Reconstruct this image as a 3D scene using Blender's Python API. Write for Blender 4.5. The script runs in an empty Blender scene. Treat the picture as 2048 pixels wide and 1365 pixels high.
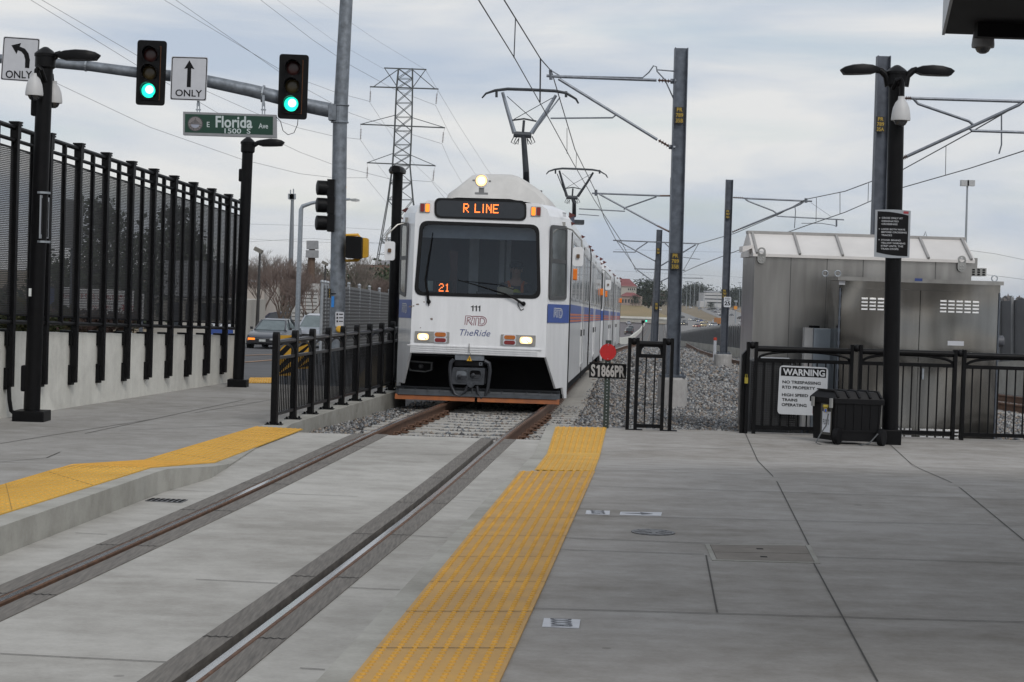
import bpy, bmesh, math, random
import numpy as np
from mathutils import Vector, Matrix
R_ = math.radians
rnd = random.Random(11)
SC = bpy.context.scene
COL = SC.collection

# ------------------------------------------------------------------ camera
FPX, CAMH = 3800.0, 1.55
ROLL, PITCH = R_(1.8), math.atan(110.5 / 3800.0)
CR = Matrix.Rotation(math.pi / 2 - PITCH, 4, 'X') @ Matrix.Rotation(ROLL, 4, 'Z')
cam = bpy.data.objects.new('camera', bpy.data.cameras.new('camera'))
COL.objects.link(cam)
cam.matrix_world = Matrix.Translation((0, 0, CAMH)) @ CR
cam.data.sensor_width = 36.0
cam.data.lens = 36.0 * FPX / 2048.0
cam.data.clip_start = 0.1
cam.data.clip_end = 20000
SC.camera = cam
CO = Vector((0, 0, CAMH))

# ------------------------------------------------------------------ light
SUN_EL, SUN_AZ = R_(42), R_(155)     # azimuth from +Y, clockwise
w = bpy.data.worlds.new('World'); SC.world = w; w.use_nodes = True
nt = w.node_tree; N = nt.nodes; L = nt.links
for n in list(N): N.remove(n)
wo = N.new('ShaderNodeOutputWorld')
sky = N.new('ShaderNodeTexSky'); sky.sky_type = 'NISHITA'; sky.sun_disc = False
sky.sun_elevation = SUN_EL; sky.sun_rotation = SUN_AZ
b1 = N.new('ShaderNodeBackground'); b1.inputs[1].default_value = 0.10
L.new(sky.outputs[0], b1.inputs[0])
tc = N.new('ShaderNodeTexCoord')
mp = N.new('ShaderNodeMapping'); mp.inputs['Scale'].default_value = (1.5, 1.5, 6.5); mp.inputs['Rotation'].default_value = (0, R_(-4), 0)
L.new(tc.outputs['Generated'], mp.inputs[0])
nz = N.new('ShaderNodeTexNoise'); nz.inputs['Scale'].default_value = 2.6; nz.inputs['Detail'].default_value = 7; nz.inputs['Roughness'].default_value = 0.55
nz.inputs['Distortion'].default_value = 0.4
L.new(mp.outputs[0], nz.inputs[0])
rc = N.new('ShaderNodeValToRGB')
rc.color_ramp.elements[0].position = 0.37; rc.color_ramp.elements[0].color = (0.49, 0.56, 0.668, 1)
rc.color_ramp.elements[1].position = 0.60; rc.color_ramp.elements[1].color = (0.785, 0.785, 0.78, 1)
L.new(nz.outputs[0], rc.inputs[0])
b2 = N.new('ShaderNodeBackground'); b2.inputs[1].default_value = 1.03
L.new(rc.outputs[0], b2.inputs[0])
mp2 = N.new('ShaderNodeMapping'); mp2.inputs['Scale'].default_value = (2.0, 2.0, 14.0); mp2.inputs['Location'].default_value = (0.35, 0.2, 0.1)
L.new(tc.outputs['Generated'], mp2.inputs[0])
nz2 = N.new('ShaderNodeTexNoise'); nz2.inputs['Scale'].default_value = 2.2; nz2.inputs['Detail'].default_value = 8
L.new(mp2.outputs[0], nz2.inputs[0])
r2 = N.new('ShaderNodeValToRGB')
r2.color_ramp.elements[0].position = 0.36; r2.color_ramp.elements[0].color = (0.62, 0.62, 0.62, 1)
r2.color_ramp.elements[1].position = 0.52; r2.color_ramp.elements[1].color = (0.95, 0.95, 0.95, 1)
L.new(nz2.outputs[0], r2.inputs[0])
mx = N.new('ShaderNodeMixShader')
L.new(r2.outputs[0], mx.inputs[0]); L.new(b1.outputs[0], mx.inputs[1]); L.new(b2.outputs[0], mx.inputs[2])
L.new(mx.outputs[0], wo.inputs[0])
sl = bpy.data.lights.new('sun', 'SUN'); sl.energy = 1.3; sl.angle = R_(20); sl.color = (1, 0.97, 0.93)
so = bpy.data.objects.new('sun', sl); COL.objects.link(so)
sd = Vector((math.sin(SUN_AZ) * math.cos(SUN_EL), math.cos(SUN_AZ) * math.cos(SUN_EL), math.sin(SUN_EL)))
so.rotation_euler = (-sd).to_track_quat('-Z', 'Y').to_euler()
SC.view_settings.view_transform = 'Standard'; SC.view_settings.look = 'None'
SC.view_settings.exposure = 0.0; SC.view_settings.gamma = 1.0
SC.cycles.max_bounces = 6; SC.cycles.transparent_max_bounces = 16

# ------------------------------------------------------------------ survey: photograph pixels (2048 wide) to points in the place
def ray(x, y): return CR.to_3x3() @ Vector(((x - 1024) / FPX, (682.5 - y) / FPX, -1.0))
def G(x, y, z=0.0):
    d = ray(x, y); return CO + d * ((z - CAMH) / d.z)
def P(x, y, Y):
    d = ray(x, y); return CO + d * (Y / d.y)
class Pl:
    """a flat working plane: o origin, v to the right, u up, n towards the viewer"""
    def __init__(s, o, v, u):
        s.o = Vector(o); s.v = Vector(v).normalized(); s.u = Vector(u).normalized(); s.n = s.v.cross(s.u)
    def at(s, a, b, off=0.0): return s.o + s.v * a + s.u * b + s.n * off
    def uv(s, x, y):
        d = ray(x, y); t = (s.o - CO).dot(s.n) / d.dot(s.n); q = CO + d * t - s.o
        return (q.dot(s.v), q.dot(s.u))
    def px(s, x, y, off=0.0): return s.at(*s.uv(x, y), off)
def FY(Y): return Pl((0, Y, 0), (1, 0, 0), (0, 0, 1))
GROUND = [(-80, -.36), (24, -.36), (29, -.44), (34, -.55), (65, -1.0), (105, -1.5), (160, -3.4), (250, -5.9), (363, -8.5), (570, -11.3), (778, -12.7), (1200, -14.6), (1700, -15.8), (2300, -16.0), (2700, -14.0), (4000, 0.0), (9000, 1.2)]
def gz(y):
    for (a, za), (b, zb) in zip(GROUND, GROUND[1:]):
        if y <= b: return za + (zb - za) * (y - a) / (b - a)
    return GROUND[-1][1]

LEFT = False
def DL(y): return .22 * max(0, min(1, (y - 31) / 24.0)) * max(0, min(1, (240 - y) / 90.0))
_gz = gz
def gz(y): return _gz(y) - (DL(y) if LEFT else 0)     # the street side lies a little lower than the tracks

# ------------------------------------------------------------------ materials
MT = {}
def M(name, col, rough=.55, metal=0., var=.12, scale=6., bump=0., bscale=60., emit=0., spec=.5, stretch=None, var2=None, detail=5, coat=0.):
    """procedural paint/concrete/metal: base colour broken up by noise, optional second colour and bump"""
    if name in MT: return MT[name]
    m = bpy.data.materials.new(name); m.use_nodes = True
    nt = m.node_tree; N = nt.nodes; L = nt.links; b = N['Principled BSDF']
    b.inputs['Roughness'].default_value = rough; b.inputs['Metallic'].default_value = metal
    b.inputs['Specular IOR Level'].default_value = spec
    b.inputs['Coat Weight'].default_value = coat
    c = Vector(col[:3])
    tc = N.new('ShaderNodeTexCoord'); mp = N.new('ShaderNodeMapping'); L.new(tc.outputs['Object'], mp.inputs[0])
    if stretch: mp.inputs['Scale'].default_value = stretch
    if emit:
        b.inputs['Emission Color'].default_value = (*c, 1); b.inputs['Emission Strength'].default_value = emit
    if var or var2:
        nz = N.new('ShaderNodeTexNoise'); nz.inputs['Scale'].default_value = scale; nz.inputs['Detail'].default_value = detail
        nz.inputs['Roughness'].default_value = .6
        L.new(mp.outputs[0], nz.inputs[0])
        r = N.new('ShaderNodeValToRGB'); e = r.color_ramp.elements
        e[0].position = .3; e[1].position = .7
        d = Vector(var2) if var2 else c * (1 - var)
        e[0].color = (*d, 1); e[1].color = (*[min(1, k) for k in c * (1 + (0 if var2 else var))], 1)
        L.new(nz.outputs[0], r.inputs[0]); L.new(r.outputs[0], b.inputs['Base Color'])
    else: b.inputs['Base Color'].default_value = (*c, 1)
    if bump:
        n2 = N.new('ShaderNodeTexNoise'); n2.inputs['Scale'].default_value = bscale; n2.inputs['Detail'].default_value = 4
        L.new(mp.outputs[0], n2.inputs[0])
        bp = N.new('ShaderNodeBump'); bp.inputs['Strength'].default_value = bump; bp.inputs['Distance'].default_value = .01
        L.new(n2.outputs[0], bp.inputs['Height']); L.new(bp.outputs[0], b.inputs['Normal'])
    MT[name] = m; return m
def math_node(nt, op, a, b=None):
    n = nt.nodes.new('ShaderNodeMath'); n.operation = op
    for i, v in enumerate((a, b)):
        if v is None: continue
        if isinstance(v, (int, float)): n.inputs[i].default_value = v
        else: nt.links.new(v, n.inputs[i])
    return n.outputs[0]
def concrete_mat(name, c, stain, sx=1., bump=.25, vert=False):
    """broom-finished concrete: fine grain, streaks along the brushing and a few wide stains"""
    if name in MT: return MT[name]
    m = bpy.data.materials.new(name); m.use_nodes = True; nt = m.node_tree; N = nt.nodes; L = nt.links; b = N['Principled BSDF']
    b.inputs['Roughness'].default_value = .85; b.inputs['Specular IOR Level'].default_value = .3
    tc = N.new('ShaderNodeTexCoord')
    def noise(sc, scale, det, ro=.6):
        mp = N.new('ShaderNodeMapping'); mp.inputs['Scale'].default_value = sc; L.new(tc.outputs['Object'], mp.inputs[0])
        n = N.new('ShaderNodeTexNoise'); n.inputs['Scale'].default_value = scale; n.inputs['Detail'].default_value = det; n.inputs['Roughness'].default_value = ro
        L.new(mp.outputs[0], n.inputs[0]); return n.outputs[0]
    st = noise((2.6, 2.6, .22) if vert else (.45, 1.7 * sx, 1), 2.2, 7, .7); wd = noise((.5, .8, .8), .55, 5); fi = noise((14, 40, 30), 3.0, 3); mid = noise((1, 1, 1), 3.5, 7, .7)
    r = N.new('ShaderNodeValToRGB'); e = r.color_ramp.elements
    e[0].position = .38; e[1].position = .565; e[0].color = (*stain, 1); e[1].color = (*c, 1)
    v = math_node(nt, 'ADD', math_node(nt, 'MULTIPLY', st, .24), math_node(nt, 'ADD', math_node(nt, 'MULTIPLY', wd, .40), math_node(nt, 'MULTIPLY', mid, .34)))
    L.new(v, r.inputs[0])
    hs = N.new('ShaderNodeHueSaturation'); L.new(r.outputs[0], hs.inputs['Color'])
    L.new(math_node(nt, 'ADD', .82, math_node(nt, 'MULTIPLY', fi, .36)), hs.inputs['Value'])
    # small droppings and gum spots
    vo = N.new('ShaderNodeTexVoronoi'); vo.inputs['Scale'].default_value = 1.9; L.new(tc.outputs['Object'], vo.inputs['Vector'])
    sc_ = N.new('ShaderNodeSeparateColor'); L.new(vo.outputs['Color'], sc_.inputs[0])
    rad = math_node(nt, 'MULTIPLY', math_node(nt, 'POWER', sc_.outputs[0], 4.0), .075)
    sp = math_node(nt, 'MULTIPLY', math_node(nt, 'LESS_THAN', vo.outputs['Distance'], rad), .42)
    mxc = N.new('ShaderNodeMixRGB'); mxc.inputs[2].default_value = (*[k * .38 for k in stain], 1); L.new(sp, mxc.inputs[0]); L.new(hs.outputs[0], mxc.inputs[1])
    L.new(mxc.outputs[0], b.inputs['Base Color'])
    bp = N.new('ShaderNodeBump'); bp.inputs['Strength'].default_value = bump; bp.inputs['Distance'].default_value = .004
    L.new(fi, bp.inputs['Height']); L.new(bp.outputs[0], b.inputs['Normal'])
    MT[name] = m; return m
def perforated_mat(name, col, pitch, duty, axis='YZ', metal=.0):
    """sheet metal with a grid of round-ish holes cut through (transparent)"""
    if name in MT: return MT[name]
    m = bpy.data.materials.new(name); m.use_nodes = True; nt = m.node_tree; N = nt.nodes; L = nt.links; b = N['Principled BSDF']
    b.inputs['Base Color'].default_value = (*col, 1); b.inputs['Roughness'].default_value = .5; b.inputs['Metallic'].default_value = metal
    tc = N.new('ShaderNodeTexCoord'); sp = N.new('ShaderNodeSeparateXYZ'); L.new(tc.outputs['Object'], sp.inputs[0])
    k = 2 * math.pi / pitch
    a = math_node(nt, 'SINE', math_node(nt, 'MULTIPLY', sp.outputs[axis[0]], k))
    c = math_node(nt, 'SINE', math_node(nt, 'MULTIPLY', sp.outputs[axis[1]], k))
    h = math_node(nt, 'GREATER_THAN', math_node(nt, 'ADD', a, c), duty)
    tr = N.new('ShaderNodeBsdfTransparent'); mx = N.new('ShaderNodeMixShader')
    L.new(h, mx.inputs[0]); L.new(b.outputs[0], mx.inputs[1]); L.new(tr.outputs[0], mx.inputs[2])
    L.new(mx.outputs[0], N['Material Output'].inputs[0])
    MT[name] = m; return m
def glass_mat(name, tint, refl=.5, rough=.02):
    if name in MT: return MT[name]
    m = bpy.data.materials.new(name); m.use_nodes = True; nt = m.node_tree; N = nt.nodes; L = nt.links
    N.remove(N['Principled BSDF'])
    tr = N.new('ShaderNodeBsdfTransparent'); tr.inputs[0].default_value = (*tint, 1)
    gl = N.new('ShaderNodeBsdfGlossy'); gl.inputs[1].default_value = rough; gl.inputs[0].default_value = (1, 1, 1, 1)
    fr = N.new('ShaderNodeFresnel'); fr.inputs[0].default_value = 1.5
    tcx = N.new('ShaderNodeTexCoord'); nz = N.new('ShaderNodeTexNoise'); nz.inputs['Scale'].default_value = 1.7; L.new(tcx.outputs['Object'], nz.inputs[0])
    bp = N.new('ShaderNodeBump'); bp.inputs['Strength'].default_value = .05; bp.inputs['Distance'].default_value = .02
    L.new(nz.outputs[0], bp.inputs['Height']); L.new(bp.outputs[0], gl.inputs['Normal']); L.new(bp.outputs[0], fr.inputs['Normal'])
    mx = N.new('ShaderNodeMixShader'); L.new(math_node(nt, 'MULTIPLY', fr.outputs[0], refl), mx.inputs[0])
    L.new(tr.outputs[0], mx.inputs[1]); L.new(gl.outputs[0], mx.inputs[2]); L.new(mx.outputs[0], N['Material Output'].inputs[0])
    MT[name] = m; return m

BLACK = M('black_powder_coat', (.0055, .0055, .0062), .42, var=.25, scale=9, spec=.14)
BLACK2 = M('black_rubber', (.008, .008, .009), .7, spec=.15)
DARK = M('dark_void', (.005, .005, .006), .8, spec=.1)
GALV = M('galvanised_steel', (.23, .25, .275), .45, .75, var=.28, scale=14)
GALVD = M('weathered_galvanised_steel', (.115, .13, .155), .5, .6, var=.3, scale=8)
GALVL = M('pale_galvanised_steel', (.33, .36, .39), .45, .6, var=.2, scale=14)
WHITE = M('white_sign_sheeting', (.60, .62, .66), .35, var=.04)
INK = M('black_sign_ink', (.007, .007, .008), .5, var=.1, spec=.15)
YELLOW = M('yellow_traffic_paint', (.72, .40, .025), .45, var=.12)
PLATFORM = concrete_mat('broomed_concrete', (.352, .336, .317), (.212, .195, .172))
PLATFORM_L = concrete_mat('broomed_concrete_west', (.335, .324, .308), (.212, .200, .180))
SLAB = concrete_mat('track_slab_concrete', (.43, .417, .388), (.275, .262, .238), .8)
CURB = concrete_mat('kerb_concrete', (.40, .39, .355), (.26, .25, .22), 1)
WALLC = concrete_mat('wall_concrete', (.70, .69, .635), (.50, .49, .45), .3, .25, True)
JOINT = M('joint_dirt', (.06, .055, .05), .9)
TIEC = concrete_mat('tie_concrete', (.45, .435, .405), (.30, .285, .26), 1)

# ------------------------------------------------------------------ mesh building
WM = {}
class MB:
    def __init__(s): s.v = []; s.f = []; s.mi = []; s.m = 0
    def add(s, vs, fs):
        o = len(s.v); s.v += [Vector(q) for q in vs]
        s.f += [tuple(i + o for i in f) for f in fs]; s.mi += [s.m] * len(fs); return s
    def bx(s, x0, x1, y0, y1, z0, z1, T=None):
        vs = [(x, y, z) for z in (z0, z1) for y in (y0, y1) for x in (x0, x1)]
        if T is not None: vs = [T @ Vector(q) for q in vs]
        return s.add(vs, [(0, 2, 3, 1), (4, 5, 7, 6), (0, 1, 5, 4), (2, 6, 7, 3), (0, 4, 6, 2), (1, 3, 7, 5)])
    def bar(s, a, b, w, h=None, up=(0, 0, 1)):
        """rectangular bar from a to b; w across, h along up"""
        a = Vector(a); b = Vector(b); h = h or w; d = (b - a).normalized(); u = Vector(up)
        if abs(d.dot(u)) > .98: u = Vector((0, 1, 0))
        r = d.cross(u).normalized(); u = r.cross(d)
        vs = [p + r * (i * w / 2) + u * (j * h / 2) for p in (a, b) for i, j in ((-1, -1), (1, -1), (1, 1), (-1, 1))]
        return s.add(vs, [(0, 1, 2, 3), (7, 6, 5, 4), (0, 4, 5, 1), (1, 5, 6, 2), (2, 6, 7, 3), (3, 7, 4, 0)])
    def tube(s, pts, r, n=8, cap=True):
        pts = [Vector(p) for p in pts]; k = len(pts); rr = r if isinstance(r, (list, tuple)) else [r] * k
        o = len(s.v); prev = None
        for i, p in enumerate(pts):
            d = (pts[min(i + 1, k - 1)] - pts[max(i - 1, 0)]).normalized()
            u = prev if prev is not None and abs(prev.dot(d)) < .95 else (Vector((0, 0, 1)) if abs(d.z) < .9 else Vector((0, 1, 0)))
            a = d.cross(u).normalized(); u = a.cross(d).normalized(); prev = u
            for j in range(n):
                t = 2 * math.pi * j / n; s.v.append(p + (a * math.cos(t) + u * math.sin(t)) * rr[i])
        for i in range(k - 1):
            for j in range(n):
                s.f.append((o + i * n + j, o + i * n + (j + 1) % n, o + (i + 1) * n + (j + 1) % n, o + (i + 1) * n + j)); s.mi.append(s.m)
        if cap:
            s.f.append(tuple(o + j for j in range(n))[::-1]); s.f.append(tuple(o + (k - 1) * n + j for j in range(n))); s.mi += [s.m] * 2
        return s
    def lathe(s, c, prof, n=16, ax=(0, 0, 1)):
        """prof: list of (r, h) along axis ax from centre c"""
        ax = Vector(ax).normalized(); c = Vector(c); t = Vector((1, 0, 0)) if abs(ax.x) < .9 else Vector((0, 1, 0))
        a = ax.cross(t).normalized(); b = ax.cross(a); o = len(s.v); k = len(prof)
        for r, h in prof:
            for j in range(n):
                q = 2 * math.pi * j / n; s.v.append(c + ax * h + (a * math.cos(q) + b * math.sin(q)) * max(r, 1e-4))
        for i in range(k - 1):
            for j in range(n):
                s.f.append((o + i * n + j, o + i * n + (j + 1) % n, o + (i + 1) * n + (j + 1) % n, o + (i + 1) * n + j)); s.mi.append(s.m)
        s.f.append(tuple(o + j for j in range(n))[::-1]); s.f.append(tuple(o + (k - 1) * n + j for j in range(n))); s.mi += [s.m] * 2
        return s
    def ball(s, c, r, n=10, m=6, sc=(1, 1, 1)):
        c = Vector(c); o = len(s.v)
        for i in range(m + 1):
            t = math.pi * i / m
            for j in range(n):
                q = 2 * math.pi * j / n
                s.v.append(c + Vector((r * sc[0] * math.sin(t) * math.cos(q), r * sc[1] * math.sin(t) * math.sin(q), r * sc[2] * math.cos(t))))
        for i in range(m):
            for j in range(n):
                s.f.append((o + i * n + j, o + (i + 1) * n + j, o + (i + 1) * n + (j + 1) % n, o + i * n + (j + 1) % n)); s.mi.append(s.m)
        return s
    def prism(s, poly, pl, o0, o1):
        """poly (a,b) on plane pl, thickened from off o0 to o1 along its normal (o1 nearer the viewer)"""
        n = len(poly); ar = sum(poly[i][0] * poly[(i + 1) % n][1] - poly[(i + 1) % n][0] * poly[i][1] for i in range(n))
        if ar < 0: poly = poly[::-1]
        vs = [pl.at(a, b, o1) for a, b in poly] + [pl.at(a, b, o0) for a, b in poly]
        fs = [tuple(range(n)), tuple(range(2 * n - 1, n - 1, -1))] + [(i, i + n, (i + 1) % n + n, (i + 1) % n) for i in range(n)]
        return s.add(vs, fs)
    def flat(s, poly, pl, off):
        n = len(poly); ar = sum(poly[i][0] * poly[(i + 1) % n][1] - poly[(i + 1) % n][0] * poly[i][1] for i in range(n))
        if ar < 0: poly = poly[::-1]
        return s.add([pl.at(a, b, off) for a, b in poly], [tuple(range(n))])
    def ring(s, po, pi, pl, o0, o1):
        n = len(po)
        vs = [pl.at(*q, o1) for q in po] + [pl.at(*q, o1) for q in pi] + [pl.at(*q, o0) for q in po] + [pl.at(*q, o0) for q in pi]
        fs = []
        for i in range(n):
            j = (i + 1) % n
            fs += [(i, j, n + j, n + i), (i, 2 * n + i, 2 * n + j, j), (n + i, n + j, 3 * n + j, 3 * n + i)]
        return s.add(vs, fs)
    def stroke(s, pts, pl, wd, off):
        """flat ribbon of width wd along (a,b) points"""
        p = [Vector(q) for q in pts]; k = len(p); l = []; r = []
        for i in range(k):
            d = (p[min(i + 1, k - 1)] - p[max(i - 1, 0)]).normalized(); n = Vector((-d.y, d.x)) * wd / 2
            l.append(p[i] + n); r.append(p[i] - n)
        vs = [pl.at(q.x, q.y, off) for q in l] + [pl.at(q.x, q.y, off) for q in r]
        return s.add(vs, [(k + i, k + i + 1, i + 1, i) for i in range(k - 1)])
    def loft(s, rings, cap=True):
        o = len(s.v); n = len(rings[0])
        for r in rings: s.v += [Vector(q) for q in r]
        for i in range(len(rings) - 1):
            for j in range(n):
                s.f.append((o + i * n + j, o + i * n + (j + 1) % n, o + (i + 1) * n + (j + 1) % n, o + (i + 1) * n + j)); s.mi.append(s.m)
        if cap:
            s.f.append(tuple(o + j for j in range(n))[::-1]); s.f.append(tuple(o + (len(rings) - 1) * n + j for j in range(n))); s.mi += [s.m] * 2
        return s
    def build(s, name, mat, parent=None, smooth=False, bevel=0., origin=None, local=False, fix=True, tag_=None):
        me = bpy.data.meshes.new(name)
        if parent is not None:
            inv = WM[parent].inverted(); vs = s.v if local else [inv @ q for q in s.v]; W = WM[parent]; loc = None
        else:
            if origin is None:
                xs = [q.x for q in s.v]; ys = [q.y for q in s.v]; zs = [q.z for q in s.v]
                origin = Vector(((min(xs) + max(xs)) / 2, (min(ys) + max(ys)) / 2, min(zs)))
            loc = Vector(origin); vs = [q - loc for q in s.v]; W = Matrix.Translation(loc)
        me.from_pydata([tuple(q) for q in vs], [], s.f)
        mats = mat if isinstance(mat, (list, tuple)) else [mat]
        for q in mats: me.materials.append(q)
        if len(mats) > 1: me.polygons.foreach_set('material_index', s.mi)
        if fix or bevel:
            bm = bmesh.new(); bm.from_mesh(me)
            if bevel:
                bmesh.ops.remove_doubles(bm, verts=bm.verts, dist=1e-5)
                es = [e for e in bm.edges if len(e.link_faces) == 2 and e.calc_face_angle(0) > .5]
                bmesh.ops.bevel(bm, geom=es, offset=bevel, segments=2, affect='EDGES', profile=.6)
            if fix: bmesh.ops.recalc_face_normals(bm, faces=bm.faces)
            bm.to_mesh(me); bm.free()
        if smooth:
            me.polygons.foreach_set('use_smooth', [True] * len(me.polygons))
            try: me.set_sharp_from_angle(angle=R_(40))
            except Exception: pass
        me.update()
        o = bpy.data.objects.new(name, me); COL.objects.link(o)
        if parent is not None: o.parent = parent
        else: o.location = loc
        WM[o] = W
        return o
def tag(o, label=None, cat=None, group=None, kind=None):
    if label: o['label'] = label
    if cat: o['category'] = cat
    if group: o['group'] = group
    if kind: o['kind'] = kind
    return o
def thing(name, label, cat, loc, group=None, mat=None):
    o = bpy.data.objects.new(name, None); COL.objects.link(o); o.empty_display_size = .3
    o.matrix_world = mat if mat is not None else Matrix.Translation(Vector(loc))
    WM[o] = o.matrix_world.copy(); return tag(o, label, cat, group)
def copy_tree(o, label=None, group=None, mat=None, parent=None):
    c = o.copy(); COL.objects.link(c)
    if parent is not None: c.parent = parent
    if label: c['label'] = label
    if group: c['group'] = group
    if mat is not None: c.matrix_world = mat
    WM[c] = mat if mat is not None else Matrix()
    for ch in list(o.children): copy_tree(ch, None, None, None, c)
    return c
def rr(a0, a1, b0, b1, r, n=4):
    out = []
    for cx, cy, t0 in ((a1 - r, b1 - r, 0), (a0 + r, b1 - r, 90), (a0 + r, b0 + r, 180), (a1 - r, b0 + r, 270)):
        for i in range(n + 1):
            t = R_(t0 + 90 * i / n); out.append((cx + r * math.cos(t), cy + r * math.sin(t)))
    return out
def rq(pts, r, n=4):
    """polygon with rounded corners (list of (a,b)), radius-ish r"""
    out = []; k = len(pts)
    for i in range(k):
        p = Vector(pts[i]); a = Vector(pts[i - 1]); b = Vector(pts[(i + 1) % k])
        q0 = p + (a - p).normalized() * r; q1 = p + (b - p).normalized() * r
        for j in range(n + 1):
            t = j / n; e = q0 * (1 - t) ** 2 + p * 2 * t * (1 - t) + q1 * t * t; out.append((e.x, e.y))
    return out
def shrink(poly, d):
    cx = sum(a for a, b in poly) / len(poly); cy = sum(b for a, b in poly) / len(poly)
    w = max(a for a, b in poly) - min(a for a, b in poly); h = max(b for a, b in poly) - min(b for a, b in poly)
    return [(cx + (a - cx) * (1 - 2 * d / w), cy + (b - cy) * (1 - 2 * d / h)) for a, b in poly]
_TX = {}
def glyphs(sx, bold=0., shear=0.):
    k = (sx, bold, shear)
    if k in _TX: return _TX[k]
    cu = bpy.data.curves.new('t', 'FONT'); cu.body = sx; cu.offset = bold; cu.shear = shear; cu.resolution_u = 3; cu.fill_mode = 'FRONT' if hasattr(cu, 'fill_mode') else cu.fill_mode
    ob = bpy.data.objects.new('t', cu); COL.objects.link(ob)
    bpy.context.view_layer.update()
    me = bpy.data.meshes.new_from_object(ob.evaluated_get(bpy.context.evaluated_depsgraph_get()))
    vs = [(q.co.x, q.co.y) for q in me.vertices]; fs = [tuple(p.vertices) for p in me.polygons]
    bpy.data.objects.remove(ob); bpy.data.curves.remove(cu); bpy.data.meshes.remove(me)
    _TX[k] = (vs, fs); return _TX[k]
def text(mb, sx, pl, a0, a1, b0, b1, off, bold=.012, shear=0.):
    """lettering fitted to a box on a plane"""
    vs, fs = glyphs(sx, bold, shear)
    xa = min(q[0] for q in vs); xb = max(q[0] for q in vs); ya = min(q[1] for q in vs); yb = max(q[1] for q in vs)
    mb.add([pl.at(a0 + (x - xa) / (xb - xa) * (a1 - a0), b0 + (y - ya) / (yb - ya) * (b1 - b0), off) for x, y in vs], fs)
def text_px(mb, sx, pl, q, off, bold=.012, shear=0.):
    """lettering in a slanted pixel box q = (x0,y0 top-left, x1,y1 bottom-right) measured on the photograph"""
    a0, b1 = pl.uv(q[0], q[1]); a1, b0 = pl.uv(q[2], q[3]); text(mb, sx, pl, a0, a1, b0, b1, off, bold, shear)
def sweep(mb, prof, path, closed=True):
    """prof (a across to the right, b up) along path points"""
    pts = [Vector(p) for p in path]; rings = []
    for i, p in enumerate(pts):
        d = (pts[min(i + 1, len(pts) - 1)] - pts[max(i - 1, 0)]); r = Vector((d.y, -d.x, 0)).normalized()
        rings.append([p + r * a + Vector((0, 0, b)) for a, b in prof])
    mb.loft(rings, cap=closed); return mb
def lerp_path(tab, y0, y1, step):
    """tab of (Y, X); returns (X, Y) list"""
    def ix(y):
        for (a, xa), (b, xb) in zip(tab, tab[1:]):
            if y <= b: return xa + (xb - xa) * (y - a) / (b - a)
        return tab[-1][1]
    n = max(1, int(round((y1 - y0) / step))); return [(ix(y0 + (y1 - y0) * i / n), y0 + (y1 - y0) * i / n) for i in range(n + 1)]

# ================================================================== SETTING
def pzL(y): return 0.0 if y < 15.15 else (-.165 if y > 17.4 else -.165 * (y - 15.15) / 2.25)
def pzR(y): return 0.0 if y < 15.9 else (-.165 if y > 19.4 else -.165 * (y - 15.9) / 3.5)
def GP(x, y, f=pzR):
    z = 0.0
    for _ in range(40): q = G(x, y, z); z += .5 * (f(q.y) - z)
    return Vector((q.x, q.y, f(q.y)))
def ymin(mb_list): pass

def terrain_sheet(mb, xs_of, ys, dz):
    """strip following the terrain: xs_of(y) -> (x0, x1)"""
    br = sorted(set([y for y in ys] + [g[0] for g in GROUND if ys[0] < g[0] < ys[-1]]))
    o = len(mb.v)
    for y in br:
        a, b = xs_of(y); mb.v += [Vector((a, y, gz(y) + dz)), Vector((b, y, gz(y) + dz))]
    for i in range(len(br) - 1):
        k = o + 2 * i; mb.f.append((k, k + 1, k + 3, k + 2)); mb.mi.append(mb.m)
m = MB(); ys = [g[0] for g in GROUND]; xs = [-9000, -1500, -400, -120, -40, -2.95, -2.6, 0, 40, 120, 400, 1500, 9000]; ys = sorted(set(ys + [31, 45, 55, 120, 150, 200, 240]))
for y in ys:
    for x in xs: m.v.append(Vector((x, y, gz(y) - (DL(y) if x < -2.9 else 0))))
for i in range(len(ys) - 1):
    for j in range(len(xs) - 1):
        k = i * len(xs) + j; m.f.append((k, k + 1, k + 1 + len(xs), k + len(xs))); m.mi.append(0)
GRASS = M('dry_winter_grass', (.23, .175, .105), .95, var2=(.12, .095, .055), scale=.08, detail=10)
tag(m.build('ground', GRASS, origin=(0, 0, 0)), kind='structure')

# --- the two station platforms
def wallX(y):   # face of the retaining wall on the west side
    a, b = WA, WB; return a.x + (b.x - a.x) * (y - a.y) / (b.y - a.y)
WA, WB = GP(99, 822, pzL), GP(455, 766, pzL)
eL = [GP(0, 1055, pzL), GP(317, 944, pzL), GP(424, 934, pzL), GP(583, 849, pzL), GP(787, 785, pzL)]
d = (eL[1] - eL[0]) / (eL[1].y - eL[0].y); eL = [eL[0] + d * (-16 - eL[0].y)] + eL
for q in eL: q.z = pzL(q.y)
d = (eL[-1] - eL[-2]) / (eL[-1].y - eL[-2].y); eL.append(eL[-1] + d * 1.2)
m = MB(); st = sorted(set([q.y for q in eL] + [15.15, 17.4]))
def edge_at(e, y):
    for a, b in zip(e, e[1:]):
        if y <= b.y + 1e-6: return a.x + (b.x - a.x) * (y - a.y) / (b.y - a.y)
    return e[-1].x
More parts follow.
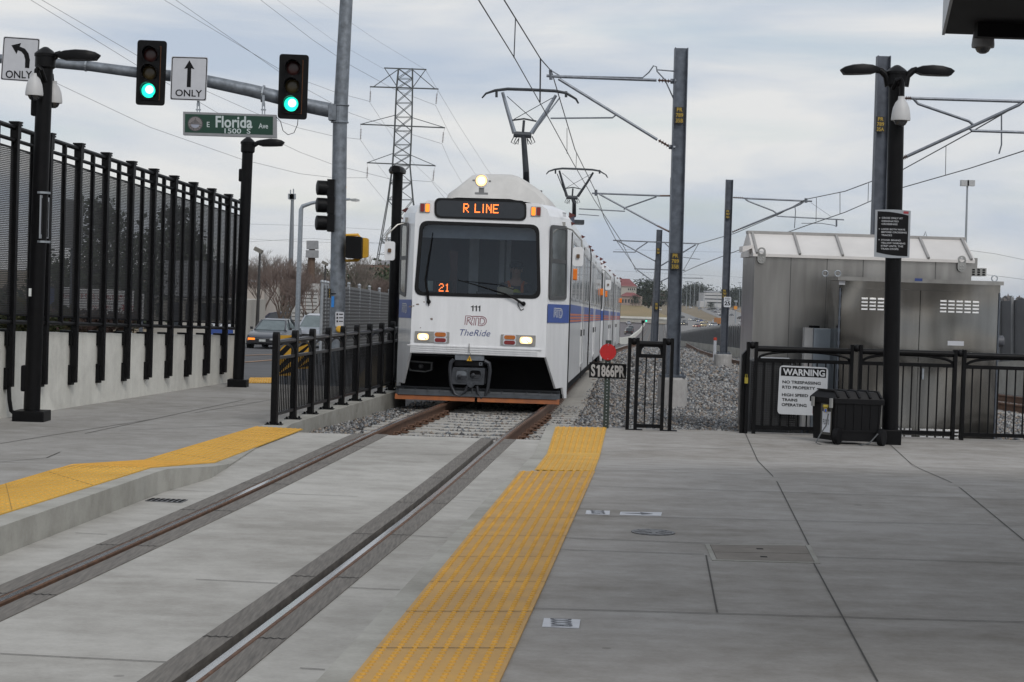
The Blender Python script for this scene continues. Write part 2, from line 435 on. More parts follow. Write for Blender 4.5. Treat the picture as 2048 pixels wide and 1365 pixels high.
def plat(m, st, xl, xr, zf, zb=-.6):
    o = len(m.v)
    for y in st: m.v += [Vector((xl(y), y, zf(y))), Vector((xr(y), y, zf(y))), Vector((xl(y), y, zb)), Vector((xr(y), y, zb))]
    for i in range(len(st) - 1):
        k = o + 4 * i
        m.f += [(k, k + 1, k + 5, k + 4), (k + 1, k + 3, k + 7, k + 5), (k, k + 4, k + 6, k + 2)]; m.mi += [m.m] * 3
    k = o + 4 * (len(st) - 1); m.f += [(o, o + 2, o + 3, o + 1), (k, k + 1, k + 3, k + 2)]; m.mi += [m.m] * 2
kw = .30   # kerb stone along the edge
plat(m, st, lambda y: wallX(y) - .3, lambda y: edge_at(eL, y) - kw, pzL)
def joints(m, segs, pzf, dz=.004, wd=.012):
    for (x0, y0, x1, y1) in segs:
        a, b = GP(x0, y0, pzf), GP(x1, y1, pzf); n = 12
        dd = (b - a).normalized(); pr = Vector((dd.y, -dd.x, 0)).normalized() * wd / 2
        pts = []
        for i in range(n + 1):
            q = a + (b - a) * i / n; q.z = pzf(q.y) + dz + (.0005 if abs(dd.x) > .7 else 0); pts.append(q)
        o = len(m.v)
        for q in pts: m.v += [q - pr, q + pr]
        for i in range(n): k = o + 2 * i; m.f.append((k, k + 1, k + 3, k + 2)); m.mi.append(m.m)
m.m = 1
joints(m, [(0, 888, 300, 840), (170, 868, 490, 800), (390, 826, 545, 800), (0, 925, 120, 905), (240, 862, 520, 850), (300, 812, 545, 822)], pzL, wd=.012)
tag(m.build('west_platform', [PLATFORM_L, JOINT], origin=(0, 0, 0)), kind='structure')
m = MB(); plat(m, st, lambda y: edge_at(eL, y) - kw + .002, lambda y: edge_at(eL, y), lambda y: pzL(y) + .003)
tag(m.build('west_platform_kerb', CURB, origin=(0, 0, 0), bevel=0), kind='structure')

eR = [GP(632, 1365), GP(985, 985), GP(1035, 942), GP(1068, 909), GP(1092, 856)]
d = (eR[1] - eR[0]) / (eR[1].y - eR[0].y); eR = [eR[0] + d * (-16 - eR[0].y)] + eR
YEND = GP(1490, 865).y + .12
eR.append(Vector((eR[-1].x + (YEND - eR[-1].y) * .09, YEND, -.165)))
st = sorted(set([q.y for q in eR] + [15.9, 19.4])); kr = .16
m = MB(); plat(m, st, lambda y: edge_at(eR, y) + kr, lambda y: 34.0, pzR)
m.m = 1
joints(m, [(1490, 866, 1618, 1092), (1622, 1118, 1755, 1365), (1780, 890, 2048, 1082), (1412, 1112, 1434, 1226),
           (1058, 1218, 2048, 1246), (1107, 1100, 1408, 1110), (1626, 1115, 2048, 1128), (1125, 1077, 1440, 1089), (1145, 1032, 2048, 1053), (1168, 973, 2048, 1001), (1188, 944, 1520, 937), (1205, 905, 1500, 896), (930, 1365, 1020, 1368)], pzR, wd=.009)
tag(m.build('east_platform', [PLATFORM, JOINT], origin=(0, 0, 0)), kind='structure')
m = MB(); plat(m, st, lambda y: edge_at(eR, y), lambda y: edge_at(eR, y) + kr - .002, lambda y: pzR(y) + .003)
tag(m.build('east_platform_kerb', CURB, origin=(0, 0, 0)), kind='structure')

# --- the two tracks (centre lines, Y -> X)
TRL = [(-16, -4.5), (5, -2.37), (10, -1.86), (15, -1.37), (21.1, -.86), (27.2, -.32), (33, .06), (40, .45), (53, 1.27), (65, 2.2), (77.5, 3.25), (90, 4.6), (105, 6.3), (363, 25.0), (778, 56.5), (800, 58.2)]
TRR = [(20, 12.9), (30, 11.0), (38, 10.1), (46, 9.45), (55, 9.0), (64, 8.75), (72, 8.75), (85, 9.2), (105, 10.4), (363, 28.7), (778, 60.9), (800, 62.6)]
ZS = -.175
SLAB_END = 21.35
def railz(y): return -.17 if y < 24 else gz(y) + .19
def smooth_path(tab, y0, y1, step, it=3):
    p = [Vector((x, y, railz(y))) for x, y in lerp_path(tab, y0, y1, step)]
    for _ in range(it): p = [p[0]] + [(p[i - 1] + p[i] * 2 + p[i + 1]) / 4 for i in range(1, len(p) - 1)] + [p[-1]]
    return p
def off_path(path, a, dz=0.):
    out = []
    for i, p in enumerate(path):
        d = path[min(i + 1, len(path) - 1)] - path[max(i - 1, 0)]; r = Vector((d.y, -d.x, 0)).normalized(); out.append(p + r * a + Vector((0, 0, dz)))
    return out
PTHL = smooth_path(TRL, -16, 800, 1.0); PTHR = smooth_path(TRR, 20, 800, 1.0)
near = [p for p in PTHL if p.y <= SLAB_END] ; near.append(PTHL[len(near)] * .35 + near[-1] * .65); SLAB_END = near[-1].y
def xoff(a, y):
    pp = off_path(near, a)
    for p, q in zip(pp, pp[1:]):
        if y <= q.y: return p.x + (q.x - p.x) * (y - p.y) / (q.y - p.y)
    return pp[-1].x
m = MB(); st = [p.y for p in near]
XO = {a: [xoff(a, y) for y in st] for a in (-.92, -.525, .525, .92)}
def fx(a): return lambda y: XO[a][st.index(y)]
plat(m, st, lambda y: edge_at(eL, y) + .002, fx(-.92), lambda y: ZS); plat(m, st, fx(-.525), fx(.525), lambda y: ZS); plat(m, st, fx(.92), lambda y: edge_at(eR, y) - .002, lambda y: ZS)
m.m = 1
flat175 = lambda y: ZS
joints(m, [(531, 987, 716, 994), (392, 1160, 556, 1168), (0, 1309, 336, 1326), (783, 1070, 895, 1077), (682, 1176, 800, 1181), (600, 1338, 650, 1341), (905, 1001, 962, 1004), (336, 981, 430, 985), (150, 1067, 215, 1070), (700, 905, 900, 911)], flat175, wd=.009)
tag(m.build('track_slab', [SLAB, JOINT], origin=(0, 0, 0)), kind='structure')

RUST = M('rusty_rail_steel', (.17, .088, .050), .75, .15, var2=(.085, .048, .032), scale=14)
SHINY = M('polished_rail_head', (.50, .49, .48), .20, 1.0, var=.06, scale=3)
PANEL = M('grey_timber_crossing_panel', (.195, .178, .158), .85, var2=(.10, .092, .082), scale=5, bump=.5, bscale=6, stretch=(14, .9, 4), detail=7)
PROF = [(-.035, -.008), (-.028, 0), (-.012, .0004), (.012, .0004), (.028, 0), (.035, -.008), (.036, -.035), (.010, -.045), (.010, -.14), (.068, -.155), (.068, -.17), (-.068, -.17), (-.068, -.155), (-.010, -.14), (-.010, -.045), (-.036, -.035)]
def rail(path, a, parent):
    m = MB(); pp = off_path(path, a); n = len(PROF); rings = []
    for i, p in enumerate(pp):
        d = pp[min(i + 1, len(pp) - 1)] - pp[max(i - 1, 0)]; r = Vector((d.y, -d.x, 0)).normalized(); rings.append([p + r * x + Vector((0, 0, z)) for x, z in PROF])
    m.loft(rings); sh_ = (1, 2) if a > 0 else (2, 3)
    m.mi = [1 if (k % n) in sh_ and k < n * (len(pp) - 1) else 0 for k in range(len(m.f))]
    return m.build('rail', [RUST, SHINY], parent, smooth=False)
def tie_mesh(T):
    m = MB(); prof = [(-.12, -.15), (.12, -.15), (.09, 0), (-.09, 0)]
    rings = [[T @ Vector((x, y, z - (.006 if abs(x) < .4 else 0))) for y, z in prof] for x in (-1.25, -.45, -.25, .25, .45, 1.25)]
    m.loft(rings); return m
def track(label, path, ties, clips, yc):
    t = thing('railway_track', label, 'railway track', (path[0].x, yc, gz(yc)), 'tracks of the two platforms')
    for s in (-.7525, .7525): rail(path, s, t)
    base = None; clip = None
    for y in ties:
        i = min(range(len(path)), key=lambda k: abs(path[k].y - y)); p = path[i] + (path[min(i + 1, len(path) - 1)] - path[i]) * (y - path[i].y)
        d = (path[min(i + 1, len(path) - 1)] - path[max(i - 1, 0)]).normalized(); r = Vector((d.y, -d.x, 0)).normalized()
        T = Matrix(((r.x, d.x, 0, p.x), (r.y, d.y, 0, p.y), (0, 0, 1, railz(y) - .149), (0, 0, 0, 1)))
        if base is None: base = tie_mesh(Matrix()).build('tie', TIEC, t, local=True); o = base
        else: o = base.copy(); COL.objects.link(o); o.parent = t
        o.matrix_local = WM[t].inverted() @ T
        if y < clips:
            for s in (-.7525 - .1, -.7525 + .1, .7525 - .1, .7525 + .1):
                if clip is None:
                    m = MB(); m.tube([(-.03, -.07, .01), (-.03, -.02, .045), (.03, .0, .05), (.035, .05, .03), (0, .08, .01), (-.03, .05, .02)], .013, 6); m.bx(-.05, .05, -.08, .08, -.005, .012)
                    clip = m.build('rail_clip', RUST, t, local=True); c = clip
                else: c = clip.copy(); COL.objects.link(c); c.parent = t
                c.matrix_local = WM[t].inverted() @ T @ Matrix.Translation((s, 0, .012))
    return t
TKL = track('rusty railway track the train runs on, set in concrete then on concrete ties', PTHL, [SLAB_END + .25 + .62 * i for i in range(92)], 28, 10)
TKR = track('rusty curving railway track on gravel behind the steel cabinets', PTHR, [26 + .66 * i for i in range(98)], 0, 38)
for a0, a1 in ((-.92, -.79), (-.665, -.525), (.525, .665), (.79, .92)):
    m = MB(); pp = near; sweep(m, [(a0, ZS + .17 - .12), (a1, ZS + .17 - .12), (a1, .0), (a0, .0)], [p for p in pp]); m.m = 1
    for k, y in enumerate([6.2 + 1.93 * i + (.9 if a0 > 0 else 0) for i in range(8)]):
        if y > SLAB_END - .3: continue
        x0, x1 = xoff(a0, y), xoff(a1, y)
        o = len(m.v); q = 7
        for i in range(q + 1):
            yy = y + (.012 if i % 2 else -.012) ; xx = x0 + (x1 - x0) * i / q; m.v += [Vector((xx, yy - .006, -.17 + .003)), Vector((xx, yy + .006, -.17 + .003))]
        for i in range(q): m.f.append((o + 2 * i, o + 2 * i + 2, o + 2 * i + 3, o + 2 * i + 1)); m.mi.append(1)
    m.build('crossing_panel', [PANEL, DARK], TKL)
for a0, a1 in ((-.79, -.665), (.665, .79)):
    m = MB(); sweep(m, [(a0, -.2), (a1, -.2), (a1, -.085), (a0, -.085)], near); m.build('flangeway', BLACK2, TKL)

# --- gravel
BAL = M('crushed_grey_ballast', (.165, .162, .158), .95, var2=(.07, .068, .066), scale=16, bump=1.0, bscale=24, detail=4)
m = MB(); terrain_sheet(m, lambda y: ((edge_at(eL, min(y, 31)) - .3, 17) if y < 32 else (-2.6 + (y - 32) * .055, 17 + .03 * (y - 32)) if y < 106 else (6.3 + (y - 105) * .0742 - 2.6, 10.4 + (y - 105) * .0745 + 3)), [SLAB_END - .02, 24, 30, 32, 40, 60, 80, 105, 106.1, 150, 200, 300, 400, 600, 800], .012)
tag(m.build('gravel_bed', BAL, origin=(0, 0, 0)), kind='structure')
def stones(name, n, region, size, seed, mats):
    g = np.random.default_rng(seed); oc = np.array([(1, 0, 0), (-1, 0, 0), (0, 1, 0), (0, -1, 0), (0, 0, 1), (0, 0, -1)], float)
    of = np.array([(0, 2, 4), (2, 1, 4), (1, 3, 4), (3, 0, 4), (2, 0, 5), (1, 2, 5), (3, 1, 5), (0, 3, 5)])
    P0 = region(g, n); n = len(P0)
    s = size * g.uniform(.55, 1.35, (n, 1, 1)) * g.uniform(.6, 1.2, (n, 1, 3)) * np.array([1, 1, .75])
    v = oc[None] * s + g.normal(0, size * .22, (n, 6, 3))
    th = g.uniform(0, 6.28, n); c, q = np.cos(th), np.sin(th)
    x = v[..., 0] * c[:, None] - v[..., 1] * q[:, None]; y = v[..., 0] * q[:, None] + v[..., 1] * c[:, None]
    v = np.stack([x, y, v[..., 2]], -1) + P0[:, None, :]
    f = (of[None] + (np.arange(n) * 6)[:, None, None]).reshape(-1, 3)
    me = bpy.data.meshes.new(name); me.vertices.add(n * 6); me.vertices.foreach_set('co', v.reshape(-1))
    me.loops.add(len(f) * 3); me.loops.foreach_set('vertex_index', f.reshape(-1).astype(np.int32))
    me.polygons.add(len(f)); me.polygons.foreach_set('loop_start', np.arange(0, len(f) * 3, 3, dtype=np.int32)); me.polygons.foreach_set('loop_total', np.full(len(f), 3, dtype=np.int32))
    for q in mats: me.materials.append(q)
    me.polygons.foreach_set('material_index', np.repeat(g.integers(0, len(mats), n), 8).astype(np.int32))
    me.update(); me.validate(); o = bpy.data.objects.new(name, me); COL.objects.link(o); return o
ST = [M('ballast_stone_grey', (.215, .21, .206), .9, var=.2), M('ballast_stone_pale', (.345, .34, .33), .9, var=.15), M('ballast_stone_dark', (.085, .085, .087), .9, var=.2), M('ballast_stone_tan', (.24, .20, .165), .9, var=.2), M('ballast_stone_blue', (.155, .168, .182), .9, var=.2)]
def gzv(y): return np.interp(y, [a for a, b in GROUND], [b for a, b in GROUND])
def reg(y0, y1, xf0, xf1, dz):
    def f(g, n):
        y = g.uniform(y0, y1, n); a = np.array([xf0(t) for t in y]); b = np.array([xf1(t) for t in y]); x = a + (b - a) * g.uniform(0, 1, n)
        cx = np.interp(y, [p.y for p in PTHL], [p.x for p in PTHL]); r = np.abs(x - cx)
        ph = ((y - SLAB_END - .25) / .62) % 1.0; gap = (ph > .16) & (ph < .84)
        k = (g.uniform(0, 1, n) < np.where(r < 1.3, np.where(gap, 1.0, .03), 1)) & ~((r > .66) & (r < .84))
        return np.stack([x, y, gzv(y) + dz + np.where(r < 1.3, np.where(gap, -.004, .035), .0) + g.uniform(-.01, .012, n)], -1)[k]
    return f
tag(stones('ballast_stones', 38000, reg(SLAB_END + .03, 33, lambda y: edge_at(eL, min(y, 31.5)) + .02, lambda y: 9 if y > YEND + .1 else (1.0 if y > SLAB_END + .5 else .5), .02), .027, 3, ST), kind='stuff')
tag(stones('ballast_stones', 22000, reg(33, 48, lambda y: 1.2 + (y - 33) * .06, lambda y: 11.5, .02), .036, 4, ST), kind='stuff')
tag(stones('ballast_stones', 14000, reg(48, 95, lambda y: 2.2 + (y - 48) * .07, lambda y: 12.5, .025), .065, 5, ST), kind='stuff')

# --- yellow tactile strips
TACB = M('tactile_yellow_worn', (.58, .33, .08), .75, var2=(.40, .245, .095), scale=2.2, detail=9)
TACS = M('tactile_seam', (.16, .095, .03), .8)
TACD = M('tactile_yellow_dome', (.60, .32, .04), .65, var=.22, scale=1.8, detail=8)
TACW = M('tactile_yellow_clean', (.58, .325, .03), .6, var=.12, scale=2)
def tactile(label, segs, pzf, rows, pitch, r, h, mats, dz=.010, ext=None):
    """segs: list of ((left px),(right px)) stations going away"""
    m = MB()
    sts = [(GP(*a, pzf), GP(*b, pzf)) for a, b in segs]
    if ext is not None:
        (a0, b0), (a1, b1) = sts[0], sts[1]
        sts = [(a0 + (a0 - a1) * ((a0.y - ext) / (a1.y - a0.y)), b0 + (b0 - b1) * ((b0.y - ext) / (b1.y - b0.y)))] + sts
    fine = []
    for (a, b), (c, d) in zip(sts, sts[1:]):
        n = max(1, int((c - a).length / .6))
        for i in range(n): fine.append((a + (c - a) * i / n, b + (d - b) * i / n))
    fine.append(sts[-1])
    for a, b in fine: a.z = pzf(a.y); b.z = pzf(b.y)
    o = len(m.v)
    for a, b in fine: m.v += [a + Vector((0, 0, dz)), b + Vector((0, 0, dz)), a, b]
    for i in range(len(fine) - 1):
        k = o + 4 * i; m.f += [(k, k + 1, k + 5, k + 4), (k, k + 4, k + 6, k + 2), (k + 1, k + 3, k + 7, k + 5)]; m.mi += [0] * 3
    m.f += [(o, o + 2, o + 3, o + 1)]; m.mi += [0]
    m.m = 1; acc = 0; n = 7
    for (a, b), (c, d) in zip(fine, fine[1:]):
        ln = (c - a).length; t = acc
        while t < ln:
            l = a + (c - a) * t / ln; q = b + (d - b) * t / ln
            for j in range(rows):
                p = l + (q - l) * ((j + .5) / rows); o = len(m.v); z0 = pzf(p.y) + dz
                for rad, hh in ((r, 0), (r * .8, h * .8), (r * .5, h)):
                    for i in range(n): m.v.append(Vector((p.x + rad * math.cos(i * 2 * math.pi / n), p.y + rad * math.sin(i * 2 * math.pi / n), z0 + hh)))
                for k in range(2):
                    for i in range(n): m.f.append((o + k * n + i, o + k * n + (i + 1) % n, o + (k + 1) * n + (i + 1) % n, o + (k + 1) * n + i)); m.mi.append(1)
                m.f.append(tuple(o + 2 * n + i for i in range(n))); m.mi.append(1)
            t += pitch
        acc = t - ln
    m.m = 2; acc = .3
    for (a, b), (c, d) in zip(fine, fine[1:]):
        ln = (c - a).length; t = acc
        while t < ln:
            l = a + (c - a) * t / ln; q = b + (d - b) * t / ln; u = (c - a).normalized() * .004; up_ = Vector((0, 0, dz + .002)); m.add([l - u + up_, q - u + up_, q + u + up_, l + u + up_], [(0, 1, 2, 3)]); t += .915
        acc = t - ln
    return tag(m.build('tactile_strip', list(mats) + [TACS], fix=False), label, 'tactile strip', 'yellow tactile warning strips')
tactile('long worn yellow tactile strip along the right platform edge, from the front of the photo', [((700, 1365), (1000, 1365)), ((870, 1155), (1096, 1155)), ((1040, 945), (1190, 945))], pzR, 9, .062, .0150, .007, [TACB, TACD], ext=4.0)
tactile('short narrow piece of yellow tactile strip sloping down at the right platform end', [((1069, 942), (1188, 944)), ((1094, 909), (1201, 907)), ((1111, 855.5), (1213, 857))], pzR, 9, .052, .0145, .006, [TACW, TACD])
tactile('bright yellow tactile strip along the left platform edge, bending at the kerb ramp', [((0, 973), (0, 1032)), ((156, 931), (300, 938)), ((287, 922), (392, 930)), ((511, 855), (606, 860))], pzL, 10, .058, .013, .006, [TACW, TACD], ext=7.0)
tactile('small distant yellow tactile patch at the street corner beyond the black lamp post', [((492, 767), (545, 767)), ((500, 757), (545, 757))], pzL, 10, .058, .013, .006, [TACW, TACD])

# --- things set in the platform floor
FW = Pl((0, 0, 0), (1, 0, 0), (0, 1, 0))
STK = M('floor_sticker_white', (.52, .53, .56), .5, var=.1, scale=8); STKI = M('floor_sticker_ink', (.07, .075, .09), .6)
def sticker(q, label, word):
    pl = Pl((0, 0, 0), (1, 0, 0), (0, 1, 0)); pts = [G(*p) for p in q]; m = MB()
    a0 = (pts[0].x + pts[3].x) / 2; a1 = (pts[1].x + pts[2].x) / 2; b1 = (pts[0].y + pts[1].y) / 2; b0 = (pts[2].y + pts[3].y) / 2
    poly = [(p.x, p.y) for p in pts]
    m.prism(poly, pl, .001, .004); m.m = 1
    rt = Pl(((a0 + a1) / 2, (b0 + b1) / 2, 0), (0, -1, 0), (1, 0, 0))
    L_, W_ = (b1 - b0), (a1 - a0)
    if word: text(m, word, rt, -L_ * .46, L_ * .46, -W_ * .30, W_ * .30, .006, .01)
    else:
        c = Pl(((a0 + a1) / 2, (b0 + b1) / 2, 0), (1, 0, 0), (0, 1, 0))
        m.flat([(-W_ * .46, L_ * .02), (0, L_ * .12), (0, L_ * .35), (W_ * .3, 0), (0, -L_ * .35), (0, -L_ * .12), (-W_ * .46, -L_ * .02)], c, .006)
    tag(m.build('floor_sticker', [STK, STKI]), label, 'floor sticker', 'door stickers on the platform floor')
sticker([(1088, 1238), (1161, 1241), (1158, 1258), (1084, 1255)], 'white DOOR sticker on the platform floor nearest the camera', 'DOOR')
sticker([(1173, 1022), (1220, 1023), (1219, 1031), (1171, 1029)], 'smaller white DOOR sticker on the floor farther away beside the arrow sticker', 'DOOR')
sticker([(1241, 1025), (1324, 1026), (1322, 1033), (1239, 1031)], 'long white arrow sticker on the platform floor above the manhole', None)
IRON = M('cast_iron_cover', (.16, .16, .165), .55, .5, var=.3, scale=40, bump=.6, bscale=60)
c = G(1306, 1066); m = MB(); m.lathe(c + Vector((0, 0, .001)), [(.14, 0), (.14, .006), (.125, .006), (.12, .004), (.03, .004), (.03, .007), (.01, .007)], 24)
for i in range(8):
    t = i * math.pi / 4; m.bx(-.045, .045, -.012, .012, 0, .008, Matrix.Translation(c) @ Matrix.Rotation(t, 4, 'Z') @ Matrix.Translation((.075, 0, 0)))
tag(m.build('manhole_cover', IRON), 'round cast iron cover set in the right platform floor', 'manhole cover')
BOXC = concrete_mat('polymer_box_lid', (.27, .245, .215), (.18, .16, .14), 1)
a = G(1424, 1122); b = G(1640, 1128); cc = G(1620, 1092); dd = G(1410, 1090)
t = thing('utility_box', 'rectangular utility box with two lids set in the right platform floor', 'utility box', (a + b) / 2)
def quadp(m, q, z0, z1): m.prism([(p.x, p.y) for p in q], FW, z0, z1)
m = MB(); m.ring([(p.x, p.y) for p in (a, b, cc, dd)], shrink([(p.x, p.y) for p in (a, b, cc, dd)], .03), FW, -.002, .005); m.build('frame', CURB, t)
inn = [Vector((x, y, 0)) for x, y in shrink([(p.x, p.y) for p in (a, b, cc, dd)], .034)]
ml, mr = (inn[0] + inn[3]) / 2, (inn[1] + inn[2]) / 2; g2 = Vector((0, .008, 0))
for q in ([inn[0], inn[1], mr - g2, ml - g2], [ml + g2, mr + g2, inn[2], inn[3]]):
    m = MB(); quadp(m, q, .0005, .0045); m.m = 1; cn = sum(q, Vector()) / 4; m.bx(cn.x - .02, cn.x + .02, cn.y - .02, cn.y + .02, .004, .0055); m.build('lid', [BOXC, DARK], t)
a = G(272, 1001, ZS); m = MB(); q = [G(272, 1001, ZS), G(372, 1006, ZS), G(378, 1001, ZS), G(292, 998, ZS)]
q = [G(290, 1003, ZS), G(362, 1007, ZS), G(376, 1001, ZS), G(304, 998, ZS)]
m.prism([(p.x, p.y) for p in q], FW, ZS + .001, ZS + .006); m.m = 1
for i in range(7):
    s = (i + .5) / 7; u0 = q[0] + (q[1] - q[0]) * s; u1 = q[3] + (q[2] - q[3]) * s; m.bar(u0 + (u1 - u0) * .1 + Vector((0, 0, .007)), u0 + (u1 - u0) * .9 + Vector((0, 0, .007)), .02, .004)
tag(m.build('drain_grate', [IRON, DARK]), 'dark iron drain grate in the track slab beside the left kerb', 'drain grate')

# --- retaining wall with the tall perforated fence (west side)
wd = (WB - WA); wd.z = 0; wd.normalize(); WP = Pl((WA.x, WA.y, 0), wd, (0, 0, 1))     # n points towards the tracks
if WP.n.x < 0: WP.n = -WP.n
def wl(x0, y0, x1, y1):
    a0, b0 = WP.uv(x0, y0); a1, b1 = WP.uv(x1, y1); return lambda a: b0 + (b1 - b0) * (a - a0) / (a1 - a0)
wtop = wl(90, 665, 455, 671); A0, A1 = -38.0, WP.uv(466, 766)[0] + .25
m = MB(); t = thing('retaining_wall', 'pale grey concrete retaining wall under the tall black fence', 'wall', WP.at(0, 0))
m.prism([(A0, -.6), (A1, -.6), (A1, wtop(A1)), (A0, wtop(A0))], WP, -.28, 0); m.build('wall', WALLC, t)
t = thing('metal_fence', 'tall black fence with perforated panels on the left concrete wall', 'fence', WP.at(4, wtop(4)))
ptop = wl(30, 246, 452, 389); r1 = wl(0, 249, 479, 407); r2 = wl(0, 275, 479, 421); mt = wl(0, 291, 465, 429); mbt = wl(0, 629, 470, 648); r3 = wl(0, 643.6, 470, 657); bb = wl(138, 765, 440, 745)
mains = [WP.uv(x, 762)[0] for x in (10, 78, 138, 193, 244, 289, 330, 369, 406, 440, 470)]
sp = mains[1] - mains[0]; mains = [mains[0] - sp * k for k in (4, 3, 2, 1)] + mains
PERF = perforated_mat('perforated_dark_sheet', (.024, .024, .025), .021, .50, 'YZ')
for i, a in enumerate(mains):
    m = MB(); m.prism([(a - .035, bb(a) - 0), (a + .035, bb(a) - 0), (a + .035, ptop(a) - .02), (a - .035, ptop(a) - .02)], WP, .02, .10)
    m.prism([(a - .05, bb(a) - .03), (a + .05, bb(a) - .03), (a + .05, bb(a) + .22), (a - .05, bb(a) + .22)], WP, .001, .05)
    m.prism([(a - .05, wtop(a) - .16), (a + .05, wtop(a) - .16), (a + .05, wtop(a) + .03), (a - .05, wtop(a) + .03)], WP, -.12, .05)
    for e, h0, h1 in ((.048, -.20, -.05), (.060, -.05, -.03), (.052, -.03, -.02), (.062, -.02, .0)):
        m.prism([(a - e, ptop(a) + h0), (a + e, ptop(a) + h0), (a + e, ptop(a) + h1), (a - e, ptop(a) + h1)], WP, .06 - e, .06 + e)
    m.build('post', BLACK, t)
    if i < len(mains) - 1:
        b = mains[i + 1]; c = (a + b) / 2
        m = MB(); m.prism([(c - .022, r3(c)), (c + .022, r3(c)), (c + .022, r1(c)), (c - .022, r1(c))], WP, .035, .085); m.build('mid_post', BLACK, t)
        for u, v in ((a + .04, c - .025), (c + .025, b - .04)):
            m = MB(); m.prism([(u, mbt(u)), (v, mbt(v)), (v, mt(v)), (u, mt(u))], WP, .055, .0565); m.build('mesh_panel', PERF, t)
            m = MB()
            for e in (u + .02, v - .02):
                for q in (mt, r2):
                    m.bar(WP.at(e, mt(e) + .03, .06), WP.at(e, r2(e) - .02, .06), .012)
                m.bar(WP.at(e, mbt(e) - .1, .06), WP.at(e, mbt(e), .06), .03)
            for e in (u + .006, v - .006): m.bar(WP.at(e, mbt(e), .056), WP.at(e, mt(e), .056), .014)
            m.bar(WP.at(u, mt(u), .056), WP.at(v, mt(v), .056), .02); m.bar(WP.at(u, mbt(u), .056), WP.at(v, mbt(v), .056), .02); m.build('panel_frame', BLACK, t)
for f_, r in ((r1, .028), (r2, .022), (r3, .026)):
    m = MB(); m.tube([WP.at(mains[0], f_(mains[0]), .06), WP.at(mains[-1], f_(mains[-1]), .06)], r, 10); m.build('rail', BLACK, t, smooth=True)
m = MB(); q = WP.uv(9, 790); m.tube([WP.at(q[0], q[1] + .12, .05), WP.at(q[0], q[1] - .05, .06), WP.at(q[0] + .01, q[1] - .18, .08), WP.at(q[0] + .06, q[1] - .25, .14), WP.at(q[0] + .25, q[1] - .26, .2)], .025, 8)
tag(m.build('conduit', BLACK2, smooth=True), 'black flexible conduit curving out of the wall beside the left lamp base', 'conduit')

# ================================================================== THE TRAIN
TW = M('train_white_paint', (.77, .775, .785), .30, var=.06, scale=2.0, coat=.35, stretch=(5, 5, .7), detail=8)
TWG = M('train_side_grey_paint', (.66, .665, .67), .35, var=.08, scale=2, coat=.2)
TBL = M('train_blue_band', (.035, .085, .33), .4, var=.1); TOR = M('train_orange_band', (.56, .13, .045), .45, var=.12)
TRED = M('train_red_lettering', (.20, .018, .04), .5, var=.05); TPINK = M('train_pink_lettering_fill', (.56, .33, .38), .5, var=.05); TNAVY = M('train_navy_lettering', (.03, .055, .2), .5, var=.05)
RUBB = M('window_rubber', (.010, .010, .011), .5, var=.15, spec=.2)
SGL = M('dark_side_glass', (.03, .035, .04), .06, var=.2, scale=1.5, spec=.8)
SFR = M('window_frame_grey', (.36, .37, .38), .4, var=.1)
WSG = glass_mat('windshield_glass', (.70, .75, .81), 1.15)
UND = M('underframe_black', (.006, .006, .007), .75, var=.3, spec=.15); PLOW = M('plow_steel', (.05, .055, .062), .5, .3, var=.25, scale=9)
PLO = M('plow_orange_edge', (.40, .115, .02), .6, var2=(.22, .07, .025), scale=6)
LEDM = M('amber_led', (1.0, .20, .035), .5, var=0, emit=2.6); LEDB = M('sign_window_black', (.022, .025, .030), .12, var=.1)
HEADL = M('lit_headlamp', (1.0, .66, .30), .3, var=0, emit=1.25); LITD = M('lit_headlamp_dim', (1.0, .88, .62), .3, var=0, emit=1.9)
AMB = M('amber_lens', (.46, .13, .012), .25, var=.15, scale=30); AMBL = M('amber_lens_lit', (1.0, .24, .02), .3, var=0, emit=1.2)
REDL = M('red_lens', (.20, .012, .012), .25, var=.1); ORL = M('orange_side_lamp', (.80, .20, .02), .3, var=.05, emit=.12)
CHR = M('brushed_alloy', (.33, .32, .30), .4, .6, var=.15, scale=20)
GREYP = M('coupler_grey_paint_and_lit_recess', (.15, .165, .185), .5, var=.2, scale=12); COUP = M('coupler_dark_steel', (.045, .048, .055), .5, .4, var=.3, scale=15)
SHROUD = M('roof_fibreglass', (.55, .54, .52), .6, var=.12, scale=3, detail=8)

def frame(o, head, grade):
    u = Vector((math.sin(head), math.cos(head), grade)).normalized(); v = Vector((math.cos(head), -math.sin(head), 0)); w_ = v.cross(u)
    return Matrix(((v.x, u.x, w_.x, o[0]), (v.y, u.y, w_.y, o[1]), (v.z, u.z, w_.z, o[2]), (0, 0, 0, 1)))
HD1 = math.atan(.0674); T1 = frame((-.51, 28.5, -.245), HD1, -.0145)
CL = 24.4
o2 = T1 @ Vector((0, CL + .75, 0)); T2 = frame((o2.x + .02, o2.y, o2.z), math.atan(.0775), -.0145)
train = thing('light_rail_train', 'white two car light rail train with blue side band and lit R LINE sign', 'train', (0, 0, 0), mat=T1)
HW, FWD, FL = 1.32, 1.02, .86     # half width, half width of the front face, length of the tapered nose
ZT = 3.1
def ringpts(T, y, hw, zb, lean=0.):
    pts = [(-hw, zb), (-hw, 2.70), (-hw + .03, 2.86), (-hw + .12, 2.98), (-hw + .3, 3.05), (-.4, ZT), (.4, ZT), (hw - .3, 3.05), (hw - .12, 2.98), (hw - .03, 2.86), (hw, 2.70), (hw, zb)]
    return [T @ Vector((x, y + lean * max(0, z - .9), z)) for x, z in pts]
LEAN = .055
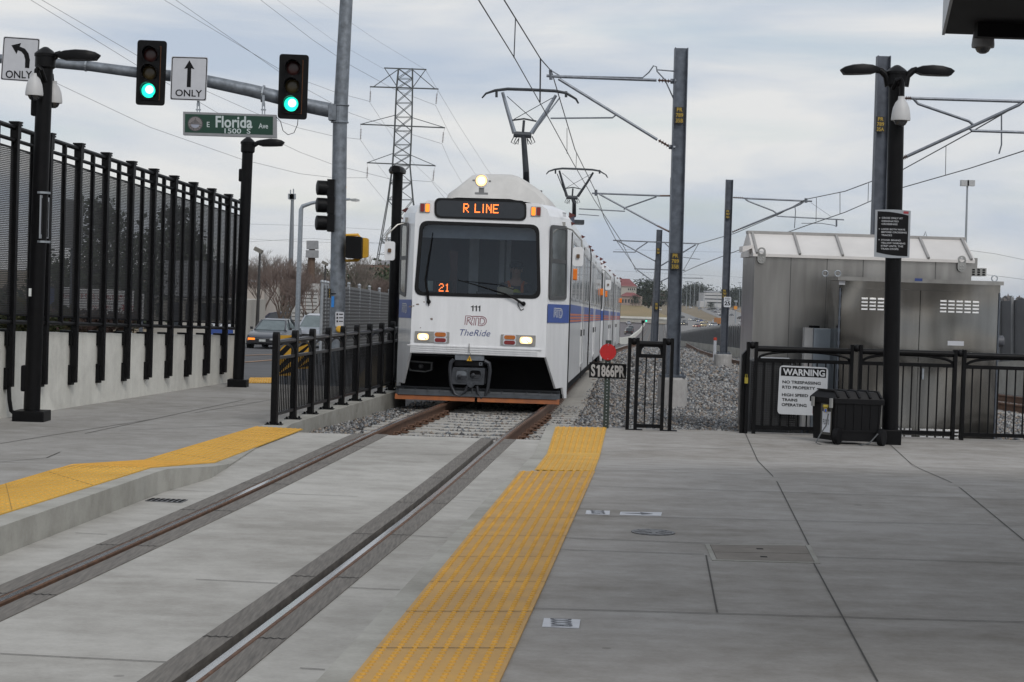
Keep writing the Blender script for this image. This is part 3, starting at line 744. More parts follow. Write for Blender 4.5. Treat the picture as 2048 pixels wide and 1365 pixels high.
def front_planes(T):
    R3 = T.to_3x3(); v = R3 @ Vector((1, 0, 0)); u = R3 @ Vector((0, 1, 0)); w_ = R3 @ Vector((0, 0, 1)); o = T.translation
    F = Pl(o + u * (-LEAN * .9), v, w_ + u * LEAN)                      # the front face
    FR = Pl(T @ Vector((FWD, 0, 0)), R3 @ Vector((HW - FWD, FL, 0)), w_)     # nose facets
    FLt = Pl(T @ Vector((-HW, FL, 0)), R3 @ Vector((HW - FWD, -FL, 0)), w_)
    SR = Pl(T @ Vector((HW, 0, 0)), u, w_); SL = Pl(T @ Vector((-HW, 0, 0)), -u, w_)
    return F, FR, FLt, SR, SL
def panel(m, pl, a0, a1, b0, b1, off, r=.0, th=.012):
    if r: m.prism(rr(a0, a1, b0, b1, r, 3), pl, off - th, off)
    else: m.prism([(a0, b0), (a1, b0), (a1, b1), (a0, b1)], pl, off - th, off)
RTDL = [[(415, 835), (432, 574), (560, 574), (598, 592)], [(465, 835), (477, 712), (508, 712), (610, 842)], [(478, 622), (474, 688), (548, 690), (568, 656), (548, 624), (478, 622)],
        [(600, 600), (625, 580), (880, 580), (950, 608), (990, 665), (992, 740), (950, 815), (870, 845), (778, 843), (790, 626)], [(612, 626), (668, 626), (655, 842), (575, 742), (604, 700), (614, 640), (606, 622)],
        [(702, 842), (714, 626), (786, 626)], [(832, 622), (885, 626), (930, 655), (950, 705), (930, 768), (882, 798), (822, 798), (832, 622)]]
def rtd(m, pl, box, off, wd):
    a0, a1, b0, b1 = box
    for s in RTDL: m.stroke([(a0 + (x - 410) / 590 * (a1 - a0), b1 - (y - 565) / 285 * (b1 - b0)) for x, y in s], pl, wd, off)
def car(T, first):
    F, FR, FLf, SR, SL = front_planes(T)
    # body: hollow shell with a framed front
    m = MB(); rings = [ringpts(T, 0, FWD, .74, LEAN), ringpts(T, .05, FWD + .0185, .74, LEAN), ringpts(T, FL, HW, .74), ringpts(T, 11.75, HW, .30)]
    rings[2] = ringpts(T, FL, HW, .74)
    m.loft(rings[:3], cap=False); m.loft([ringpts(T, FL, HW, .32), ringpts(T, 11.75, HW, .32)], cap=False)
    m.loft([ringpts(T, 12.75, HW, .32), ringpts(T, CL - FL, HW, .32), ringpts(T, CL, FWD, .6)], cap=False)
    m.add(ringpts(T, CL, FWD, .6), [tuple(range(12))]); m.add(ringpts(T, 11.75, HW, .32), [tuple(range(12))])
    fo = [(-FWD, .74), (FWD, .74), (FWD, 2.83), (FWD - .05, 2.96), (FWD - .18, 3.05), (-FWD + .18, 3.05), (-FWD + .05, 2.96), (-FWD, 2.83)]
    if first:
        q = [F.uv(*p) for p in ((840, 441.5), (1078.5, 450), (1081.5, 598.5), (828, 591))]
    else: q = [(-.92, 2.65), (.92, 2.65), (.96, 1.55), (-.96, 1.55)]
    hole = rq(q, .13, 5)
    # front skin around the windshield: fan between outline and hole
    ou = [F.uv(*((F.o + F.v * a + F.u * b - F.o).to_tuple()[:2])) if False else (a, b) for a, b in fo]
    n = len(hole); outp = []
    cx = sum(a for a, b in hole) / n; cy = sum(b for a, b in hole) / n
    for a, b in hole:
        dx, dy = a - cx, b - cy; best = None
        for i in range(len(ou)):
            (x0, y0), (x1, y1) = ou[i], ou[(i + 1) % len(ou)]; ex, ey = x1 - x0, y1 - y0; den = dx * ey - dy * ex
            if abs(den) < 1e-9: continue
            t = ((x0 - cx) * ey - (y0 - cy) * ex) / den; s_ = ((x0 - cx) * dy - (y0 - cy) * dx) / den
            if t > 0 and -1e-6 <= s_ <= 1 + 1e-6 and (best is None or t < best): best = t
        outp.append((cx + dx * best, cy + dy * best))
    # insert outline corners so the front meets the shell
    m.ring(outp, hole, F, -.02, 0.0)
    for c0 in ou:
        k = min(range(n), key=lambda i: (outp[i][0] - c0[0]) ** 2 + (outp[i][1] - c0[1]) ** 2)
    k0 = 0
    for i in range(n):
        p0, p1 = outp[i], outp[(i + 1) % n]
        t0 = math.atan2(p0[1] - cy, p0[0] - cx); t1 = math.atan2(p1[1] - cy, p1[0] - cx)
        mid = [c0 for c0 in ou if (math.atan2(c0[1] - cy, c0[0] - cx) - min(t0, t1)) > 1e-6 and (max(t0, t1) - math.atan2(c0[1] - cy, c0[0] - cx)) > 1e-6 and abs(t0 - t1) < math.pi]
        if mid:
            mid.sort(key=lambda c0: math.atan2(c0[1] - cy, c0[0] - cx) * (1 if t1 > t0 else -1))
            pts = [p0] + mid + [p1]; m.flat(pts, F, 0.0)
    body = m.build('car_body', [TW], train, fix=False)
    # lower nose skirts beside the coupler recess
    ln = math.hypot(HW - FWD, FL)
    for pl, sgn in ((FR, 1), (FLf, -1)):
        pts = [(0, .76), (.50 * ln, .26), (.80 * ln, .27), (.90 * ln, .10), (ln, .10), (ln, .76)]
        if sgn < 0: pts = [(ln - a, b) for a, b in pts]
        m = MB(); m.prism(pts, pl, -.03, .002); m.build('nose_skirt', TW, train)
    # cab side windows and blue nose panels
    for pl, sgn in ((FR, 1), (FLf, -1)):
        if first: q = [pl.uv(*p) for p in (((1102, 450), (1134, 453), (1132, 600), (1098, 600)) if sgn > 0 else ((803.5, 444), (816.5, 446), (812, 595), (799, 588)))]
        else: q = [(.12, 2.62), (.80, 2.62), (.80, 1.58), (.12, 1.58)] if sgn > 0 else [(.10, 2.62), (.78, 2.62), (.78, 1.58), (.10, 1.58)]
        po = rq(q, .07, 3); pi = shrink(po, .055); m = MB(); m.ring(po, pi, pl, -.01, .012); fr = m.build('cab_window', SFR if False else M('cab_window_frame', (.07, .072, .075), .5), train)
        hb = (min(b for a, b in q) + max(b for a, b in q)) / 2 + .02; aa0, aa1 = min(a for a, b in pi), max(a for a, b in pi)
        m = MB(); m.prism([(aa0, hb - .03), (aa1, hb - .03), (aa1, hb + .03), (aa0, hb + .03)], pl, 0, .011); m.build('window_bar', MT['cab_window_frame'], fr)
        m = MB(); m.flat(pi, pl, .005); m.build('pane', M('cab_side_glass', (.10, .11, .11), .08, var=.35, scale=2.5, spec=.8), fr)
        a0, a1 = (.02, ln - .01) if sgn > 0 else (.01, ln - .02)
        m = MB(); m.flat([(a0, 1.26), (a1, 1.26), (a1, 1.54), (a0, 1.54)], pl, .003); bp = m.build('blue_panel', TBL, train)
        m = MB(); c = (a0 + a1) / 2; rtd(m, pl, (c - .20, c + .16, 1.335, 1.485), .006, .014); m.build('logo', WHITE, bp)
    # long sides
    for pl, sg in ((SR, 1), (SL, -1)):
        X = lambda a: a if sg > 0 else -a
        def pn(m, a0, a1, b0, b1, off, r=0., th=.012): panel(m, pl, min(X(a0), X(a1)), max(X(a0), X(a1)), b0, b1, off, r, th)
        m = MB(); pn(m, FL + .16, 11.7, .34, 2.66, .004, 0, .003); pn(m, 12.8, CL - FL - .16, .34, 2.66, .004, 0, .003); m.build('side_panel', TWG, train)
        m = MB()
        for a0, a1 in ((FL + .2, 7.22), (7.55, 11.7), (12.8, 16.2), (16.55, CL - FL - .2)): pn(m, a0, a1, 1.26, 1.55, .007, 0, .002)
        m.m = 1
        for a0, a1 in ((FL + .2, 7.22), (7.55, 11.7), (12.8, 16.2), (16.55, CL - FL - .2)):
            for b in (1.275, 1.325, 1.375): pn(m, a0, a1, b, b + .032, .009, 0, .001)
        m.build('side_band', [TBL, TOR], train)
        for a0, a1 in ((1.5, 3.1), (3.3, 4.9), (5.1, 6.85), (8.35, 9.75), (9.95, 11.45), (13.2, 14.4), (14.6, 15.8), (17.4, 19.1), (19.3, 21.0), (21.2, 22.9)):
            m = MB(); po = rr(min(X(a0), X(a1)), max(X(a0), X(a1)), 1.62, 2.56, .06, 3); m.ring(po, shrink(po, .045), pl, .0, .016); fr = m.build('window', SFR, train)
            m = MB(); m.flat(shrink(po, .04), pl, .010); m.build('pane', SGL, fr)
        for a in (FL + .1, 7.38, 16.38, CL - FL - .1):
            m = MB(); pn(m, a - .09, a + .09, .2, 2.66, .013, 0, .01); m.build('door_gap', RUBB, train)
        for a in (7.38, 16.38):
            for k in (-1, 1):
                m = MB(); po = rr(*sorted((X(a + k * .12), X(a + k * .72))), .42, 2.6, .03, 2); m.ring(po, shrink(po, .06), pl, .0, .014); dr = m.build('door', TWG, train)
                m = MB(); po = rr(*sorted((X(a + k * .24), X(a + k * .62))), 1.6, 2.5, .05, 2); m.prism(po, pl, .002, .013); m.build('pane', SGL, dr)
                m = MB(); pn(m, a + k * .8, a + k * .86, 1.0, 1.12, .03, .02, .02); m.build('door_button', BLACK2, dr)
        for a, b in ((1.75, 2.03), (CL - 1.75, 2.03)):
            m = MB(); pn(m, a - .07, a + .07, b - .09, b + .09, .075, .02, .07); m.build('turn_lamp', ORL, train)
        for a, b in ((FL + .25, 2.93), (FL + .25, 2.80), (6.4, 2.82), (11.3, 2.82), (13.4, 2.82), (17.6, 2.82), (CL - FL - .3, 2.93), (CL - FL - .3, 2.80)):
            m = MB(); q = X(a); base = [pl.at(q + i * .06, b + j * .05, -.06) for i, j in ((-1, -1), (1, -1), (1, 1), (-1, 1))]
            m.add(base + [pl.at(q, b + .005, .045)], [(0, 1, 4), (1, 2, 4), (2, 3, 4), (3, 0, 4), (3, 2, 1, 0)]); m.build('marker_lamp', M('dark_red_marker', (.10, .022, .018), .4), train)
        # mirror on a bent arm
        s = sg; V = lambda x, y, z: T @ Vector((x * s, y, z))
        m = MB(); m.tube([V(HW - .10, FL - .25, 2.72), V(HW + .02, FL - .34, 2.68), V(HW + .17, FL - .40, 2.52), V(HW + .19, FL - .40, 2.2)], .013, 6); arm = m.build('side_mirror', CHR, train, smooth=True)
        m = MB(); fp = Pl(V(HW + .12, FL - .42, 0), T.to_3x3() @ Vector((1, 0, 0)), T.to_3x3() @ Vector((0, 0, 1))); m.prism(rr(-.075, .085, 2.13, 2.42, .04, 4), fp, -.03, .02); m.build('mirror_back', TW, arm)
        m = MB(); m.prism(rr(-.02, .03, 2.25, 2.31, .01, 2), fp, .02, .05); m.build('bracket', M('brown_bracket', (.13, .07, .035), .6), arm)
        m = MB(); m.bx(-.04, .04, -.03, .03, -.06, .06, T @ Matrix.Translation((s * (HW - .13), FL - .27, 2.74))); m.build('arm_clamp', CHR, arm)
    # articulation bellows, underframe, bogies
    m = MB()
    for k in range(9):
        y = 11.75 + k * .125; h = HW - .03 - (.05 if k % 2 else 0)
        if k == 0: rg = []
        rg.append(ringpts(T, y, h, .35))
    m.loft(rg); m.build('bellows', BLACK2, train)
    m = MB(); m.bx(-1.05, 1.05, 1.0, CL - 1.0, .33, .42, T); m.bx(-1.12, 1.12, 1.1, 11.6, .30, .33, T)
    for s in (-1, 1): m.bx(s * 1.14 - .03, s * 1.14 + .03, 1.2, CL - 1.2, .06, .31, T)  # added black side plates that keep the gap under the skirts dark
    m.build('underframe', UND, train)
    for y in (4.2, 12.25, CL - 4.2):
        m = MB()
        for s in (-1, 1):
            m.bx(s * .98 - .06, s * .98 + .06, y - 1.3, y + 1.3, .22, .42, T)
        m.bx(-.9, .9, y - .3, y + .3, .25, .38, T); bg = m.build('bogie', UND, train)
        for s in (-1, 1):
            for e in (-.95, .95):
                m = MB(); m.lathe(T @ Vector((s * .70, y + e, .33)), [(.33, 0), (.33, s * .10), (.28, s * .11), (.10, s * .12)], 20, T.to_3x3() @ Vector((1, 0, 0))); m.build('wheel', UND, bg)
    # roof fairings
    def fairing(y0, y1, hw, h):
        m = MB(); rg = []
        for y, k, hh in ((y0, .90, .86), (y0 + .05, .96, .95), (y0 + .2, .99, .99), (y0 + .9, 1, 1), (y1 - .9, 1, 1), (y1 - .2, .85, .5), (y1, .65, .02)):
            H_ = h * hh; w_ = hw * k
            rg.append([T @ Vector((x * w_, y, 3.0 + (z * H_ if z else 0))) for x, z in ((-1, 0), (-.99, .28), (-.92, .50), (-.76, .66), (-.60, .84), (-.50, .95), (-.38, .99), (-.1, 1), (.22, 1), (.34, .96), (.48, .86), (.72, .66), (.92, .42), (1, 0))])
        m.loft(rg); return m.build('roof_fairing', SHROUD, train, smooth=True)
    fairing(3.0, 8.2, .93, .70); fairing(15.0, 20.5, .95, .45)
    m = MB(); m.bx(-.7, .7, 8.6, 9.6, 3.05, 3.30, T); m.bx(-.6, .6, 9.8, 11.4, 3.05, 3.22, T); m.build('roof_equipment', SHROUD, train, bevel=.03)
    # windshield
    po = hole; m = MB(); m.ring(po, shrink(po, .052), F, -.03, .010); ws = m.build('windshield', RUBB, train)
    m = MB(); m.flat(shrink(po, .045), F, -.012); m.build('glass', WSG, ws)
    return F, FR, FLf, SR, SL, hole
F, FR, FLf, SR, SL, HOLE = car(T1, True)
car(T2, False)
def L1(x, y, z): return T1 @ Vector((x, y, z))
# --- front lettering, lamps and sign of the leading car
q = [F.uv(*p) for p in ((869, 396), (1053, 402), (1053, 442.5), (869, 436.5))]
po = rq(q, .10, 5); m = MB(); m.ring(po, shrink(po, .03), F, -.01, .016); sg = m.build('destination_sign', RUBB, train); m = MB(); m.flat(shrink(po, .028), F, .008); m.build('sign_window', LEDB, sg)
F57 = {'R': ('1111 ', '1   1', '1   1', '1111 ', '1 1  ', '1  1 ', '1   1'), 'L': ('1    ', '1    ', '1    ', '1    ', '1    ', '1    ', '11111'), 'I': (' 1 ', ' 1 ', ' 1 ', ' 1 ', ' 1 ', ' 1 ', ' 1 '),
       'N': ('1   1', '11  1', '1 1 1', '1 1 1', '1  11', '1   1', '1   1'), 'E': ('11111', '1    ', '1    ', '1111 ', '1    ', '1    ', '11111'), ' ': ('   ',) * 7,
       '2': (' 111 ', '1   1', '    1', '  11 ', ' 1   ', '1    ', '11111'), '1': ('  1 ', ' 11 ', '  1 ', '  1 ', '  1 ', '  1 ', ' 111')}
def led(m, word, pl, q0, q1, off, k=.40):
    """q0 top-left pixel, q1 bottom-right pixel"""
    a0, b1 = pl.uv(*q0); a1, b0 = pl.uv(*q1); cols = []
    for ch in word: cols += [[F57[ch][r][c] for r in range(7)] for c in range(len(F57[ch][0]))] + [[' '] * 7]
    cols = cols[:-1]; dx = (a1 - a0) / len(cols); dz = (b1 - b0) / 7
    for c, col in enumerate(cols):
        for r in range(7):
            if col[r] == '1':
                x = a0 + (c + .5) * dx; z = b1 - (r + .5) * dz
                m.prism([(x - dx * k, z - dz * k), (x + dx * k, z - dz * k), (x + dx * k, z + dz * k), (x - dx * k, z + dz * k)], pl, off - .004, off)
m = MB(); led(m, 'R LINE', F, (927, 407.5), (997, 427.5), .016); m.build('led_text', LEDM, sg)
m = MB(); IN = Pl(F.o - F.n * .12, F.v, F.u); led(m, '21', IN, (878, 567), (897, 584), 0, .44); m.build('run_number', LEDM, train)
m = MB(); a = IN.uv(872, 562); b = IN.uv(903, 588); panel(m, IN, a[0], b[0], b[1], a[1], -.012, 0, .05); m.build('run_number_box', DARK, train)
for x0, y0, x1, y1, flip in ((840, 406.5, 859.5, 426, 0), (1062, 413.5, 1081.5, 433.5, 1)):
    a0, b1 = F.uv(x0, y0); a1, b0 = F.uv(x1, y1); mid = (a0 + a1) / 2
    m = MB(); panel(m, F, a0, a1, b0, b1, .015, .012, .02); un = m.build('marker_light', CHR, train)
    for u, v, mt_ in ((a0, mid, AMBL if flip else REDL), (mid, a1, REDL if flip else AMBL)):
        m = MB(); panel(m, F, u + .012, v - .006, b0 + .012, b1 - .012, .026, .012, .012); m.build('lens', mt_, un)
for tl, br, lamp, ov1, ov2, hm in (((830, 662.5), (898.3, 686.5), (834, 665.3, 859, 682.5), (870, 665, 892, 674.2), (870, 676.5, 892, 685), HEADL), ((1002, 669.3), (1070.8, 693), (1038.5, 672.3, 1066, 690), (1008.7, 671, 1030.7, 679.5), (1008.3, 681.6, 1030.3, 690), HEADL)):
    a0, b1 = F.uv(*tl); a1, b0 = F.uv(*br)
    m = MB(); panel(m, F, a0, a1, b0, b1, .018, .01, .03); un = m.build('headlight_unit', CHR, train)
    c0, d1 = F.uv(*lamp[:2]); c1, d0 = F.uv(*lamp[2:]); po = rr(c0, c1, d0, d1, .045, 4)
    m = MB(); m.ring(po, shrink(po, .012), F, .0, .028); m.build('bezel', CHR, un); m = MB(); m.flat(shrink(po, .010), F, .024); lp_ = m.build('lamp', hm, un); m = MB(); cc_ = ((c0 + c1) / 2, (d0 + d1) / 2); m.flat([(cc_[0] + (c1 - c0) * .33 * math.cos(i * math.pi / 9), cc_[1] + (d1 - d0) * .36 * math.sin(i * math.pi / 9)) for i in range(18)], F, .026); m.build('bulb_glow', LITD, lp_); m = MB(); m.bar(F.at(cc_[0], cc_[1], .03), F.at(cc_[0] + .05, cc_[1] - .035, .03), .012); m.build('bulb_shield', CHR, lp_)
    for ov, mt_ in ((ov1, AMB), (ov2, REDL)):
        c0, d1 = F.uv(*ov[:2]); c1, d0 = F.uv(*ov[2:]); hr = (d1 - d0) / 2
        m = MB(); m.prism(rr(c0 - .014, c1 + .014, d0 - .014, d1 + .014, hr, 5), F, .012, .021); m.m = 1; m.prism(rr(c0, c1, d0, d1, hr * .98, 5), F, .015, .030); m.build('oval_lamp', [WHITE, mt_], un)
def ones(m, pl, q, off, k=3):
    a0, b1 = pl.uv(*q[:2]); a1, b0 = pl.uv(*q[2:]); w_ = (a1 - a0) / k
    for i in range(k):
        r_ = a0 + w_ * (i + .86); s_ = w_ * .34; m.flat([(r_ - s_, b0), (r_, b0), (r_, b1), (r_ - s_ * .7, b1), (r_ - s_ * 1.1, b1 - (b1 - b0) * .16), (r_ - w_ * .82, b1 - (b1 - b0) * .2), (r_ - w_ * .82, b1 - (b1 - b0) * .32), (r_ - s_, b1 - (b1 - b0) * .32)], pl, off)
m = MB(); ones(m, F, (941.5, 611, 961.5, 623.2), .004); m.build('car_number', INK, train)
m = MB(); a0, b1 = F.uv(930, 631.4); a1, b0 = F.uv(973, 652.6); rtd(m, F, (a0, a1, b0, b1), .004, .010); lg = m.build('logo', TRED, train)
m = MB(); text_px(m, 'TheRide', F, (920, 659, 980.5, 673.5), .004, -.004, .28); m.build('slogan', TNAVY, train)
m = MB(); ones(m, FR, (1124.5, 424, 1131.5, 435), .004); m.build('car_number', M('grey_lettering', (.12, .12, .13), .6), train)
m = MB()
for y0, y1, x0, x1 in ((690, 700.4, 815, 1083), (694.3, 705, 823, 1075), (698.3, 709, 823, 1075), (702.5, 713.2, 823, 1075)):
    m.bar(F.px(x0, y0, .008), F.px(x1, y1, .008), .02, .016)
m.build('bumper_ridge', TW, train)
m = MB()
for x, y, rx, ry in ((821, 613.5, 4, 2), (827, 612, 2.5, 1.8), (835, 609, 3, 2), (848, 604.5, 1.5, 1.5), (863.5, 638.5, 3.2, 2.6), (841, 656, 1.5, 1)):
    c = F.uv(x, y); pts = [(c[0] + rx * .0075 * math.cos(t) * rnd.uniform(.6, 1.2), c[1] + ry * .0075 * math.sin(t) * rnd.uniform(.6, 1.2)) for t in [i * .698 for i in range(9)]]; m.flat(pts, F, .003)
m.build('paint_chip', M('primer_brown', (.20, .155, .13), .8, var=.3, scale=60), train)
# wipers
m = MB(); m.tube([F.px(857.5, 605, .03), F.px(855, 585, .05), F.px(851, 560, .05), F.px(866, 466, .03)], [.022, .018, .012, .006], 6); m.ball(F.px(857.5, 604, .02), .035); m.tube([F.px(857.5, 606, .02), F.px(858, 612, .02)], .008, 6); m.build('wiper', BLACK, train)
m = MB(); m.tube([F.px(1047, 609, .03), F.px(1030, 598, .05), F.px(1012, 589, .05), F.px(960, 573, .04), F.px(916, 560.5, .03)], [.022, .018, .014, .010, .006], 6); m.ball(F.px(1047, 608, .02), .035)
m.tube([F.px(1037, 602, .03), F.px(1036, 611, .02), F.px(1042, 621, .01), F.px(1048, 618, .01)], .006, 5); m.tube([F.px(930, 563, .03), F.px(1000, 570, .04), F.px(1028, 580, .04)], .005, 5); m.build('wiper', BLACK, train)
# roof headlamp
rl = P(963, 362, 29.0); n_ = -(T1.to_3x3() @ Vector((0, 1, 0)))
m = MB(); m.lathe(rl - n_ * .12, [(.05, -.06), (.095, 0), (.108, .06), (.108, .13), (.095, .145)], 24, n_); hl = m.build('roof_headlamp', TW, train, smooth=True)
m = MB(); m.lathe(rl, [(.088, .015), (.088, .03)], 24, n_); rlp = m.build('lamp', HEADL, hl); m = MB(); m.lathe(rl, [(.055, .03), (.05, .036), (.01, .038)], 16, n_); m.build('bulb_glow', LITD, rlp)
m = MB(); m.lathe(rl, [(.092, .02), (.092, .032), (.086, .034), (.086, .02)], 24, n_); m.build('lens_ring', M('brass_ring', (.35, .16, .05), .4, .6), hl)
c = P(963, 383, 29.05); m = MB(); m.bx(c.x - .04, c.x + .04, c.y - .04, c.y + .04, c.z - .03, c.z + .10); m.bx(c.x - .1, c.x + .1, c.y - .05, c.y + .05, c.z - .05, c.z - .02); m.tube([P(945, 361, 29.0), P(982, 363, 29.0)], .016, 6); m.build('bracket', M('lamp_bracket', (.2, .2, .2), .5, .5), hl)
# coupler recess
CF = Pl(L1(0, .06, 0), F.v, T1.to_3x3() @ Vector((0, 0, 1)))
m = MB(); m.bx(-HW + .06, HW - .06, .75, .80, .10, .8, T1); m.bx(-1.0, 1.0, .03, .8, .70, .745, T1); m.build('coupler_recess', UND, train)
m = MB(); a = CF.uv(911, 708.5); b = CF.uv(968.5, 722); panel(m, CF, a[0], b[0], b[1], a[1], .06, .01, .16); cp = m.build('coupler', GREYP, train)
c0, c1 = CF.uv(934, 722), CF.uv(945, 711); 
m = MB(); m.flat([(c0[0], c0[1]), (c1[0], c0[1]), ((c0[0] + c1[0]) / 2, c1[1])], CF, .064); m.m = 1; e = .012; m.stroke([((c0[0] + c1[0]) / 2, c1[1] - .03), ((c0[0] + c1[0]) / 2 - .008, c0[1] + .035), ((c0[0] + c1[0]) / 2 + .006, c0[1] + .035), ((c0[0] + c1[0]) / 2, c0[1] + .012)], CF, .009, .067)
m.build('warning_triangle', [YELLOW, INK], cp)
m = MB(); a = CF.uv(910, 722); b = CF.uv(968, 734); panel(m, CF, a[0], b[0], b[1], a[1], .05, .005, .2); a = CF.uv(962, 728); m.m = 1; m.ring(rr(a[0] - .025, a[0] + .025, a[1] - .025, a[1] + .02, .003), rr(a[0] - .012, a[0] + .012, a[1] - .012, a[1] + .008, .003), CF, .05, .06)
m.build('contact_box', [UND, GREYP], cp)
q = [CF.uv(*p) for p in ((907, 734.5), (971, 736.5), (969, 770), (903, 768))]; po = rq(q, .02, 2)
m = MB(); m.prism(po, CF, -.3, .10)
m.build('coupler_head', M('coupler_head_steel', (.06, .065, .074), .45, .3, var=.25, scale=10), cp)
for xa, ya, xb, yb, mt_ in ((912.5, 738, 936.5, 764, GREYP), (939, 738.5, 964.5, 760, DARK)):  # lit look of the left recess is painted: paler back than the right
    a = CF.uv(xa, ya); b = CF.uv(xb, yb); po = rr(a[0], b[0], b[1], a[1], .05, 4); m = MB(); m.ring(po, shrink(po, .015), CF, .09, .115); m.m = 1; m.flat(shrink(po, .014), CF, .103)
    m.m = 2; mid = (a[1] + b[1]) / 2; m.prism([(a[0] + .03, b[1] + .02), (b[0] - .02, b[1] + .02), (b[0] - .02, mid), (a[0] + .03, mid)], CF, .10, .118); m.lathe(CF.at((a[0] + b[0]) / 2 - .03, mid - .01, .10), [(.03, 0), (.03, .05), (.015, .06)], 10, CF.n)
    m.build('coupler_socket', [MT['coupler_head_steel'], mt_, COUP], cp)
m = MB(); m.tube([CF.px(937, 766, .10), CF.px(938, 772, .10), CF.px(944, 774, .10), CF.px(950, 768, .10)], .02, 6); m.lathe(CF.px(943, 771.5, .1), [(.03, -.02), (.03, .03)], 10, CF.n); m.bar(CF.px(946, 776, .08), CF.px(946, 798, .06), .02); m.build('coupler_pin', MT['coupler_head_steel'], cp)
for pts in ([(909, 719), (903, 725), (901, 738), (903, 770), (911, 788), (920, 792), (932, 782), (936, 772)], [(970, 722), (979, 727), (981, 740), (977, 775), (971, 792), (964, 797), (957, 786), (955, 772)]):
    m = MB(); m.tube([CF.px(x, y, .09) for x, y in pts], [.03, .032, .03, .024, .022, .02, .02, .02], 8); m.build('coupler_hose', COUP, cp, smooth=True)
m = MB(); m.tube([F.px(938.5, 688, .03), F.px(938.8, 704, .05), F.px(942, 710, .05)], .007, 5); m.build('uncoupling_rod', CHR, cp)
q = [(816, 721), (865, 725), (864, 741), (850, 745), (820, 742), (816, 737)]; HP = Pl(L1(0, .35, 0), F.v, CF.u); po = [HP.uv(*p) for p in q]
m = MB(); m.ring(po, shrink(po, .02), HP, -.1, .02); m.m = 1; m.flat(shrink(po, .03), HP, -.05); c = HP.uv(841, 733); m.m = 0; m.lathe(HP.at(*c, -.05), [(.04, 0), (.02, .05)], 10, HP.n); m.build('horn', [M('horn_grey', (.085, .088, .09), .5, var=.2), UND], train)
# plow
PLp = Pl(L1(0, -.05, 0), F.v, CF.u); pr = [(790, 771.5), (1119, 787.5), (1121, 792), (1119, 798.5), (788, 790)]
a0, zt_ = PLp.uv(790, 771); a1, zz = PLp.uv(1119, 788); zt_ = (PLp.uv(955, 779)[1]); zm = PLp.uv(955, 794.5)[1]; zb = PLp.uv(955, 804)[1]
def plowprof(z0, z1, y0, y1, th, m):
    m.loft([[L1(x, y0 + yo, z0), L1(x, y1 + yo, z1), L1(x, y1 + yo + th, z1), L1(x, y0 + yo + th, z0)] for x, yo in ((a0, .05), (a0 + .05, .0), (0, -.03), (a1 - .05, 0), (a1, .05))])
m = MB(); plowprof(zm, zm + (zt_ - zm) * .5, -.03, .02, .03, m); plowprof(zm + (zt_ - zm) * .5, zt_ - .02, .02, .04, .03, m); plowprof(zt_ - .02, zt_ + .01, .02, .0, .05, m)
for k in range(13):
    x = a0 + .12 + k * (a1 - a0 - .24) / 12
    if abs(x) > .06: m.ball(L1(x, -.02, zm + .09), .012, 6, 4)
pw = m.build('plow', PLOW, train)
for u, v in ((a0 + .0, -.02), (.02, a1)):
    m = MB(); m.loft([[L1(x, -.05 + abs(x) * .02, zb), L1(x, -.035 + abs(x) * .02, zm + .004), L1(x, abs(x) * .02, zm + .004), L1(x, -.02 + abs(x) * .02, zb)] for x in (u, (u + v) / 2, v)]); m.build('orange_edge', PLO, pw)
# interior seen through the windshield
INT = M('cab_interior_dark', (.035, .037, .045), .7, var=.2); POLE = M('cab_post_grey', (.80, .82, .82), .5, var=.1)
m = MB(); m.bx(-HW + .03, HW - .03, 2.6, 2.65, .75, 3.0, T1); m.bx(-1.04, 1.04, .3, 2.6, .76, .8, T1); m.build('cab_bulkhead', M('cab_bulkhead_blue_grey', (.055, .062, .095), .6, var=.15), train)
m = MB(); m.bx(-.98, .98, .18, .55, .8, 1.62, T1); m.bx(-.1, .9, .5, .72, 1.4, 1.70, T1); m.build('dashboard', INT, train, bevel=.02)
for x0, x1, y0, y1 in ((940, 948, 478, 596), (949.5, 955, 478, 596), (1000, 1006.5, 482, 600), (1014, 1019, 482, 600)):
    BH = Pl(L1(0, 2.55, 0), F.v, CF.u); a = BH.uv(x0, y0); b = BH.uv(x1, y1); m = MB(); panel(m, BH, a[0], b[0], b[1], a[1], .02, 0, .03); m.build('cab_post', POLE, train)
SV = Pl(L1(0, .35, 0), F.v, CF.u); a = SV.uv(845, 445); b = SV.uv(1075, 482); m = MB(); panel(m, SV, a[0], b[0], b[1], a[1], 0, 0, .01); m.build('sun_visor', M('sun_visor_grey', (.34, .37, .39), .5, var=.1), train)
a = SV.uv(895, 500); b = SV.uv(916, 592); m = MB(); m.prism(rq([SV.uv(*p) for p in ((897, 500), (914, 503), (910, 590), (889, 590), (899, 545))], .02, 2), SV, -.2, -.15); m.build('cab_seat', M('dark_red_seat', (.045, .016, .014), .8, var=.2), train)
a = SV.uv(995, 574); b = SV.uv(1027, 590); m = MB(); panel(m, SV, a[0], b[0], b[1], a[1], .06, .005, .02); m.build('cab_paper', M('paper_card', (.32, .29, .20), .7, var=.2), train)
a = SV.uv(856, 562); b = SV.uv(866, 582); m = MB(); panel(m, SV, a[0], b[0], b[1], a[1], .06, .005, .03); m.build('cab_device', M('pale_device', (.22, .28, .27), .5, var=.1), train)
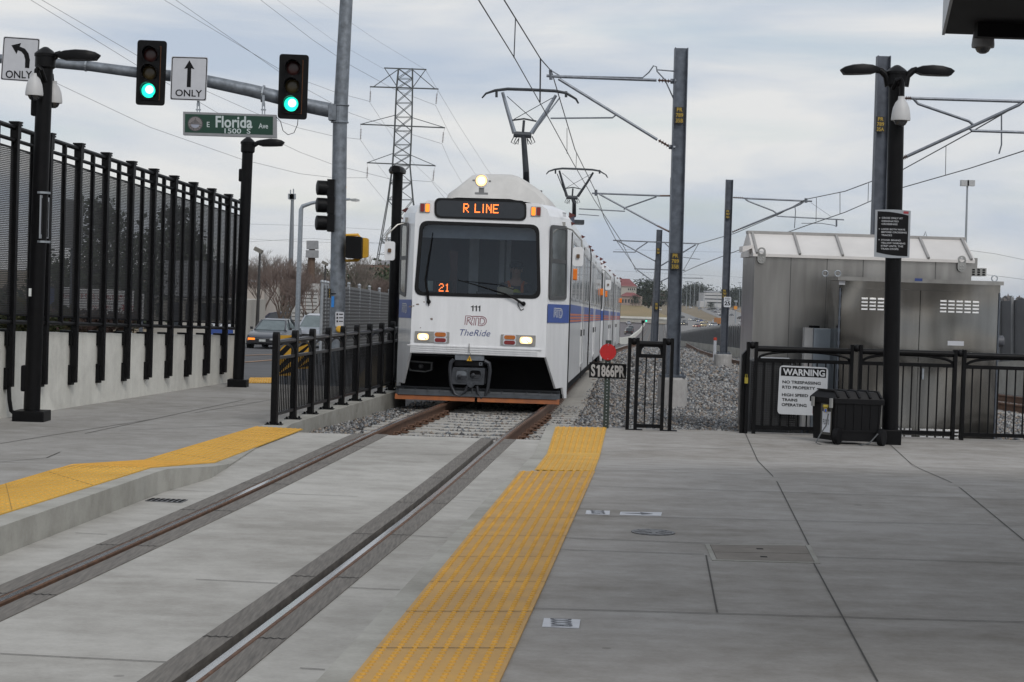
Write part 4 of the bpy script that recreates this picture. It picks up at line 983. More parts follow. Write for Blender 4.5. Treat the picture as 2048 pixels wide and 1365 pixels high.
# pantographs
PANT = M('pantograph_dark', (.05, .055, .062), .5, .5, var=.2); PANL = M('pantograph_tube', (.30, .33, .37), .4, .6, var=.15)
def panto(Y, sc, c, base_y, light):
    """sc px scale relative to first, c pixel of head centre"""
    pl = FY(Y); X = lambda dx, dy: (c[0] + dx * sc, c[1] + dy * sc)
    hd = [(-96, 14), (-88, 5), (-70, -1), (-45, -4), (0, -2.5), (50, 0), (72, 4), (92, 16), (97, 25)]
    m = MB(); 
    for o_, dy in ((-.17, 0), (.17, 3)):
        m.tube([pl.px(*X(x, y + dy), o_) for x, y in hd], [.012, .018, .026, .03, .03, .03, .026, .018, .012], 6)
    t = m.build('pantograph', PANT, train, smooth=True)
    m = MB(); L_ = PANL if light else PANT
    m.tube([pl.px(*X(-55, 4), 0), pl.px(*X(-46, 36), 0), pl.px(*X(-31, 86), 0)], [.03, .036, .045], 8); m.tube([pl.px(*X(52, 10), 0), pl.px(*X(34, 40), 0), pl.px(*X(3, 86), 0)], [.03, .036, .045], 8); m.build('upper_arm', L_, t, smooth=True)
    m = MB(); m.tube([pl.px(*X(-33, 88), 0), pl.px(*X(3, 90), 0)], .06, 8); m.tube([pl.px(*X(-35, 60), 0), pl.px(*X(-12, 57), 0), pl.px(*X(13, 62), 0)], .018, 6); m.tube([pl.px(*X(-12, 60), 0), pl.px(*X(-14, 84), 0)], .025, 6)
    m.tube([pl.px(*X(-46, 12), 0), pl.px(*X(10, 62), 0)], .007, 4); m.tube([pl.px(*X(45, 15), 0), pl.px(*X(-32, 58), 0)], .007, 4)
    for s in (-1, 1):
        for e in (0, 6): m.tube([pl.px(*X(-14 + s * (12 + e), 92), 0), pl.px(*X(-14 + s * (18 + e), 104), 0), pl.px(*X(-14 + s * (10 + e), 108), 0), pl.px(*X(-14 + s * (8), 96), 0)], .010, 5)
    for x in (-67, 72): m.bar(pl.px(*X(x, 2), 0), pl.px(*X(x, 14), 0), .05)
    m.build('cross_frame', PANT, t)
    m = MB(); m.tube([pl.px(*X(-13, 92), 0), pl.px(c[0] + (-8) * sc, base_y - 10, 0), pl.px(c[0] + (-7) * sc, base_y + 16, -.4)], [.05, .06, .065], 8); m.build('lower_arm', PANT, t, smooth=True)
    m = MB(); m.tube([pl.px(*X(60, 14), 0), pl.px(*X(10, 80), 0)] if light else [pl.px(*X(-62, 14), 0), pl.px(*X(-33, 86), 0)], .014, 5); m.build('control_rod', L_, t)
    b = pl.px(c[0] - 8 * sc, base_y + 16, -.4); m = MB(); m.bx(b.x - .32, b.x + .32, b.y - .4, b.y + .5, b.z - .25, b.z - .12); m.build('base_frame', PANT, t)
panto(37.0, 1.0, (1060, 181), 352, True)
panto(59.0, .635, (1153.5, 339), 416, False)

# --- the driver
SKIN = M('skin', (.42, .25, .18), .6, var=.08); NAVY = M('navy_uniform', (.02, .024, .045), .8); VEST = M('hi_vis_yellow', (.55, .6, .05), .7, var=.1); VOR = M('hi_vis_orange', (.7, .16, .03), .7)
hc = P(1033, 541, 29.75)
drv = thing('person', 'train driver in dark cap and yellow safety vest seated behind the windshield', 'person', hc - Vector((0, -.1, .8)))
S = Matrix.Translation(hc) @ Matrix.Rotation(math.pi - HD1 + .05, 4, 'Z')     # local +y is where the driver looks
def skin_mesh(verts, edges, radii):
    me = bpy.data.meshes.new('s'); me.from_pydata(verts, edges, []); ob = bpy.data.objects.new('s', me); COL.objects.link(ob)
    md = ob.modifiers.new('k', 'SKIN'); md.use_smooth_shade = True
    for i, r in enumerate(radii): me.skin_vertices[0].data[i].radius = (r, r) if not isinstance(r, tuple) else r
    me.skin_vertices[0].data[0].use_root = True
    sb = ob.modifiers.new('b', 'SUBSURF'); sb.levels = 2
    bpy.context.view_layer.update(); em = bpy.data.meshes.new_from_object(ob.evaluated_get(bpy.context.evaluated_depsgraph_get()))
    vs = [q.co.copy() for q in em.vertices]; fs = [tuple(p.vertices) for p in em.polygons]
    bpy.data.objects.remove(ob); bpy.data.meshes.remove(em); bpy.data.meshes.remove(me); return vs, fs
V_ = [(0, -.08, -.75), (0, -.06, -.55), (0, -.04, -.36), (0, -.03, -.22), (0, 0, -.13), (0, .02, -.02), (0, .02, .06),
      (.19, -.02, -.26), (.26, .08, -.50), (.20, .36, -.50), (.18, .44, -.49), (-.19, -.02, -.26), (-.26, .08, -.50), (-.20, .36, -.50), (-.18, .44, -.49),
      (.12, .02, -.80), (.14, .42, -.78), (.14, .44, -1.2), (.14, .54, -1.24), (-.12, .02, -.80), (-.14, .42, -.78), (-.14, .44, -1.2), (-.14, .54, -1.24)]
E_ = [(0, 1), (1, 2), (2, 3), (3, 4), (4, 5), (5, 6), (3, 7), (7, 8), (8, 9), (9, 10), (3, 11), (11, 12), (12, 13), (13, 14), (0, 15), (15, 16), (16, 17), (17, 18), (0, 19), (19, 20), (20, 21), (21, 22)]
Rr = [(.17, .12), (.16, .115), (.17, .12), (.12, .10), .055, (.085, .10), (.075, .09), .075, .055, .042, .035, .075, .055, .042, .035, .09, .07, .055, .04, .09, .07, .055, .04]
vs, fs = skin_mesh(V_, E_, Rr); m = MB(); m.add([S @ q for q in vs], fs)
def addm(c, r, sc): m.ball(S @ Vector(c), r, 8, 6, sc)
addm((0, .115, -.01), .016, (1, 1.2, 1.4)); addm((.085, .0, 0), .025, (.4, .8, 1.3)); addm((-.085, .0, 0), .025, (.4, .8, 1.3))
for s in (-1, 1):       # fingers curled on the controls
    for k in range(4): m.tube([S @ Vector((s * (.18 + (k - 1.5) * .018), .47, -.485)), S @ Vector((s * (.18 + (k - 1.5) * .019), .52 + .006 * (k % 3), -.49)), S @ Vector((s * (.18 + (k - 1.5) * .018), .535, -.525))], [.010, .009, .007], 5)
    m.tube([S @ Vector((s * .15, .44, -.485)), S @ Vector((s * .13, .48, -.495)), S @ Vector((s * .14, .51, -.51))], [.011, .010, .008], 5)
m.build('body', SKIN, drv, smooth=True)
m = MB()
for s in (-1, 1): m.ball(S @ Vector((s * .032, .105, .022)), .012, 6, 4)
m.build('sunglasses', BLACK, drv)
m = MB(); m.bar(S @ Vector((-.022, .112, -.055)), S @ Vector((.022, .112, -.055)), .006, .008); m.build('mouth', M('lips', (.28, .10, .09), .6), drv)
m = MB(); m.lathe(S @ Vector((0, .0, .045)), [(.112, 0), (.115, .03), (.10, .075), (.06, .10), (.01, .105)], 14); m.prism([(-.09, .07), (-.07, .16), (0, .19), (.07, .16), (.09, .07)], Pl(S @ Vector((0, 0, .05)), S.to_3x3() @ Vector((1, 0, 0)), S.to_3x3() @ Vector((0, 1, 0))), -.006, .006); m.build('cap', NAVY, drv, smooth=True)
vs, fs = skin_mesh(V_[:4] + [(.19, -.02, -.26), (.27, .10, -.52), (.21, .34, -.51), (-.19, -.02, -.26), (-.27, .10, -.52), (-.21, .34, -.51)], [(0, 1), (1, 2), (2, 3), (3, 4), (4, 5), (5, 6), (3, 7), (7, 8), (8, 9)], [(.19, .14), (.18, .135), (.19, .14), (.135, .115), .09, .07, .052, .09, .07, .052])
m = MB(); m.add([S @ q for q in vs], fs); m.build('shirt', NAVY, drv, smooth=True)
vs, fs = skin_mesh(V_[:4], [(0, 1), (1, 2), (2, 3)], [(.205, .155), (.195, .15), (.205, .155), (.15, .128)]); m = MB(); m.add([S @ q for q in vs], fs); vb = m.build('vest', VEST, drv, smooth=True)
m = MB()
for s in (-1, 1): m.tube([S @ Vector((s * .09, .12, -.60)), S @ Vector((s * .10, .125, -.40)), S @ Vector((s * .10, .10, -.24)), S @ Vector((s * .12, .0, -.185))], .024, 6)
m.build('orange_braces', VOR, vb)

# ================================================================== POLES, SIGNALS, SIGNS
def lamp_post(name, label, base, Y, top, bw, bh, r, heads, cap=.115, grp='black lamp posts on the platforms'):
    """base px (centre of the foot), top px of the pole; heads: list of (px list of the arm, head px start, head px end)"""
    pl = FY(Y); b = pl.px(*base); tp = pl.px(*top)
    t = thing(name, label, 'lamp post', b, grp)
    m = MB(); m.bx(b.x - bw / 2, b.x + bw / 2, Y - bw / 2, Y + bw / 2, b.z - .02, b.z + bh); m.build('base', BLACK, t, bevel=.012)
    m = MB(); m.tube([b + Vector((0, 0, bh - .01)), tp], [r * 1.03, r], 20); m.build('pole', BLACK, t, smooth=True)
    m = MB(); m.lathe(tp, [(r * 1.02, -.16), (r * 1.28, -.14), (r * 1.28, -.02), (r * 1.38, -.02), (r * 1.38, .01), (r * .9, .05), (.03, .085), (.01, .09)], 20); m.build('cap', BLACK, t, smooth=True)
    for arm, h0, h1 in heads:
        m = MB(); m.tube([pl.px(*q) for q in arm], [r * .62, r * .48, r * .42, r * .42][:len(arm)] if len(arm) <= 4 else r * .45, 10); a = m.build('arm', BLACK, t, smooth=True)
        p0, p1 = pl.px(*h0), pl.px(*h1); ax = (p1 - p0); ln = ax.length; m = MB(); rg = []
        for s, w_, up, dn in ((0, .35, .012, .0), (.06, .6, .03, .03), (.2, .85, .055, .05), (.45, 1, .068, .052), (.7, 1, .062, .052), (.9, .8, .04, .05), (1, .45, .012, .0)):
            c = p0 + ax * s; hw = .115 * w_ * ln / .52
            rg.append([c + Vector((0, y * hw, z)) for y, z in ((-1, 0), (-.8, up * .8), (-.3, up), (.3, up), (.8, up * .8), (1, 0), (.92, -dn), (-.92, -dn))])
        m.loft(rg); hd = m.build('lamp_head', BLACK, a, smooth=True)
    return t, pl, b, tp
YR = GP(1777, 888).y - .05
lampR, plR, bR, tR = lamp_post('lamp_post', 'black twin head lamp post rising behind the black tool box', (1779, 888), YR, (1794, 146), .23, .17, .092, [([(1779, 172), (1773, 152), (1762, 142), (1752, 140)], (1760, 139), (1681, 141)), ([(1808, 172), (1814, 152), (1826, 142), (1834, 140)], (1828, 141), (1908, 144))])
YLf = GP(63, 842, pzL).y
lampL, plL, bL, tL = lamp_post('lamp_post', 'black lamp post in front of the tall fence carrying two white dome cameras', (63, 842), YLf, (91, 110), .36, .12, .09, [([(101, 130), (104, 118), (114, 110), (122, 108)], (112, 111), (200, 112))])
YM = GP(476, 774, pzL).y
lampM, plM, bM, tM = lamp_post('lamp_post', 'black single head lamp post at the far end of the tall fence', (476, 774), YM, (496, 286), .30, .12, .085, [([(503, 302), (506, 292), (516, 286), (524, 284)], (514, 287), (569, 286))])
m = MB(); c = plL.px(52, 757); m.bx(c.x - .05, c.x + .06, YLf - .06, YLf + .06, c.z - .15, c.z + .15); m.build('service_box', BLACK, lampL, bevel=.02)
for s, (x, y) in ((lampM, (483, 351)), (lampL, (70, 215))):
    c = (plM if s is lampM else plL).px(x, y); m = MB(); m.bx(c.x - .04, c.x + .06, c.y - .05, c.y + .05, c.z - .1, c.z + .1); m.build('service_box', BLACK, s, bevel=.02)
m = MB(); c = plL.px(65, 585, .1); m.bx(c.x - .013, c.x + .013, c.y - .02, c.y + .005, c.z - .045, c.z + .045); m.build('reflector_tape', M('reflector_white', (.7, .72, .7), .3), lampL)
Y4 = 33.0; pl4 = FY(Y4); b4 = pl4.px(783, 700); b4.z = gz(Y4); t4 = pl4.px(796, 345)
lp4 = thing('lamp_post', 'black lamp post half hidden behind the left side of the train', 'lamp post', b4, 'black lamp posts on the platforms')
m = MB(); m.tube([b4, t4], .088, 16); m.build('pole', BLACK, lp4, smooth=True)
m = MB(); m.bx(b4.x - .18, b4.x + .18, Y4 - .18, Y4 + .18, b4.z - .02, b4.z + .12); m.build('base', BLACK, lp4)
rg = []; m = MB()
for y, k in ((-.62, .5), (-.5, .85), (-.3, 1), (0, 1), (.05, .7)):
    c = pl4.px(796, 343); rg.append([c + Vector((x * .145 * k, y, z * .06)) for x, z in ((-1, 0), (-.8, .8), (-.3, 1), (.3, 1), (.8, .8), (1, 0), (.9, -.8), (-.9, -.8))])
m.loft(rg); m.build('lamp_head', BLACK, lp4, smooth=True)

CAMW = M('camera_white', (.50, .50, .50), .45, var=.05); CAMD = M('camera_dome_smoke', (.03, .032, .036), .08, var=.1, spec=.8)
def dome_camera(label, c, s, stem, mat=None):
    """c centre of the housing rim, s radius; stem: list of points of the mounting arm"""
    t = thing('security_camera', label, 'security camera', c - Vector((0, 0, s)), 'dome cameras')
    m = MB(); m.lathe(c, [(s * .98, -.02), (s, 0), (s * .95, s * .5), (s * .85, s * 1.1), (s * .62, s * 1.65), (s * .36, s * 1.95), (s * .34, s * 2.3)], 20); m.build('housing', mat or CAMW, t, smooth=True)
    m = MB(); m.lathe(c, [(s * .72, 0), (s * .70, -s * .3), (s * .52, -s * .62), (s * .25, -s * .78), (.002, -s * .8)], 16); m.build('dome', CAMD, t, smooth=True)
    m = MB(); m.tube(stem, s * .26, 8); m.build('mount', BLACK, t, smooth=True); return t
plc = FY(YR - .2); dome_camera('white dome camera hung on the twin head lamp post', plc.px(1801.5, 238), .112, [plc.px(1803, 205), plc.px(1804, 165), plc.px(1801, 158), plc.px(1794, 160), plc.px(1792, 175, -.15)])
plc = FY(YLf - .22); dome_camera('left one of the two white dome cameras on the left lamp post', plc.px(68.5, 188), .10, [plc.px(71, 160), plc.px(73, 140), plc.px(77, 134), plc.px(82, 138), plc.px(84, 160, -.15)])
plc = FY(YLf + .16); dome_camera('right one of the two white dome cameras, partly behind the left lamp post', plc.px(107, 203), .10, [plc.px(105, 172), plc.px(103, 150), plc.px(99, 144), plc.px(95, 147), plc.px(92, 160)])
# --- platform rule sign on the twin lamp post
GREYS = M('sign_grey_plate', (.30, .32, .345), .45, var=.08); TXTG = M('sign_grey_lettering', (.42, .43, .45), .5, var=.05)
ps = FY(YR - .12)
t = thing('information_sign', 'grey and black platform rules sign strapped to the twin head lamp post', 'sign', ps.px(1785, 516))
q = lambda x, y: ps.uv(1720 + x / 10.5, 400 + y / 10.5)
m = MB(); top = [q(325 + (1068 - 325) * i / 6, 212 + 20 * i / 6 - 16 * math.sin(math.pi * i / 6)) for i in range(7)]; bot = [q(1038 - (1038 - 297) * i / 6, 1215 - 20 * i / 6 + 18 * math.sin(math.pi * i / 6)) for i in range(7)]
m.prism(top + bot, ps, -.012, 0); m.build('plate', GREYS, t)
m = MB(); top = [q(370 + (1020 - 370) * i / 6, 240 + 90 * i / 6 - 22 * math.sin(math.pi * i / 6)) for i in range(7)]; bot = [q(995 - (995 - 345) * i / 6, 1187 - 85 * i / 6 + 20 * math.sin(math.pi * i / 6)) for i in range(7)]
m.prism(top + bot, ps, 0, .002); m.build('black_panel', INK, t)
m = MB()
for sx, x0, y0, x1, y1 in (('CROSS ONLY AT', 458, 360, 897, 412), ('DESIGNATED', 456, 428, 810, 474), ('CROSSINGS', 452, 488, 785, 535), ('LOOK BOTH WAYS', 452, 597, 945, 648), ('BEFORE CROSSING', 450, 658, 980, 710), ('TRACKS', 447, 722, 668, 766), ('STAND BEHIND', 443, 826, 855, 872), ('YELLOW WARNING', 440, 886, 948, 938), ('STRIP UNTIL THE', 438, 948, 903, 1000), ('TRAIN STOPS', 436, 1010, 806, 1058)):
    a0, b1 = q(x0, y0); a1, b0 = q(x1, y1); text(m, sx, ps, a0, a1, b0, b1, .004, .02)
for y in (380, 612, 838): c = q(412 - (y - 380) * .03, y); m.flat([(c[0] + .006 * math.cos(i * .785), c[1] + .006 * math.sin(i * .785)) for i in range(8)], ps, .004)
m.build('lettering', TXTG, t)
m = MB(); m.prism([q(915, 240), q(1022, 248), q(1018, 298), q(912, 290)], ps, 0, .002); m.build('red_label', M('label_red', (.30, .03, .04), .5), t)
# side-on sign on the left lamp
lsx = plL.px(91, 430); sp_ = Pl(plL.px(93, 480, .02), (.22, .97, 0), (0, 0, 1)); 
t = thing('information_sign', 'platform rules sign seen edge-on on the left lamp post', 'sign', plL.px(97, 480))
c0 = plL.uv(88, 392)[1]; c1 = plL.uv(88, 478)[1]; base = plL.px(88, 435, .0); sp_ = Pl((base.x, base.y - .16, 0), (-.035, 1, 0), (0, 0, 1))
m = MB(); m.prism([(0, c1), (.46, c1 + .01), (.46, c0 - .01), (0, c0)], sp_, -.012, 0); m.build('plate', GREYS, t); m = MB(); m.prism([(.04, c1 + .05), (.42, c1 + .02), (.42, c0 - .06), (.04, c0 - .03)], sp_, 0, .003); m.build('black_panel', INK, t)
m = MB()
for k in range(10): 
    z = c0 - .09 - k * (c0 - c1 - .14) / 10 - (.02 if k > 2 else 0) - (.02 if k > 5 else 0); text(m, ('CROSS ONLY AT', 'DESIGNATED', 'CROSSINGS', 'LOOK BOTH WAYS', 'BEFORE CROSSING', 'TRACKS', 'STAND BEHIND', 'YELLOW WARNING', 'STRIP UNTIL THE', 'TRAIN STOPS')[k], sp_, .10, (.33, .29, .27, .35, .36, .22, .31, .36, .34, .3)[k], z - .018, z, .005, .02)
m.build('lettering', TXTG, t)
for y in (386, 484): c = plL.px(84, y); m = MB(); m.lathe(c, [(.095, -.012), (.095, .012)], 20); m.build('strap', GALVL, t)

# --- traffic signal mast
YT = 40.0; pt = FY(YT)
b = pt.px(674, 745); b.z = gz(YT) - .3; tp = pt.px(699, -120); br = tp.xy
GS = M('signal_pole_galvanised', (.20, .22, .245), .5, .6, var=.35, scale=7, detail=9)
mast = thing('traffic_signal_pole', 'thick galvanised traffic signal pole with a long mast arm over the street', 'signal pole', b)
m = MB(); m.tube([b, pt.px(680, 240), tp], [.170, .150, .128], 24); m.build('pole', GS, mast, smooth=True)
pts = [(660, 221), (610, 211), (560, 196), (500, 181), (415, 163), (340, 152), (270, 145), (180, 133), (100, 126), (0, 118), (-90, 112)]
m = MB(); m.tube([pt.px(*q_) for q_ in pts], [.155, .152, .145, .137, .128, .118, .112, .105, .10, .095, .09], 18); m.build('mast_arm', GS, mast, smooth=True)
m = MB(); c = pt.px(680, 228); m.lathe(c, [(.16, -.19), (.19, -.19), (.19, -.17), (.17, -.15), (.17, .15), (.19, .17), (.19, .19), (.16, .19)], 20); cx = pt.px(664, 226); m.bx(cx.x - .06, cx.x + .1, YT - .17, YT + .17, cx.z - .16, cx.z + .17); m.build('arm_clamp', GS, mast)
for x, y, h in ((173, 131, .12), (526, 188, .17), (397, 158, .14)): c = pt.px(x, y); m = MB(); m.lathe(c, [(h + .012, -.018), (h + .012, .018)], 16, (1, 0, -.12)); m.build('band_clamp', GALVL, mast)
YG = YT - .30; pg = FY(YG)
GRL = M('lit_green_lens', (.02, .92, .62), .3, var=0, emit=1.25); GRC = M('lit_green_core', (.62, 1.0, .90), .3, var=0, emit=2.2); RLO = M('unlit_red_lens', (.035, .010, .009), .3, var=.2); YLO = M('unlit_amber_lens', (.045, .032, .010), .3, var=.2)
SIGB = M('signal_housing_black', (.006, .006, .0065), .5, var=.2, spec=.15); ORT = M('backplate_orange_tape', (.20, .07, .015), .6, var=.3, scale=30)
def signal(label, q, lx, ly):
    """q: four pixel corners of the backplate (tl tr br bl), lx/ly lens centres"""
    t = thing('traffic_light', label, 'traffic light', pg.px((q[2][0] + q[3][0]) / 2, q[2][1]), 'traffic lights over the street')
    po = rq([pg.uv(*p) for p in q], .07, 4); m = MB(); m.prism(po, pg, -.02, 0); m.build('backplate', SIGB, t)
    w_ = .155; m = MB()
    zt_ = pg.uv(lx[0], ly[0])[1] + .19; zb_ = pg.uv(lx[2], ly[2])[1] - .19; xa = pg.uv(lx[1], ly[1])[0]
    m.prism([(xa - .19, zb_), (xa + .19, zb_), (xa + .19, zt_), (xa - .19, zt_)], pg, -.22, .03); m.build('housing', SIGB, t)
    ins = [pg.uv(*p) for p in q]; po = shrink(ins, .115); pi = shrink(ins, .122); m = MB(); m.ring(po, pi, pg, .001, .004); m.build('tape', ORT, t)
    for k in range(3):
        c = pg.px(lx[k], ly[k]); m = MB(); m.lathe(c, [(.150, .032), (.13, .05), (.08, .06), (.01, .062)], 24, (0, -1, 0)); ln = m.build('lens', (RLO, YLO, GRL)[k], t, smooth=True)
        if k == 2: m = MB(); m.lathe(c + Vector((.02, -.01, .02)), [(.085, .055), (.06, .068), (.01, .072)], 18, (0, -1, 0)); m.build('bulb_glow', GRC, ln, smooth=True)
        m = MB(); n = 22; rg = []
        for i in range(n + 1):
            a = R_(-50 + 280 * i / n); rg.append([c + Vector((math.cos(a) * r_, -d_, math.sin(a) * r_)) for r_, d_ in ((.165, .03), (.165, .03 + .24 * (.45 + .55 * max(0, math.sin(a)))), (.158, .03 + .24 * (.45 + .55 * max(0, math.sin(a)))), (.158, .03))])
        m.loft(rg); m.build('visor', SIGB, ln, smooth=True)
    return t
signal('left of the two green traffic lights on the mast arm, beside the left turn sign', [(275, 80), (334, 82.5), (329, 212), (271, 210)], (302, 300, 298), (110, 146, 182))
signal('right of the two green traffic lights on the mast arm, nearest the pole', [(559, 108), (618, 110.5), (613.5, 240), (555, 237.5)], (587, 585, 583), (137, 173, 209))
m = MB(); m.tube([pg.px(552, 234, -.05), pg.px(556, 238, -.05), pg.px(561, 243), pg.px(566, 262), pg.px(576, 270), pg.px(588, 266), pg.px(595, 250), pg.px(596, 238)], .008, 6)
tag(m.build('signal_cable', BLACK2, smooth=True), 'thin black cable looping under the right green traffic light', 'cable')
WSIGN = M('regulatory_sign_white', (.52, .53, .56), .4, var=.05)
def plate_sign(name, label, q, border, mats=None, off=.0, grp=None):
    t = thing(name, label, 'sign', pg.px((q[2][0] + q[3][0]) / 2, q[2][1]), grp)
    po = rq([pg.uv(*p) for p in q], .04, 4); m = MB(); m.prism(po, pg, -.01, 0); m.build('plate', WSIGN, t)
    m = MB(); m.ring(shrink(po, .012), shrink(po, .030), pg, .001, .003); m.build('border', INK, t); return t
t = plate_sign('lane_sign', 'white straight ahead ONLY sign between the two green traffic lights', [(343, 113), (416, 115), (412.5, 202.5), (340, 200)], 1)
c = lambda x, y: pg.uv(x, y)
m = MB(); m.flat([c(*p) for p in ((379, 121), (389, 139), (382.5, 137), (381.5, 175), (373.5, 174.5), (375, 137), (368.5, 138))], pg, .004); text_px(m, 'ONLY', pg, (351, 179, 404, 194.5), .004, .015); m.build('arrow_and_text', INK, t)
t = plate_sign('lane_sign', 'white left turn ONLY sign behind the left lamp post', [(7, 73), (80, 78), (73, 165), (1, 160)], 1)
m = MB(); m.flat([c(*p) for p in ((23, 91), (42.5, 86.5), (39.5, 93.5), (50, 98), (57, 107), (60, 120), (58.5, 137), (50, 136), (50.5, 120), (48, 110), (43, 104), (36, 101), (33, 108.5))], pg, .004); text_px(m, 'ONLY', pg, (11.5, 141, 64, 158), .004, .015); m.build('arrow_and_text', INK, t)
# street name sign hanging below the arm
SGREY = M('sign_frame_grey', (.27, .275, .285), .45, .3, var=.1); SGRN = M('street_sign_green', (.004, .040, .022), .3, var=.1); SWHT = M('street_sign_white', (.50, .56, .56), .5, var=.03)
t = thing('street_name_sign', 'green street name sign reading E Florida Ave hanging under the mast arm', 'street sign', pg.px(458, 272))
u = lambda x, y: pg.uv(360 + x / 7.877, 215 + y / 7.877)
m = MB(); m.prism([u(48, 68), u(1512, 118), u(1518, 482), u(48, 435)], pg, -.16, 0); m.build('frame', SGREY, t)
m = MB(); m.prism([u(80, 105), u(1466, 147), u(1462, 437), u(76, 395)], pg, 0, .003); m.build('face', SGRN, t)
def text_q(m, sx, x0, y0, x1, y1, sl, off, bold):
    """lettering on the slightly dropping sign: box measured in crop pixels, sl = slope"""
    vs, fs = glyphs(sx, bold, 0); xa = min(v[0] for v in vs); xb = max(v[0] for v in vs); ya = min(v[1] for v in vs); yb = max(v[1] for v in vs); o = []
    for x, y in vs:
        X = x0 + (x - xa) / (xb - xa) * (x1 - x0); Y = y1 - (y - ya) / (yb - ya) * (y1 - y0) + (X - x0) * sl; o.append(pg.at(*u(X, Y), off))
    m.add(o, fs)
m = MB(); text_q(m, 'Florida', 562, 134, 1140, 320, .02, .006, .022); text_q(m, 'E', 424, 230, 468, 312, .03, .006, .01); text_q(m, 'Ave', 1238, 250, 1388, 333, .03, .006, .012); text_q(m, '1500  S', 702, 332, 1112, 412, .015, .006, .012); m.build('lettering', SWHT, t)
cc = u(240, 260); rad = abs(u(360, 260)[0] - cc[0]); DISC = M('seal_grey', (.22, .20, .20), .6, var=.1)
m = MB(); circ = lambda r, n=32: [(cc[0] + r * math.cos(i * 2 * math.pi / n), cc[1] + r * math.sin(i * 2 * math.pi / n)) for i in range(n)]
m.flat(circ(rad), pg, .0055); m.m = 1; m.ring(circ(rad * .99), circ(rad * .90), pg, .005, .0075); m.stroke([(cc[0] - rad * .85, cc[1] - rad * .02), (cc[0] + rad * .85, cc[1] - rad * .06)], pg, rad * .06, .0078)
for x, h in ((-.55, .2), (-.35, .35), (-.15, .5), (0, .75), (.15, .5), (.35, .35), (.55, .2)): m.stroke([(cc[0] + x * rad, cc[1] + rad * .05), (cc[0] + x * rad * .8, cc[1] + h * rad)], pg, rad * .07, .0078)
m.m = 2; m.flat([(cc[0] + rad * .55 * math.cos(a), cc[1] - rad * .1 + rad * .45 * math.sin(a)) for a in [math.pi + i * math.pi / 10 for i in range(11)]], pg, .0072)
m.m = 1
for k, ch in enumerate('AURORA'):
    a = R_(210 + k * 24); p_ = (cc[0] + rad * .72 * math.cos(a), cc[1] + rad * .72 * math.sin(a)); text(m, ch, Pl(pg.at(*p_, 0), (math.cos(a + math.pi / 2), 0, math.sin(a + math.pi / 2)), (math.cos(a + math.pi), 0, math.sin(a + math.pi))), -.016, .016, -.022, .022, .0085, .01)
m.build('seal', [DISC, M('seal_dark', (.05, .05, .055), .6), M('seal_pale', (.33, .35, .42), .6)], t)
for x in (395.5, 526):
    m = MB()
    for dx in (-.05, .05): m.bar(pg.px(x, 206 if x < 500 else 206, -.08) + Vector((dx * .5, 0, 0)), pg.px(x, 226 if x < 500 else 230, -.08) + Vector((dx * .5, 0, 0)), .02)
    m.bar(pg.px(x - 5, 219, -.08), pg.px(x + 5, 219.5, -.08), .03); m.bar(pg.px(x, 190, -.08), pg.px(x, 212, -.08), .05)
    m.build('hanger', GALVL, t)
# side mounted signal on the pole, seen from the side
t = thing('traffic_light', 'traffic light on the side of the signal pole seen edge-on', 'traffic light', pt.px(655, 462))
YH = M('signal_yellow', (.55, .30, .05), .5)
for y in (377, 411.5, 447):
    c0 = pt.px(660 - (y - 377) * .03, y); m = MB(); m.lathe(c0 + Vector((-.10, -.05, 0)), [(.15, -.06), (.155, 0), (.155, .16), (.13, .17)], 20, (-.95, -.31, 0)); m.build('visor', SIGB, t, smooth=True)
    m = MB(); m.lathe(pt.px(690 - (y - 377) * .03, y - 2), [(.03, -.04), (.05, 0), (.03, .03)], 10, (1, 0, 0)); m.build('bracket', YH, t)
    c0 = pt.px(668, y); m = MB(); m.bx(c0.x - .13, c0.x + .02, YT - .18, YT + .18, c0.z - .18, c0.z + .18); m.build('housing', SIGB, t)
# pedestrian signal
PY = M('pedestrian_signal_yellow', (.62, .34, .025), .5, var=.12)
t = thing('pedestrian_signal', 'black and yellow pedestrian signal on the signal pole', 'pedestrian signal', pt.px(713, 525))
po = [pt.uv(*p) for p in ((695, 473), (727, 475), (726, 519), (694, 517))]; m = MB(); m.prism(rq(po, .04, 3), pt, .10, .42); m.build('visor', SIGB, t)
po = [pt.uv(*p) for p in ((706, 474), (737, 477), (736.5, 515), (706, 519))]; m = MB(); m.prism(rq(po, .04, 3), pt, -.18, .09); m.build('housing', PY, t)
m = MB()
for pts in ([(690, 471), (716, 470), (719, 475)], [(688, 522), (716, 521), (719, 517)]): m.tube([pt.px(*p) for p in pts], .03, 8)
m.build('bracket', PY, t, smooth=True)
t = thing('push_button_sign', 'small crosswalk instruction sign with yellow push button on the signal pole', 'sign', pt.px(680, 664))
pb = FY(YT - .2); po = rq([pb.uv(*p) for p in ((671, 624), (688, 624.5), (687, 654), (670.5, 653.5))], .02, 2); m = MB(); m.prism(po, pb, -.01, 0); m.m = 1
for k in range(3):
    y = 629 + k * 7; m.prism([pb.uv(*p) for p in ((673, y - 2), (676, y - 2), (676, y + 2), (673, y + 2))], pb, 0, .003); m.stroke([pb.uv(678, y), pb.uv(686, y)], pb, .02, .003)
m.build('plate', [WSIGN, INK], t); m = MB(); m.lathe(pb.px(679, 659), [(.07, -.05), (.075, .04), (.05, .07), (.01, .075)], 14, (0, -1, 0)); m.build('button', PY, t)
TAGB = M('pole_tag_black', (.016, .016, .016), .5); TAGY = M('pole_tag_yellow', (.44, .29, .03), .5, var=.06)
